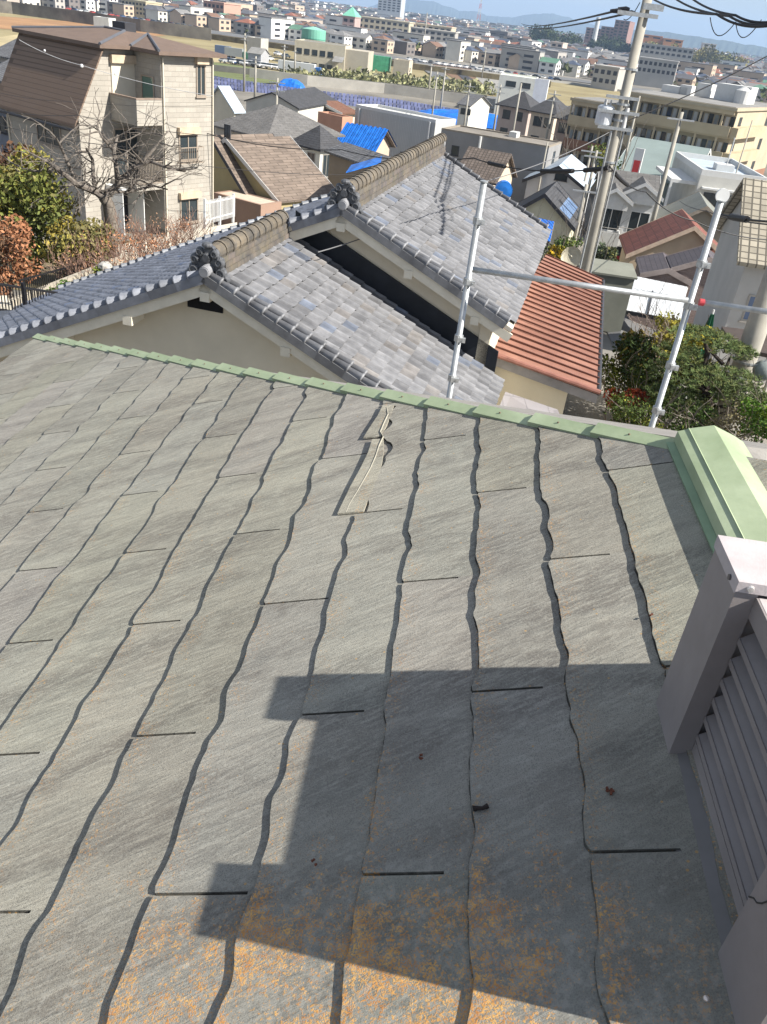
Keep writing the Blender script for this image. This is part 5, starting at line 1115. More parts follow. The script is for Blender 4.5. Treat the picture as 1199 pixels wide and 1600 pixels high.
# reddish bare shrubs along the garden
for i, (u, v, dd, rr) in enumerate([(150, 385, 27, .9), (190, 375, 27.5, 1.0), (228, 372, 28, .9), (210, 410, 25.5, .9), (262, 362, 29, .8), (165, 425, 25, .8), (240, 385, 27, .8), (120, 415, 26, .9), (290, 350, 30, .6)]):
    c = at(u, v, dd); g = ground(c.x, c.y); t = thing('bare_shrub', ['reddish bare shrub below the trunk of the old bare tree', 'tall reddish bare shrub right of the old bare tree trunk', 'reddish bare shrub before the garage of the beige house', 'thicket of pinkish twigs beside the tiled roof, lowest of the hedge', 'thin bare shrub in front of the beige house right corner', 'pinkish bare shrub behind the planting bed', 'bare shrub between the thicket and the garage', 'brownish bare shrub next to the lower green bush', 'small bare shrub at the far right end of the hedge'][i], 'shrub', (c.x, c.y, g), 0, 'bare shrubs of the garden hedge')
    mb = MB(); rnd = random.Random(40 + i); hh = c.z - g + rr * .5
    for k in range(11):
        branchy(mb, Vector((rnd.uniform(-.3, .3) * rr, rnd.uniform(-.3, .3), 0)), Vector((rnd.gauss(0, .42), rnd.gauss(0, .42), 1)), hh * .42, .03, 3, rnd, .55, (2, 3), .22, mn=.006)
    mb.build('twigs', M_twig, t, uv=False)
    mb = MB(); cl = [(Vector((rnd.uniform(-.7, .7) * rr, rnd.uniform(-.5, .5) * rr, hh * rnd.uniform(.5, .95))), Vector((.4, .4, .35)) * rr) for _ in range(6)]
    leaves(mb, cl, 260, .07, [(1, 1, 1), (1.4, 1.1, .9)], rnd); mb.build('buds', leafmat('faded leaf buds', (.30, .17, .10)), t, uv=False)['kind'] = 'stuff'
# garden bed wall, fence, pots, plants
a_, b_ = at(20, 470, 23.5), at(210, 395, 27); gA = ground(a_.x, a_.y); mb = MB()
w0, w1 = Vector((a_.x, a_.y, a_.z)), Vector((b_.x, b_.y, b_.z)); mb.slab([(w0.x, w0.y, gA - 1), (w1.x, w1.y, gA - 1), w1, w0], Vector((-.14, .1, 0)))
single('garden_wall', 'low pale concrete block wall behind the planting bed at left', 'wall', mb, mat('pale block wall', (.40, .36, .29), .95, .25, 2))
a2, b2 = at(135, 392, 31), at(366, 348, 37); mb = MB(); g2 = ground(a2.x, a2.y); mb.slab([(a2.x, a2.y, g2 - 2), (b2.x, b2.y, g2 - 3), b2, a2], Vector((.1, .15, 0)))
single('boundary_wall', 'long cream boundary wall with white coping below the beige three-storey house', 'wall', mb, mat('cream boundary wall', (.48, .44, .37), .9, .15, 1.5))
q0, q1 = at(322, 350, 38), at(366, 338, 42)
fence(q0, q1, 1.0, 22, 'white slatted railing on the boundary wall right of the beige house', M_wframe, slatw=.05)
fa, fb = at(0, 490, 20.5), at(100, 475, 21.5); fz = fa.z
M_blk = mat('black painted fence metal', (.012, .012, .014), .5)
t = thing('black_fence', 'black metal rail fence in front of the garden at the left edge', 'fence', (fa.x, fa.y, ground(fa.x, fa.y)))
mb = MB(); fa2, fb2 = at(-40, 440, 20.5), at(105, 462, 21.5)
for q in (0, .62): mb.obox(fa2 - Vector((0, 0, q * 1.0)), fb2 - fa2, Vector((0, .04, 0)), Vector((0, 0, .05)))
for i in range(30): P = fa2.lerp(fb2, (i + .5) / 30); mb.obox(P - Vector((0, 0, .62)), Vector((.02, 0, 0)), Vector((0, .02, 0)), Vector((0, 0, .62)))
mb.build('rails', M_blk, t, world=True)
for q in (.02, .5, .98): P = fa2.lerp(fb2, q); mb = MB(); mb.obox(Vector((P.x - .03, P.y - .03, t.location.z - .5)), Vector((.07, 0, 0)), Vector((0, .07, 0)), Vector((0, 0, P.z + .15 - t.location.z + .5))); mb.build('post', M_blk, t, world=True)
t = thing('black_fence', 'black garden fence running back beside the lower green bush', 'fence', (at(60, 430, 24).x, at(60, 430, 24).y, ground(*at(60, 430, 24).xy)))
fa2, fb2 = at(30, 440, 23), at(140, 410, 27.5); mb = MB()
for q in (0, .9): mb.obox(fa2 - Vector((0, 0, q)), fb2 - fa2, Vector((0, .04, 0)), Vector((0, 0, .05)))
for i in range(40): P = fa2.lerp(fb2, (i + .5) / 40); mb.obox(P - Vector((0, 0, .9)), Vector((.02, 0, 0)), Vector((0, .02, 0)), Vector((0, 0, .9)))
mb.build('rails', M_blk, t, world=True)
for i, (u, v, dd, rr, col, lb) in enumerate([(112, 455, 23.5, .42, (.10, .17, .035), 'bright green leafy plant in the middle of the planting bed'), (92, 462, 23.2, .35, (.13, .20, .04), 'bright green plant beside the terracotta pots'), (138, 446, 24, .38, (.15, .19, .04), 'yellow-green plant near the stone in the bed'), (160, 432, 24.5, .38, (.11, .15, .05), 'green tuft right of the stone in the bed'), (60, 482, 22.5, .35, (.12, .15, .08), 'greyish green plant behind the black rail'), (180, 430, 25, .3, (.16, .14, .07), 'brownish green tuft at the right end of the bed')]):
    bush('bed_plant', lb, 'plant', at(u, v, dd), (rr, rr, rr * .7), 420, .12, col, GP, 60 + i, 'plants of the garden bed', 6, 1)
M_tc = mat('terracotta pot clay', (.33, .11, .06), .85, .2, 8)
for i, (u, v) in enumerate([(82, 468), (84, 484), (40, 498)]):
    c = at(u, v, 22.6); g = ground(c.x, c.y); t = thing('flower_pot', ['terracotta pot beside the bright plants, the farther of the stacked pair', 'terracotta pot beside the bright plants, the nearer of the pair', 'small terracotta pot behind the black rail'][i], 'pot', (c.x, c.y, c.z - .2), 0, 'terracotta pots')
    mb = MB(); mb.tube([(0, 0, 0), (0, 0, .24)], [.10, .14], 14); mb.build('pot', M_tc, t); mb = MB(); mb.tube([(0, 0, .24), (0, 0, .30)], [.16, .16], 14); mb.build('rim', M_tc, t); mb = MB(); mb.tube([(0, 0, -(c.z - .2 - g)), (0, 0, 0)], .12, 8); mb.build('stand', M_conc, t)
mb = MB(); c = at(170, 418, 24.6); g = ground(c.x, c.y)
for i in range(4): mb.ball((c.x + .1 * i - .1, c.y + .05 * (i % 2), c.z - .1 * i), (.22, .2, .16), 8, 6, .08)
mb.ball((c.x, c.y, (c.z + g) / 2 - .2), (.5, .4, (c.z - g) / 2), 9, 7, .06); single('garden_stone', 'pale garden stone among the plants of the bed', 'stone', mb, M_conc)
P = [at(-60, 500, 19), at(34, 500, 19), at(14, 476, 22), at(-60, 470, 22)]
t = thing('dark_lean_roof', 'small dark grey roof corner at the left edge beyond the tiled eave', 'roof', (P[1].x, P[1].y, ground(P[1].x, P[1].y))); mb = MB(); mb.slab(P, Vector((0, 0, -.1))); mb.build('roof_sheet', mat('dark blue grey sheet', (.07, .08, .10), .6, .2), t, world=True)
mb = MB(); mb.slab([(p.x, p.y, t.location.z) for p in P], Vector((0, 0, P[1].z - .4 - t.location.z))); mb.build('wall', M_cream, t, world=True)
# --- right garden
bush('camellia_bush', 'dense dark green bush with red flowers beside the red-brown lean-to roof', 'bush', at(985, 572, 20), (.85, 1.0, .82), 4600, .11, (.055, .075, .022), [(1, 1, 1), (.7, .8, .7), (1.9, 1.7, .9), (1.8, 1.0, .7)], 21, nclump=14)
bush('yellow_green_bush', 'yellow-green bush glimpsed through the right scaffold pole', 'bush', at(1058, 545, 21.5), (.95, 1.0, .75), 4200, .10, (.21, .20, .035), [(1, 1, 1), (1.35, 1.2, .9), (.7, .8, .6)], 22, nclump=11)
bush('red_bush', 'small dark red-leaved bush low in the right garden', 'bush', at(978, 625, 18.5), (.5, .5, .42), 1400, .08, (.17, .035, .02), [(1, 1, 1), (.6, .7, .7), (1.4, 1.3, 1)], 23)
bush('clipped_bush', 'olive green rounded bush below the dark camellia', 'bush', at(1010, 655, 17.5), (.9, .8, .5), 3200, .07, (.10, .115, .035), GP, 24)
bush('clipped_bush', 'dark green bush below the pine beside the right scaffold pole foot', 'bush', at(1075, 672, 17.5), (.8, .8, .55), 2600, .07, (.055, .08, .025), GP, 25)
bush('pale_bush', 'bush with pale brownish leaves right of the pine trunk', 'bush', at(1140, 665, 18), (.95, .9, .6), 3000, .07, (.17, .15, .08), [(1, 1, 1), (1.5, 1.4, 1.2), (.5, .65, .4)], 26)
bush('edge_bush', 'bright green bush at the right edge above the green ridge cap', 'bush', at(1195, 678, 17), (.7, .8, .55), 2600, .08, (.07, .12, .02), GP, 27)
bush('olive_bush', 'olive green bush mass between the camellia and the pine', 'bush', at(1030, 605, 19.5), (.85, .9, .8), 3400, .09, (.095, .105, .03), GP, 28, nclump=10)
bush('olive_bush', 'olive bush directly behind the pine under the green parasol', 'bush', at(1120, 605, 20.5), (1.1, .9, .9), 3400, .09, (.10, .10, .035), GP, 29, nclump=10)
# pine with layered pads
c = at(1103, 665, 19); g = ground(c.x, c.y); pn = thing('pine_tree', 'dark layered garden pine with crooked trunk right of the right scaffold pole', 'tree', (c.x, c.y, g)); rnd = random.Random(5)
def lq(u, v, dd=19): return at(u, v, dd) - Vector((c.x, c.y, g))
mb = MB(); mb.tube([Vector((0, 0, -.2)), lq(1105, 655), lq(1106, 625), lq(1103, 600), lq(1098, 575), lq(1106, 550), lq(1100, 530)], [.13, .12, .11, .10, .08, .06, .03], 9, cap=False); mb.build('trunk', mat('dark pine bark', (.045, .035, .028), .95, .4, 14, .012, 40), pn, smooth=True)
pads = [(1102, 530, .8, 19), (1060, 552, .55, 18.6), (1145, 548, .55, 19.4), (1075, 585, .85, 18.6), (1135, 590, .8, 18.7), (1165, 622, .8, 18.8), (1055, 620, .7, 18.5), (1110, 612, .6, 19.6), (1190, 632, .5, 19.2), (1085, 640, .5, 18.4)]
mbb = MB(); mbl = MB()
for (u, v, r, dd) in pads:
    P = lq(u, v, dd); s0 = Vector((0, 0, P.z - .45)) + Vector((P.x, P.y, 0)) * .12
    mid = s0.lerp(P, .55) + Vector((0, 0, -.06)); mbb.tube([s0, mid, P - Vector((0, 0, .1))], [.05, .035, .015], 6, cap=False)
    for k in range(int(300 * r)):
        a = rnd.uniform(0, 6.28); q = rnd.random() ** .5; ctr = P + Vector((math.cos(a) * q * r, math.sin(a) * q * r * .9, (1 - q * q) * .16 * r + rnd.uniform(-.09, .05)))
        col = rnd.uniform(.65, 1.5); mbl.col = (col * (1.25 if rnd.random() < .25 else 1), col, col)
        for j in range(9):      # needle tuft
            d = Vector((rnd.gauss(0, .8), rnd.gauss(0, .8), rnd.uniform(.1, 1.2))).normalized() * rnd.uniform(.07, .12); s = d.orthogonal().normalized() * .010
            mbl.quad(ctr - s, ctr + s, ctr + d + s * .3, ctr + d - s * .3)
mbb.build('limbs', MC['dark pine bark'], pn, uv=False); mbl.build('needles', leafmat('pine needles', (.075, .105, .035)), pn, uv=False)
# bare twiggy tree
c = at(1010, 590, 20.5); g = ground(c.x, c.y); t = thing('bare_sapling', 'pale bare twiggy tree rising in front of the white corrugated carport', 'tree', (c.x, c.y, g)); mb = MB(); rnd = random.Random(77)
zz_ = at(1012, 560, 20.5).z - g; mb.tube([(0, 0, 0), (.03, 0, zz_ * .6), (0, .02, zz_)], [.06, .05, .04], 7, cap=False)
for k in range(7): branchy(mb, Vector((0, 0, zz_ - rnd.random() * .5)), Vector((rnd.gauss(0, .5), rnd.gauss(0, .4), 1)), .62, .028, 3, rnd, .6, (2, 3), .08, mn=.005)
mb.build('branches', mat('pale bare bark', (.30, .24, .20), .9, .25, 6), t, uv=False)
# small plants near the houses beyond
for i, (u, v, dd, rr, col, lb) in enumerate([(878, 385, 46, 1.0, (.12, .15, .05), 'green shrub left of the concrete pole foot'), (873, 398, 44, .6, (.34, .24, .03), 'small golden-yellow shrub left of the concrete pole foot'), (947, 395, 50, .9, (.12, .13, .09), 'greyish shrub in front of the twin-gable house'), (938, 255, 90, 2.5, (.09, .10, .035), 'dark green hedge clump beside the grey-green hall'), (880, 250, 92, 1.6, (.5, .5, .48), 'pale heap of equipment beside the grey block')]):
    if i == 4: continue
    bush('garden_shrub', lb, 'shrub', at(u, v, dd), (rr, rr, rr * .8), 900, .16 if rr < 2 else .3, col, GP, 90 + i, 'shrubs among the houses')
# cluttered yard: scooter and pots
c = at(972, 412, 62); g = at(972, 416, 62).z; sc_ = thing('red_scooter', 'small red scooter parked beside the twin-gable white house', 'scooter', (c.x, c.y, g)); M_rd = mat('red paint', (.42, .05, .06), .6)
for x in (-.55, .55):
    mb = MB(); rg = [(x + .24 * math.cos(a * .524), 0, .27 + .24 * math.sin(a * .524)) for a in range(13)]; mb.tube(rg, .05, 7); mb.build('wheel', M_dark, sc_)
mb = MB(); mb.tube([(-.6, 0, .45), (-.35, 0, .62), (0, 0, .35), (.35, 0, .35), (.48, 0, .75)], [.12, .17, .14, .12, .10], 10); mb.build('body', M_rd, sc_, smooth=True)
mb = MB(); mb.tube([(-.55, 0, .78), (-.05, 0, .74)], [.12, .13], 10); mb.build('seat', M_dark, sc_, smooth=True); mb = MB(); mb.tube([(.55, 0, .27), (.42, 0, 1.0), (.40, 0, 1.05)], .03, 6); mb.tube([(.4, -.3, 1.05), (.4, .3, 1.05)], .02, 6); mb.build('handlebar', M_dark, sc_)

# ================================================================== PLAIN, RIVER FLATS, ROADS
def sheet(name, px, m, dz, t=0):
    P = [G(u, v, dz) for u, v in px]; mb = MB(); mb.add(P, [tuple(range(len(P)))])
    n = (P[1] - P[0]).cross(P[2] - P[1])
    o = mb.build(name, m); o['kind'] = 'structure'; return o
M_grass = mat('dry winter grass', (.24, .185, .085), .95, .35, .03, c2=(.33, .28, .15)); M_field = mat('green field strip', (.13, .15, .06), .95, .3, .05)
M_asph = mat('worn asphalt', (.14, .14, .14), .9, .2, .1); M_soil = mat('brown soil slope', (.17, .105, .065), .95, .3, .05)
sheet('river_flats_grass', [(-80, 0), (60, 14), (330, 50), (640, 98), (900, 130), (1010, 150), (960, 190), (720, 160), (520, 128), (330, 118), (120, 160), (-80, 190)], M_grass, .06)
sheet('reddish_grass_strip', [(-60, 22), (60, 30), (180, 40), (260, 56), (180, 60), (40, 48), (-60, 42)], mat('reddish dry grass', (.30, .17, .08), .95, .3, .05), .12)
sheet('pale_field', [(-80, 70), (60, 50), (200, 62), (330, 82), (380, 100), (330, 104), (150, 80), (0, 100)], mat('pale straw field', (.36, .30, .17), .95, .25, .05), .12)
sheet('riverside_road', [(330, 104), (520, 122), (700, 143), (900, 168), (900, 172), (700, 148), (520, 127), (330, 109)], M_asph, .18)
sheet('embankment_road', [(-60, 2), (80, 14), (330, 48), (640, 92), (900, 124), (1020, 142), (1020, 146), (900, 128), (640, 97), (330, 53), (80, 18), (-60, 6)], M_asph, .24)
sheet('ramp_road', [(640, 92), (662, 94), (690, 112), (720, 142), (700, 146), (672, 118)], M_asph, .30)
sheet('ramp_slope', [(668, 96), (740, 108), (790, 140), (742, 138), (712, 126)], M_soil, .20)
sheet('ramp_bank', [(705, 108), (712, 108), (765, 142), (745, 145)], mat('dark retaining slope', (.05, .05, .055), .9), .32)
sheet('gravel_lot', [(735, 100), (790, 108), (830, 150), (770, 148), (740, 118)], mat('grey gravel lot', (.26, .25, .23), .95, .2, .1), .26)
sheet('green_verge', [(330, 98), (390, 106), (480, 130), (400, 132), (325, 118)], M_field, .22)
sheet('vegetable_gardens', [(470, 112), (560, 112), (700, 128), (790, 140), (760, 150), (560, 133), (440, 122)], mat('garden plots', (.15, .16, .075), .95, .45, .09, c2=(.34, .33, .24)), .22)
sheet('village_lane', [(985, 480), (1030, 520), (960, 545), (940, 500)], M_asph, .03)
sheet('car_yard', [(940, 400), (985, 395), (985, 440), (930, 430)], M_asph, .03)
sheet('garden_paving', [(1120, 560), (1215, 560), (1215, 640), (1150, 640)], mat('pale gravel path', (.33, .30, .26), .95, .2, 2), .03)
sheet('garden_lawn', [(-60, 520), (110, 455), (240, 395), (300, 372), (150, 380), (-60, 420)], mat('winter garden soil', (.17, .14, .075), .95, .4, 1.2), .03)
# walls along the flats: long thin solids following the ground
def wallline(name, label, px, h, m, th_=.5, cat='wall'):
    P = [G(u, v, 0) for u, v in px]; mb = MB()
    vs = []
    for i, p in enumerate(P):
        d = (P[min(i + 1, len(P) - 1)] - P[max(i - 1, 0)]).normalized(); n = Vector((-d.y, d.x, 0)) * th_
        vs += [p - Vector((0, 0, .5)), p + Vector((0, 0, h)), p + n + Vector((0, 0, h)), p + n - Vector((0, 0, .5))]
    fs = [(4 * i + a, 4 * i + 4 + a, 4 * i + 4 + (a + 1) % 4, 4 * i + (a + 1) % 4) for i in range(len(P) - 1) for a in range(4)] + [(0, 1, 2, 3), tuple(4 * (len(P) - 1) + a for a in (3, 2, 1, 0))]
    mb.add(vs, fs); return single(name, label, cat, mb, m, origin=P[0])
wallline('river_wall', 'long dark stone river wall at the top left behind the dry grass', [(-60, 14), (20, 22), (120, 36), (220, 50), (330, 64)], 4.8, mat('dark river wall stone', (.12, .105, .09), .95, .4, .12, c2=(.22, .20, .165)))
wallline('river_wall', 'grey concrete embankment wall running behind the blue covers', [(390, 122), (480, 134), (600, 146), (740, 165), (800, 176)], 2.4, mat('pale embankment concrete', (.36, .34, .30), .9, .2, .2))
wallline('river_wall', 'dark low wall between the garden plots and the riverside road', [(330, 112), (480, 128), (620, 142), (760, 160)], 1.7, mat('dark stained concrete', (.13, .125, .11), .95, .3, .2))
wallline('guard_fence', 'pale guard rail along the embankment road across the middle distance', [(330, 56), (640, 101), (760, 116), (900, 133), (1010, 150)], .9, mat('pale guard rail', (.42, .41, .38), .7, .1), .15, 'guard rail')
wallline('river_bank_hedge', 'brown scrubby bank under the embankment road', [(330, 62), (470, 82), (640, 108), (860, 137)], 2.2, mat('brown scrub bank', (.16, .12, .07), .95, .45, .3, c2=(.24, .20, .11)), 3., 'bank')
# blue covers laid in rows
for i, (px, lb, n) in enumerate([([(335, 122), (470, 142), (470, 152), (335, 140)], 'blue-purple cover sheets in rows left, behind the beige three-storey house', 26), ([(480, 143), (620, 158), (745, 178), (760, 200), (620, 178), (480, 156)], 'long rows of blue-purple cover sheets behind the white warehouse', 46)]):
    P = [G(u, v, 0) for u, v in px]; k = len(P) // 2; lo = P[:k]; hi = list(reversed(P[k:])); mb = MB()
    for s_ in range(k - 1):
        m = int(n / (k - 1))
        for j in range(m):
            for r_ in range(3):
                f0, f1 = j / m, (j + .82) / m; g0, g1 = r_ / 3, (r_ + .8) / 3
                a = lo[s_].lerp(lo[s_ + 1], f0).lerp(hi[s_].lerp(hi[s_ + 1], f0), g0); b_ = lo[s_].lerp(lo[s_ + 1], f1).lerp(hi[s_].lerp(hi[s_ + 1], f1), g0); c_ = lo[s_].lerp(lo[s_ + 1], f1).lerp(hi[s_].lerp(hi[s_ + 1], f1), g1); d_ = lo[s_].lerp(lo[s_ + 1], f0).lerp(hi[s_].lerp(hi[s_ + 1], f0), g1)
                q = random.uniform(.7, 1.35); mb.col = (q, q, q); hh = .7; m0, m1 = a.lerp(d_, .5) + Vector((0, 0, hh)), b_.lerp(c_, .5) + Vector((0, 0, hh))
                mb.add([a, b_, c_, d_, m0, m1], [(0, 1, 5, 4), (2, 3, 4, 5), (0, 4, 3), (1, 2, 5)])
    o = single('blue_covers', lb, 'covers', mb, mat('blue purple cover sheet', (.095, .105, .19), .55, .3, .3, attr=True)); o['kind'] = 'stuff'
for (u, v, sx, sy, hh, lb) in ((455, 139, 3.4, 3, 2.2, 'bright blue tarpaulin heap right of the old grey warehouse roof'), (742, 196, 11, 4, 2.6, 'bright blue tarpaulin heap beyond the grey flat block'), (700, 190, 8, 5, 2.2, 'bright blue tarpaulin over a stack right behind the white warehouse')):
    c = G(u, v); mb = MB(); rnd = random.Random(u); nx, ny = 9, 7; vs = []
    for j in range(ny + 1):
        for i in range(nx + 1):
            x, y_ = (i / nx - .5) * 2, (j / ny - .5) * 2; z = hh * max(0, 1 - max(abs(x), abs(y_)) ** 3) + rnd.uniform(-.2, .2); vs.append(c + Vector((x * sx, y_ * sy, max(.05, z))))
    mb.add(vs, [(j * (nx + 1) + i, j * (nx + 1) + i + 1, (j + 1) * (nx + 1) + i + 1, (j + 1) * (nx + 1) + i) for j in range(ny) for i in range(nx)])
    single('tarpaulin_heap', lb, 'tarpaulin', mb, M_tarp)

# ================================================================== MIDDLE DISTANCE
fac, W, D, h = B('factory', 'cream factory with two rows of small square windows below the green tank', (540, 74), 322, -3, (461, 64), None, (.46, .42, .33), M_flat, 'flat', d=16, cat='factory', parapet=.4,
    wins=[('f', .04 + .155 * i, zt_, 1.9, 1.7, M_dark, None, .05, 1) for zt_ in (3.6, 7.6) for i in range(5)])
mb = MB(); mb.box(W, W + 8, 1, 15, -1, h - .6); mb.build('side_block', mat('cream side block', (.40, .36, .29), .9, .1, .3), fac)
mb = MB(); mb.slab([(W * .80, -5, 2.6), (W, -5, 2.6), (W, -.05, 4), (W * .80, -.05, 4)], Vector((0, 0, .15))); mb.build('canopy', M_flat, fac)
c = at(490, 60, 346); g = ground(c.x, c.y); t = thing('green_tank', 'big pale green cylindrical tank rising behind the cream factory', 'tank', (c.x, c.y, g)); zt_ = at(490, 46, 346).z - g
mb = MB(); mb.tube([(0, 0, 0), (0, 0, zt_)], 4.4, 26); mb.build('shell', mat('pale green tank paint', (.16, .40, .30), .6, .08, .3), t, smooth=False); mb = MB(); mb.tube([(0, 0, zt_), (0, 0, zt_ + .9)], [4.4, .4], 26); mb.build('lid', mat('tank lid', (.22, .46, .36), .6), t)
for z in (3, 6, 9): mb = MB(); mb.tube([(0, 0, zt_ - z), (0, 0, zt_ - z + .25)], 4.5, 26); mb.build('band', mat('tank band', (.10, .30, .22), .6), t)
B('small_block', 'small beige two-storey block with one dark window beside the curved ramp road', (640, 97), 315, -8, (616, 91), None, (.46, .40, .31), M_wht, 'flat', d=7, cat='block', wins=[('f', .25, 5.5, 1.6, 1.4, M_dark), ('r', .3, 3, 1.4, 1.2, M_dark)])
B('white_roof_shed', 'little white-roofed shed in the dry field at the upper left', (408, 62), 330, -15, (386, 58), None, (.42, .40, .36), M_wht, 'flat', d=6, cat='shed')
B('field_hut', 'white hut with a white panel standing in the dry flats above the beige house', (170, 30), 360, -10, (146, 27), None, (.55, .55, .53), M_wht, 'flat', d=5, cat='hut')
B('roadside_shed', 'grey roadside shed behind the parked trucks at the upper left', (408, 85), 290, -10, (388, 82), None, (.33, .33, .34), M_flat, 'gable', 1.4, .3, 'x', d=7, cat='shed')
for (u, v, w_, lb) in ((566, 108, 9, 'green net cage beside the cream factory'), (592, 112, 8, 'green net cage nearer the small beige block')):
    c = G(u, v); t = thing('net_cage', lb, 'net cage', c, 0, 'green net cages'); mn_ = mat('green netting', (.06, .27, .15), .8, .3, .8)
    mb = MB(); mb.box(-w_ / 2, w_ / 2, 0, 4, 0, 5); mb.build('netting', mn_, t)
    for x in (-w_ / 2, w_ / 2): mb = MB(); mb.tube([(x, -.1, 0), (x, -.1, 5.3)], .12, 6); mb.build('post', M_alu, t)
# vehicles
def make_car(col, label, kind='car'):
    t = thing('parked_car', label, 'car', (0, 0, 0), 0, 'parked cars far away'); pm = mat('car paint %s' % (col,), col, .35, .03, spec=.6); mb = MB()
    prof = [(-2.1, .35), (-2.15, .75), (-1.9, .95), (-1.45, 1.0), (1.0, .95), (1.9, .82), (2.1, .6), (2.08, .35)]
    mb.slab([(x, -.83, z) for x, z in prof], Vector((0, 1.66, 0))); mb.build('body', pm, t)
    mb = MB(); mb.hexa([(-1.75, -.76, .96), (1.1, -.76, .94), (1.1, .76, .94), (-1.75, .76, .96), (-1.35, -.64, 1.42), (.35, -.64, 1.42), (.35, .64, 1.42), (-1.35, .64, 1.42)]); mb.build('glasshouse', M_glass, t)
    mb = MB(); mb.box(-1.32, .32, -.63, .63, 1.421, 1.46); mb.build('car_roof', pm, t)
    for x in (-1.3, 1.3):
        for yy in (-.84, .68): mb = MB(); mb.tube([(x, yy, .32), (x, yy + .16, .32)], .32, 12); mb.build('wheel', M_dark, t)
    return t
cols_ = [((.62, .62, .62), 'white'), ((.05, .05, .055), 'black'), ((.32, .33, .34), 'silver'), ((.05, .09, .20), 'dark blue'), ((.35, .05, .04), 'red')]
cars = [make_car(c_, '%s car parked in the far distance' % n_) for c_, n_ in cols_]; used = [0] * 5; rnd = random.Random(2)
spots = [(60 + i * 9.5, 9 + i * 1.42 + (i % 2) * .5) for i in range(27)] + [(352 + i * 8, 100 + i * 1.0) for i in range(12)] + [(640 + i * 11, 96 + i * 1.5) for i in range(22)] + [(395 + i * 13, 88 + (i % 3) * 4) for i in range(5)]
nm = {}
for i, (u, v) in enumerate(spots):
    k = rnd.choice([0, 0, 0, 1, 1, 2, 2, 3, 4]); o = cars[k] if not used[k] else copy_tree(cars[k]); used[k] = 1
    P = G(u, v, .3); o.location = P; o.rotation_euler = (0, 0, rnd.choice([rad(75), rad(60), rad(-20)]) + rnd.uniform(-.1, .1))
    zone = ['in the long row on the road at the top left', 'beside the riverside road left of the cream factory', 'along the embankment road in front of the far houses', 'near the roadside shed in the dry field'][0 if i < 27 else 1 if i < 39 else 2 if i < 61 else 3]
    lb = '%s car parked %s' % (cols_[k][1], zone); o['label'] = lb; o['group'] = lb.replace('car parked', 'cars parked')
def truck(u, v, cabc, boxc, lb, L=7., rz=-.1):
    P = G(u, v, .25); t = thing('box_truck', lb, 'truck', P, rz)
    mb = MB(); mb.box(-L, 0, -1.1, 1.1, .9, 3.3); mb.build('cargo_box', mat('truck box %s' % (boxc,), boxc, .6, .06), t)
    mb = MB(); mb.slab([(.2, -1.05, .6), (2.0, -1.05, .6), (2.0, -1.05, 1.7), (1.6, -1.05, 2.6), (.2, -1.05, 2.6)], Vector((0, 2.1, 0))); cb = mb.build('cab', mat('truck cab %s' % (cabc,), cabc, .4, .06), t)
    mb = MB(); mb.slab([(1.64, -.95, 2.45), (2.0, -.95, 1.75), (2.03, -.95, 1.78), (1.68, -.95, 2.5)], Vector((0, 1.9, 0))); mb.build('windscreen', M_glass, cb)
    for x in (-L + 1, 1.1):
        for yy in (-1.12, .85): mb = MB(); mb.tube([(x, yy, .45), (x, yy + .27, .45)], .45, 12); mb.build('wheel', M_dark, t)
truck(492, 122, (.04, .16, .45), (.60, .60, .58), 'white box truck with a blue cab parked below the cream factory', 11)
truck(380, 96, (.06, .18, .12), (.25, .27, .28), 'dark grey truck parked beside the roadside shed', 6)
truck(360, 92, (.5, .5, .5), (.10, .14, .22), 'small blue-grey truck with pale cab at the roadside shed', 5)

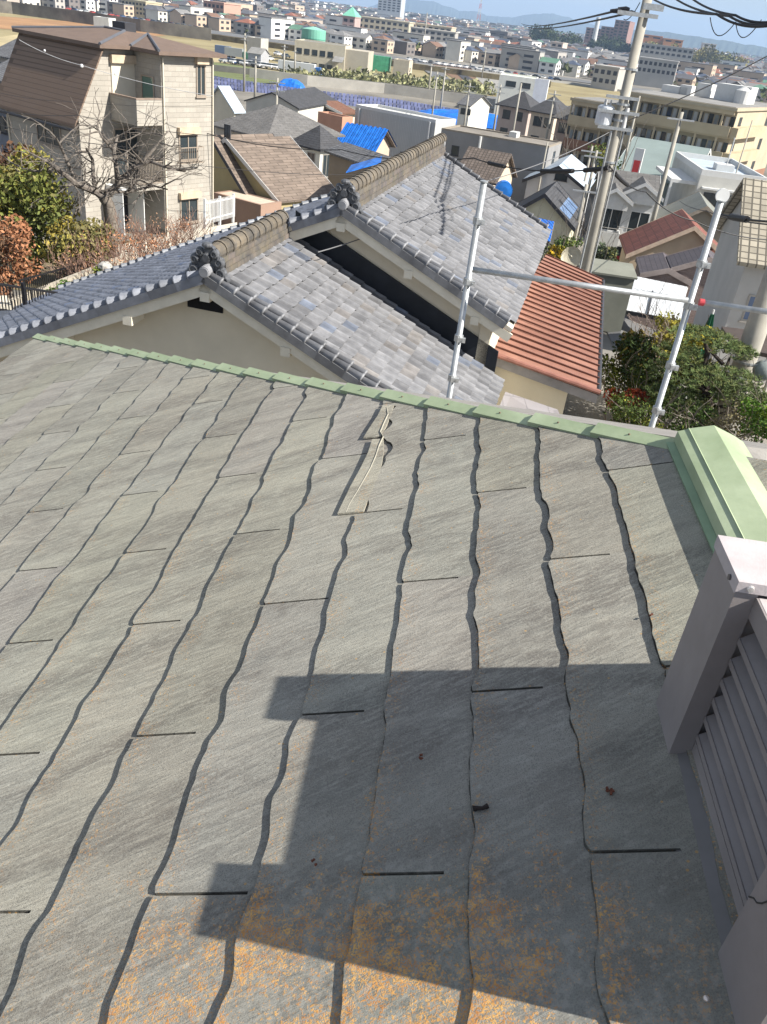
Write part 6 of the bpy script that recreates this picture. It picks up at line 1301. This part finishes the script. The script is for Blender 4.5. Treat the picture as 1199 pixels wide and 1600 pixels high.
# town blocks you can tell apart far away
FB = [ # near top px, left px, dist, yaw, depth, wall, roof kind, label, rows, cols
    ((712, 52), (642, 46), 620, -6, 22, (.36, .34, .31), 'grey concrete multi-storey block with open balconies beyond the embankment', 4, 7, 14),
    ((640, 36), (560, 28), 700, -6, 30, (.45, .40, .30), 'long cream-roofed factory hall beyond the green tank', 2, 9, 12),
    ((706, 44), (650, 40), 720, -8, 26, (.48, .42, .31), 'cream-roofed hall behind the grey concrete balcony block', 2, 6, 12),
    ((985, 34), (962, 32), 1250, -20, 40, (.26, .16, .14), 'dark red-brown high-rise right beside the tall concrete pole top', 8, 3, 40),
    ((962, 44), (940, 43), 1300, -20, 40, (.30, .19, .17), 'lower brownish stepped block left of the red-brown high-rise', 6, 3, 32),
    ((940, 46), (917, 42), 1350, -15, 40, (.33, .20, .17), 'reddish flat block left of the stepped brownish block', 4, 3, 26),
    ((1036, 58), (1000, 54), 1150, -10, 40, (.50, .22, .10), 'orange shopping centre block right of the tall concrete pole', 1, 2, 26),
    ((1068, 64), (1038, 61), 1120, -10, 40, (.52, .25, .12), 'second orange block with small top right of the shopping centre', 1, 2, 22),
    ((880, 68), (862, 66), 800, -20, 18, (.50, .42, .36), 'pinkish white tower house above the dark tree clump', 3, 2, 16),
    ((228, 4), (190, -2), 600, -20, 16, (.46, .40, .27), 'yellow-cream apartment house at the very top left', 3, 7, 14),
    ((182, 0), (150, -6), 640, -20, 16, (.06, .075, .12), 'dark navy apartment house at the very top left', 3, 5, 14),
    ((350, 6), (318, 2), 620, -20, 20, (.42, .26, .20), 'pinkish brown apartment house near the top beside white houses', 3, 5, 13),
    ((555, 28), (536, 25), 620, -10, 14, (.42, .30, .27), 'pinkish tower block with pale green pointed roof', 3, 2, 17),
    ((628, -4), (592, -8), 1500, -10, 30, (.40, .42, .44), 'bluish grey apartment slab on the skyline at top centre', 6, 5, 40),
    ((1085, 78), (1000, 70), 800, -12, 24, (.34, .33, .31), 'grey low block with many openings before the bamboo grove', 2, 10, 10),
    ((968, 108), (930, 100), 420, -25, 14, (.38, .36, .33), 'grey flat-roofed block behind the apartments beside the concrete pole', 2, 4, 8),
    ((1060, 98), (1000, 90), 520, -15, 14, (.36, .35, .33), 'grey school-like block behind the apartment roof', 2, 8, 10),
    ((1120, 70), (1100, 67), 1300, -10, 30, (.55, .52, .48), 'white tower-like hall on the right skyline', 2, 2, 24),
]
for nr, lf, dd, yw, dp, wc, lb, rr, cc, H_ in FB:
    A = at(nr[0], nr[1], dd); y = rad(yw); fx = Vector((math.cos(y), math.sin(y), 0)); W = abs(plan_len(A, (-fx.x, -fx.y), *lf)); o = A - fx * W; gz = ground(A.x, A.y)
    t = thing('town_block', lb, 'building', (o.x, o.y, gz), y); h = A.z - gz
    mb = MB(); mb.box(0, W, 0, dp, -3, h); mb.build('wall', mat('far wall %s' % (wc,), wc, .9, .08, .2), t)
    mb = MB(); mb.box(-.3, W + .3, -.3, dp + .3, h, h + .6); mb.build('roof', mat('far roof %s' % (wc,), tuple(x * 1.12 for x in wc), .9, .08, .2), t)
    fh = min(3.4, (h - .5) / rr * .9) if rr > 1 else 3.; 
    for i in range(rr):
        for j in range(cc):
            x0 = W * (j + .2) / cc; mb = MB(); mb.box(x0, x0 + W / cc * .6, -.06, .05, h - i * fh - fh * .8, h - i * fh - fh * .3); mb.build('window', M_dark, t, uv=False)
    if 'green pointed' in lb: mb = MB(); mb.add([(-.5, -.5, h + .6), (W + .5, -.5, h + .6), (W + .5, dp + .5, h + .6), (-.5, dp + .5, h + .6), (W / 2, dp / 2, h + 6)], [(0, 1, 4), (1, 2, 4), (2, 3, 4), (3, 0, 4)]); mb.build('pointed_roof', mat('verdigris roof', (.16, .42, .30), .7), t)
# chimney stack and lattice mast
c = at(931, 50, 1250); g = ground(c.x, c.y); mb = MB(); zt_ = at(934, 27, 1250).z; mb.tube([(c.x, c.y, g), (c.x, c.y, zt_)], [3.6, 2.6], 12); single('chimney_stack', 'tall white chimney stack on the skyline left of the red-brown high-rise', 'chimney', mb, M_wht)
c = at(748, 30, 1900); g = ground(c.x, c.y); zt_ = at(751, 0, 1900).z + 4; t = thing('lattice_mast', 'red and white lattice mast on the skyline right of the blue mountain', 'mast', (c.x, c.y, g)); H_ = zt_ - g
for k in range(6):
    mb = MB(); f0, f1 = k / 6, (k + 1) / 6
    for sx, sy in ((-1, -1), (1, -1), (1, 1), (-1, 1)):
        r0, r1 = 4.5 * (1 - f0 * .85), 4.5 * (1 - f1 * .85); mb.tube([(sx * r0, sy * r0, H_ * f0), (sx * r1, sy * r1, H_ * f1)], .45, 4); mb.tube([(sx * r0, sy * r0, H_ * f0), (-sx * r1 if sx == sy else sx * r1, sy * r1 if sx == sy else -sy * r1, H_ * f1)], .3, 4)
    mb.build('lattice_section', mat('mast red', (.55, .10, .06), .7) if k % 2 == 0 else M_wht, t)

# ---- the town: individual houses nearest, the rest one mass
W_COLS = [((.60, .57, .50), 'cream'), ((.66, .65, .62), 'white'), ((.36, .34, .31), 'grey'), ((.46, .36, .27), 'beige'), ((.38, .32, .27), 'tan'), ((.17, .15, .14), 'dark brown')]
R_COLS = [((.10, .10, .11), 'dark grey roof'), ((.19, .185, .18), 'grey roof'), ((.17, .10, .07), 'brown roof'), ((.06, .075, .11), 'dark blue roof'), ((.24, .10, .065), 'red-brown roof'), ((.10, .20, .14), 'green roof')]
wmats = [mat('town wall ' + n_, c_, .9, .1, .2) for c_, n_ in W_COLS]; rmats = [mat('town ' + n_, c_, .8, .2, .4) for c_, n_ in R_COLS]
def house_geo(mb, W, D, h, kind, rh, T=lambda p: p, wi=0, ri=1, gi=2):
    mb.m = wi; mb.add([T(p) for p in [(0, 0, -1), (W, 0, -1), (W, D, -1), (0, D, -1), (0, 0, h), (W, 0, h), (W, D, h), (0, D, h)]], [(4, 5, 6, 7), (0, 1, 5, 4), (1, 2, 6, 5), (2, 3, 7, 6), (3, 0, 4, 7)])
    mb.m = ri; o = .5
    if kind == 'hip': mb.add([T(p) for p in [(-o, -o, h), (W + o, -o, h), (W + o, D + o, h), (-o, D + o, h), (min(D, W) / 2, D / 2, h + rh), (W - min(D, W) / 2 + .1, D / 2, h + rh)]], [(0, 1, 5, 4), (1, 2, 5), (2, 3, 4, 5), (3, 0, 4)])
    elif kind == 'gable':
        mb.add([T(p) for p in [(-o, -o, h - .2), (W + o, -o, h - .2), (W + o, D + o, h - .2), (-o, D + o, h - .2), (-o, D / 2, h + rh), (W + o, D / 2, h + rh)]], [(0, 1, 5, 4), (2, 3, 4, 5)])
        mb.m = wi; mb.add([T(p) for p in [(0, 0, h), (0, D, h), (0, D / 2, h + rh - .15), (W, 0, h), (W, D, h), (W, D / 2, h + rh - .15)]], [(0, 2, 1), (3, 4, 5)])
    else: mb.add([T(p) for p in [(-.1, -.1, h), (W + .1, -.1, h), (W + .1, D + .1, h), (-.1, D + .1, h), (-.1, -.1, h + .5), (W + .1, -.1, h + .5), (W + .1, D + .1, h + .5), (-.1, D + .1, h + .5)]], [(4, 5, 6, 7), (0, 1, 5, 4), (1, 2, 6, 5), (2, 3, 7, 6), (3, 0, 4, 7)])
    mb.m = gi; fl = max(1, int(h / 2.8))
    for k in range(fl):
        z = k * 2.8 + 1.0
        for x in ((W * .15, W * .38), (W * .6, W * .85)): mb.add([T(p) for p in [(x[0], -.05, z), (x[1], -.05, z), (x[1], -.05, z + 1.2), (x[0], -.05, z + 1.2)]], [(0, 1, 2, 3)])
        for y_ in ((D * .15, D * .35), (D * .6, D * .8)): mb.add([T(p) for p in [(W + .05, y_[0], z), (W + .05, y_[1], z), (W + .05, y_[1], z + 1.1), (W + .05, y_[0], z + 1.1)]], [(0, 1, 2, 3)])
def project(P):
    q = Vector(P) - C0; z = q.dot(FW); return 599.5 + FPX * q.dot(IMX) / z, 800 + FPX * q.dot(IMD) / z
EDGE = [(-200, -20), (0, 8), (150, 18), (300, 44), (400, 58), (560, 78), (650, 88), (750, 101), (860, 117), (1000, 134), (1100, 150), (1400, 185)]
def edge(u):
    for (a, b), (c_, d_) in zip(EDGE, EDGE[1:]):
        if a <= u <= c_: return b + (d_ - b) * (u - a) / (c_ - a)
    return -999
blockers = []
for o in bpy.data.objects:
    if o.parent is None and o.name.startswith(('town_block',)): 
        ws = [ch for ch in o.children if ch.name.startswith('wall')][0].dimensions; m = Matrix.Rotation(o.rotation_euler.z, 3, 'Z'); blockers.append((o.location + m @ Vector((ws.x / 2, ws.y / 2, 0)), max(ws.x, ws.y) / 2 + 6))
GROVES = [(905, 78, 60, 24, .8), (956, 86, 30, 16, .7), (1080, 104, 62, 26, .9)]
def in_grove(u, v):
    return any(abs(u - a) < w_ and v > b - 30 and v < b + 8 for a, b, w_, hh, _ in GROVES)
cand = []; rnd = random.Random(99); th0 = rad(-22); ca, sa = math.cos(th0), math.sin(th0)
for i in range(-320, 320):
    for j in range(-20, 320):
        x0, y0 = i * 12.6 + rnd.uniform(-2, 2) + (4 if i % 5 == 0 else 0), j * 12.2 + rnd.uniform(-2, 2)
        if j % 7 == 0: continue
        x, y_ = x0 * ca - y0 * sa, x0 * sa + y0 * ca; r = math.hypot(x, y_)
        if r < 380 or r > 3600 or y_ < 0 or abs(x) > y_ * .62: continue
        gz = ground(x, y_); u, v = project((x, y_, gz))
        if u < -40 or u > 1240 or v > edge(u) or v < -25 - (0 if r < 900 else 30): continue
        if r > 900 and rnd.random() < .25 + (r - 900) / 5000: continue
        if in_grove(u, v) and r < 1100: continue
        if any((Vector((x, y_, 0)) - Vector((b.x, b.y, 0))).length < rr for b, rr in blockers): continue
        cand.append((r, x, y_, gz))
cand.sort(); protos = {}; seen = {}
FAR = MB()
for n, (r, x, y_, gz) in enumerate(cand):
    big = rnd.random() < .04; W, D, h = (rnd.uniform(18, 34), rnd.uniform(9, 12), rnd.uniform(8, 13)) if big else (rnd.uniform(8, 11.5), rnd.uniform(7, 9.5), rnd.choice([5.4, 5.8, 6.2, 8.2]))
    kind = 'flat' if big or rnd.random() < .12 else rnd.choice(['hip', 'gable', 'gable']); wi = rnd.choice([0, 0, 1, 1, 1, 2, 3, 3, 4, 5]); ri = rnd.choice([0, 0, 0, 0, 0, 1, 1, 1, 1, 1, 2, 2, 3, 3, 4, 5]); rh = rnd.uniform(1.5, 2.4); rz = th0 + rnd.choice([0, 0, math.pi / 2]) + rnd.uniform(-.12, .12)
    if kind == 'flat': ri = 1
    if n < 290:
        key = (wi, ri, kind)
        if key not in protos:
            mb = MB(); house_geo(mb, 9.5 if not big else 22, 8.2, 5.8 if not big else 9.5, kind, 2.0)
            t = thing('town_house', 'x', 'house', (x, y_, gz), rz)
            k1, k2, k3 = MB(), MB(), MB()
            wallm = MB(); house_geo(wallm, 9.5 if not big else 22, 8.2, 5.8 if not big else 9.5, kind, 2.0)
            for sub, idx, nm_, mt in ((MB(), (0, 2), 'wall', None), (MB(), (1,), 'roof', None)):
                for f, mi in zip(wallm.f, wallm.mi):
                    if mi in idx: sub.m = 0 if mi in (0, 1) else 1; sub.add([wallm.v[q] for q in f], [tuple(range(len(f)))])
                sub.build(nm_, [wmats[wi], M_dark] if nm_ == 'wall' else rmats[ri], t, uv=False)
            protos[key] = t
        else:
            t = copy_tree(protos[key]); t.location = (x, y_, gz); t.rotation_euler = (0, 0, rz)
        s_ = rnd.uniform(.9, 1.15)
        u, v = project((x, y_, gz)); side = 'at the far left' if u < 300 else 'left of centre' if u < 540 else 'right of centre' if u < 760 else 'left of the concrete pole' if u < 980 else 'at the far right'
        rn = R_COLS[ri][1] if kind != 'flat' else 'flat grey roof'
        lb = 'far %s house with %s %s' % (W_COLS[wi][1], rn, side); 
        if kind == 'hip': lb = lb.replace('roof', 'hipped roof', 1)
        t['label'] = lb; t['group'] = lb.replace('house', 'houses', 1)
    else:
        c_, s_ = math.cos(rz), math.sin(rz)
        house_geo(FAR, W, D, h, kind, rh, lambda p: (x + p[0] * c_ - p[1] * s_, y_ + p[0] * s_ + p[1] * c_, gz + p[2]), wi, 6 + ri, 12)
if FAR.v:
    o = single('distant_town', 'dense mass of small houses reaching back to the hills', 'town', FAR, wmats + rmats + [M_dark], origin=(0, 1500, 0)); o['kind'] = 'stuff'
print('houses', len(cand))
# scattered town trees, one mass, and groves
mb = MB(); rnd = random.Random(12)
for _ in range(900):
    r = 380 + 2300 * rnd.random() ** 1.3; a = rad(rnd.uniform(-31, 31)); x, y_ = r * math.sin(a), r * math.cos(a); gz = ground(x, y_); u, v = project((x, y_, gz))
    if v > edge(u): continue
    k = rnd.uniform(.6, 1.5); R0 = rnd.uniform(1.8, 4)
    leaves(mb, [(Vector((x + rnd.uniform(-2, 2), y_ + rnd.uniform(-2, 2), gz + R0 * rnd.uniform(.7, 1.3))), Vector((R0, R0, R0)) * rnd.uniform(.7, 1))], 16, R0 * 1.0, [(k, k, k)], rnd)
o = single('town_trees', 'scattered small dark trees among the distant houses', 'trees', mb, leafmat('far tree leaves', (.075, .085, .035)), origin=(0, 900, 0)); o['kind'] = 'stuff'
for i, (u, v, w_, hh, sp_) in enumerate(GROVES):
    base = G(u, v + 4); r = (base - C0).length; px = r / FPX; rx, rz_ = w_ * px, hh * px * .62
    rnd = random.Random(200 + i); col = [(.045, .06, .025), (.035, .05, .025), (.17, .155, .06)][i]
    t = thing('tree_grove', ['dark evergreen grove above the far houses left of the concrete pole', 'darker small grove just left of the concrete pole', 'large yellow-green bamboo grove behind the apartment block'][i], 'grove', base); t['kind'] = 'stuff'
    cl = [(Vector((rnd.uniform(-1, 1) * rx, rnd.uniform(-.4, .6) * rx, rz_ * rnd.uniform(.5, 1.25))), Vector((rx * .16, rx * .16, rz_ * .55)) * rnd.uniform(.8, 1.25)) for _ in range(34)]
    mb = MB(); leaves(mb, cl, 6500, px * 3.0, [(1, 1, 1), (1.5, 1.4, 1.1), (.55, .65, .6), (.8, .9, .7)], rnd, flat=1.6); o = mb.build('foliage', leafmat('grove leaves %d' % i, col), t, uv=False); o['kind'] = 'stuff'
mb = MB(); rnd = random.Random(31)      # scrub and garden plants on the plots below the factory
for _ in range(420):
    f = rnd.random(); u = 440 + f * 340; v = 118 + f * 26 + rnd.uniform(-7, 7); P = G(u, v, .3); k = rnd.uniform(.6, 1.6); R0 = rnd.uniform(.6, 1.7)
    leaves(mb, [(P + Vector((0, 0, R0 * .6)), Vector((R0 * 1.4, R0, R0)))], 9, R0, [(k, k, k * .9), (k * 1.5, k * 1.4, k * 1.5)], rnd)
o = single('plot_scrub', 'scrubby greenery on the garden plots below the cream factory', 'scrub', mb, leafmat('plot scrub', (.16, .165, .085)), origin=G(600, 130)); o['kind'] = 'stuff'

# ---- mountains
def ridge_hill(name, pts, dist, m, depth):
    vs = []; n = len(pts); rnd = random.Random(n)
    fine = []
    for (u0, v0), (u1, v1) in zip(pts, pts[1:]):
        for k in range(8): f = k / 8; fine.append((u0 + (u1 - u0) * f, v0 + (v1 - v0) * (f * f * (3 - 2 * f)) + rnd.uniform(-.5, .5)))
    fine.append(pts[-1]); mb = MB()
    for u, v in fine:
        P = at(u, v, dist); d = Vector((P.x, P.y, 0)).normalized(); g0 = P - d * depth; g1 = P + d * depth
        vs += [(g0.x, g0.y, 8), ((P.x + g0.x) / 2, (P.y + g0.y) / 2, 8 + (P.z - 8) * .42 + rnd.uniform(-6, 6)), (P.x, P.y, P.z), (g1.x, g1.y, 8)]
    mb.add(vs, [(4 * i + a, 4 * i + 4 + a, 4 * i + 5 + a, 4 * i + 1 + a) for i in range(len(fine) - 1) for a in range(3)])
    return struct(name, mb, m)
M_hill = mat('wooded hills', (.045, .06, .045), .95, .3, .002)
ridge_hill('mountains', [(560, 14), (610, 2), (640, -1), (675, 2), (700, 10), (720, 17), (745, 18), (765, 25), (800, 27), (830, 22), (860, 21), (885, 26), (905, 34), (940, 40), (1000, 50)], 9000, M_hill, 1500)
ridge_hill('hills', [(900, 58), (960, 50), (1000, 46), (1040, 50), (1080, 56), (1130, 63), (1170, 70), (1210, 76), (1300, 92)], 5600, M_hill, 700)

# ================================================================== UTILITY POLES AND WIRES
M_pole = mat('concrete pole', (.33, .31, .265), .9, .18, 1.5, .002, 60); M_wire = mat('black cable', (.02, .02, .022), .6); M_gwire = mat('grey cable', (.16, .16, .165), .6)
c = at(965, 200, 27); g = ground(c.x, c.y); up = thing('utility_pole', 'tall concrete utility pole with white transformer leaning to the top of the picture', 'utility pole', (c.x, c.y, g)); zt_ = zz(1012, -12, 27) - g
mb = MB(); mb.tube([(0, 0, -.3), (0, 0, zt_)], [.20, .125], 18); mb.build('pole', M_pole, up, smooth=True)
def hz(u, v): return zz(u, v, 27) - g
def lpt(u, v, dd=27): return at(u, v, dd) - Vector((c.x, c.y, g))
for z in (hz(955, 255), hz(970, 190), hz(975, 165), hz(985, 110)): mb = MB(); mb.tube([(0, 0, z), (0, 0, z + .06)], .185, 14); mb.build('steel_band', M_galv, up)
mb = MB(); z0, z1 = hz(945, 197), hz(948, 164); q = lpt(945, 180); mb.tube([(q.x, q.y, z0), (q.x, q.y, z0 + .06), (q.x, q.y, z1 - .05), (q.x, q.y, z1)], [.20, .24, .24, .17], 18); tf = mb.build('transformer', mat('transformer enamel', (.62, .64, .66), .45, .08, 3), up)
for k in range(3): a = k * 2.1; mb = MB(); mb.tube([(q.x + .1 * math.cos(a), q.y + .1 * math.sin(a), z1), (q.x + .1 * math.cos(a), q.y + .1 * math.sin(a), z1 + .14)], [.035, .02], 8); mb.build('bushing', M_wht, tf)
for (u, v, L) in ((972, 152, .55), (968, 175, .7), (962, 200, .6)): z = hz(u, v); mb = MB(); mb.box(-L, L * .7, -.2, -.13, z - .04, z + .04); mb.build('crossarm', M_galv, up)
mb = MB(); q = lpt(976, 185); mb.tube([(q.x, q.y - .1, hz(974, 205)), (q.x, q.y - .1, hz(980, 168))], .06, 10); mb.build('conduit_box', M_wht, up)
mb = MB(); mb.tube([(-.18, -.16, 0), (-.18, -.14, hz(965, 205))], .035, 8); mb.build('conduit', M_galv, up)
mb = MB(); mb.tube([(.2, -.1, 0), (.18, -.1, hz(975, 170))], .03, 8); mb.build('conduit', M_galv, up)
for k, (u, v) in enumerate([(963, 17), (975, 14), (984, 20)]):
    P = lpt(u, v); mb = MB(); dirv = Vector((-.9, .45, -.1)).normalized(); mb.tube([P - dirv * .16, P - dirv * .05, P + dirv * .16], [.03, .065, .045], 10); mb.build('insulator', M_dark, up)
z = hz(988, 22); mb = MB(); mb.box(-.75, .35, -.2, -.12, z - .05, z + .05); mb.build('crossarm', M_galv, up)
z = hz(1006, 8); mb = MB(); mb.box(-.1, .45, -.2, -.12, z - .1, z + .05); mb.build('bracket', M_galv, up)
def wire(pts, sag, r, label, group='overhead wires', m=None, name='overhead_wire', sleeves=()):
    P = [at(*p) for p in pts]; out = []
    for a, b in zip(P, P[1:]):
        n = 14
        for k in range(n): f = k / n; q = a.lerp(b, f); q.z -= sag * 4 * f * (1 - f); out.append(q)
    out.append(P[-1]); mb = MB(); mb.tube(out, r, 6); o = single(name, label, 'wire', mb, m or M_wire, group, origin=P[0])
    for s0, s1 in sleeves:
        i0, i1 = int(s0 * (len(out) - 1)), max(int(s0 * (len(out) - 1)) + 1, int(s1 * (len(out) - 1))); mb = MB(); mb.tube(out[i0:i1 + 1], r * 3.2, 8); mb.build('sleeve', M_wire, o, world=True)
    return o
wire([(985, 20, 27), (818, 40, 120)], .35, .03, 'cable running from the dark insulators far away to the left, upper one')
wire([(963, 17, 27), (815, 37, 120)], .3, .03, 'cable running from the leftmost insulator far away to the left')
wire([(1000, 4, 27), (975, 30, 28)], .15, .012, 'short looping lead beside the insulators')
wire([(1002, -14, 26.5), (1120, 22, 18), (1230, 34, 16)], .12, .022, 'lowest of the three cables crossing the sky at the top right')
wire([(1040, -14, 25), (1140, 25, 18), (1230, 31, 16)], .10, .022, 'middle of the three cables crossing the sky at the top right')
wire([(1070, -12, 24), (1150, 24, 18), (1230, 29, 16)], .08, .022, 'uppermost cable crossing the sky at the top right corner')
wire([(1110, 27, 18), (1150, 34, 18), (1190, 31, 17)], .25, .008, 'thin slack loop hanging under the cables at top right')
wire([(1220, 76, 30), (982, 188, 27)], .1, .018, 'cable from the right edge down to the pole at transformer height')
wire([(955, 205, 27), (743, 288, 17), (497, 394, 14.3)], .12, .010, 'thin service wire crossing above the upper tiled roof', m=M_gwire)
wire([(952, 262, 26.7), (740, 247, 33), (535, 234, 45), (322, 208, 48)], .25, .022, 'dark cable from the tall pole passing the ridge end to the left house', sleeves=((.02, .05), (.09, .16), (.24, .30)))
wire([(953, 260, 26.7), (1010, 300, 29), (1085, 345, 30), (1215, 375, 32)], .15, .02, 'sagging cable from the tall pole to the lower right', sleeves=((.05, .18),))
wire([(1062, 314, 62), (1105, 330, 40), (1215, 352, 26)], .1, .018, 'black cable passing in front of the modern white house')
wire([(1120, 333, 30), (1215, 347, 24)], .05, .03, 'thick black cable bundle at the right edge above the tan tiles', sleeves=((.3, .6),))
wire([(-20, 168, 40), (122, 180, 40), (333, 212, 42), (470, 226, 46)], .12, .014, 'thin cable crossing the beige house above its lower windows')
wire([(-20, 190, 34), (200, 230, 34), (345, 262, 36), (590, 272, 40)], .12, .012, 'thin cable crossing the beige house at first-floor window height')
w_ = wire([(30, 62, 40), (128, 102, 38), (333, 150, 36)], .1, .010, 'pale thin wire with small beads across the brown roof', m=mat('pale wire', (.55, .55, .55), .5))
for k, (u, v) in enumerate([(70, 79), (128, 103), (180, 115)]): mb = MB(); mb.ball(at(u, v, 38.5), .045 if k != 1 else .07, 8, 6); mb.build('bead', mat('white bead', (.7, .7, .7), .5), w_, world=True)
wire([(-20, 140, 44), (100, 158, 44), (333, 165, 46)], .1, .010, 'faint cable crossing the middle of the beige house')
def far_pole(u, v, dd, label, H=0, arms=2, r=.16):
    P = at(u, v, dd); g = ground(P.x, P.y); t = thing('utility_pole', label, 'utility pole', (P.x, P.y, g), 0, 'small utility poles among the houses'); h = P.z - g
    mb = MB(); mb.tube([(0, 0, -.3), (0, 0, h)], [r, r * .65], 10); mb.build('pole', M_pole, t, smooth=True)
    for k in range(arms): mb = MB(); mb.box(-.9, .9, -.25, -.13, h - .5 - k * .8, h - .4 - k * .8); mb.build('crossarm', M_galv, t)
    return t
for u, v, dd, lb, ar, r in [(1066, 175, 64, 'slim concrete pole rising left of the modern white house', 1, .2), (815, 130, 140, 'thin pole before the leftmost dark hip-roofed house', 0, .2), (868, 142, 132, 'thin pole with crossarms before the middle dark hip-roofed house', 2, .2),
    (926, 228, 80, 'short thin pole above the grey-white gable house', 1, .14), (917, 288, 62, 'grey pole between the solar panels and the tall concrete pole', 1, .2), (933, 235, 70, 'thin pole immediately left of the tall concrete pole', 1, .16), (383, 52, 210, 'pole in front of the dry field right of the beige house', 2, .28),
    (400, 88, 190, 'shorter pole right of the roadside shed', 2, .28), (434, 122, 104, 'pole in front of the old grey warehouse gable', 2, .18), (684, 112, 170, 'pole rising behind the right end of the white warehouse', 1, .2), (697, 104, 200, 'slender pole behind the blue covers near the ramp', 1, .24),
    (735, 130, 150, 'pole beside the small white house right of the blue covers', 2, .2), (783, 132, 160, 'pole left of the dark hip-roofed houses', 2, .22), (675, 100, 260, 'distant pole at the curve of the ramp road', 1, .3), (445, 70, 250, 'pole left of the cream factory', 2, .3), (462, 78, 270, 'pole touching the left corner of the cream factory', 1, .3),
    (760, 75, 380, 'distant lamp-like pole on the embankment road', 1, .3), (856, 222, 78, 'short post on the right end of the grey block', 0, .1), (1000, 150, 100, 'thin white mast before the apartment walkways', 0, .15), (668, 20, 600, 'far-off pole among the town houses at top centre', 1, .4), (1176, 188, 90, 'thin mast behind the modern house at the right', 0, .08)]:
    far_pole(u, v, dd, lb, 0, ar, r)
# thick pole at the right edge
c = at(1187, 500, 20); g = ground(c.x, c.y); t = thing('utility_pole', 'thick concrete pole at the right edge beside the brown canopy', 'utility pole', (c.x, c.y, g)); zt_ = zz(1216, 400, 20) - g
mb = MB(); mb.tube([(0, 0, -.3), (0, 0, zt_)], [.27, .235], 18); mb.build('pole', M_pole, t, smooth=True)
for v in (575, 600): P = at(1172, v, 19.6) - Vector((c.x, c.y, g)); mb = MB(); mb.tube([(0, 0, P.z), (0, 0, P.z + .05)], .275, 14); mb.build('steel_band', M_galv, t)
P = at(1190, 572, 19.6) - Vector((c.x, c.y, g)); mb = MB(); mb.ball(P + Vector((.05, -.1, -.05)), (.26, .2, .24), 14, 9); mb.build('meter_dome', mat('grey glass dome', (.25, .28, .27), .25, .2, 6), t, smooth=True)
mb = MB(); mb.tube([P + Vector((-.25, -.1, 0)), P + Vector((-.1, -.15, .1)), P + Vector((.02, -.15, .2)), P + Vector((.12, -.1, .25))], .02, 6); mb.build('meter_bracket', M_galv, t)

# ================================================================== HAZE
mh = bpy.data.materials.new('haze'); mh.use_nodes = True; t_ = mh.node_tree; t_.nodes.clear(); ov = t_.nodes.new('ShaderNodeOutputMaterial'); pv = t_.nodes.new('ShaderNodeVolumePrincipled')
pv.inputs['Color'].default_value = (.50, .70, 1., 1); pv.inputs['Density'].default_value = .00015; pv.inputs['Anisotropy'].default_value = .1; t_.links.new(pv.outputs[0], ov.inputs['Volume'])
mb = MB(); mb.box(-15000, 15000, -15000, 15000, -9, 420); o = mb.build('haze', mh, uv=False); o['kind'] = 'stuff'; o['label'] = 'thin bluish haze over the far town and hills'; o['category'] = 'haze'
clean()
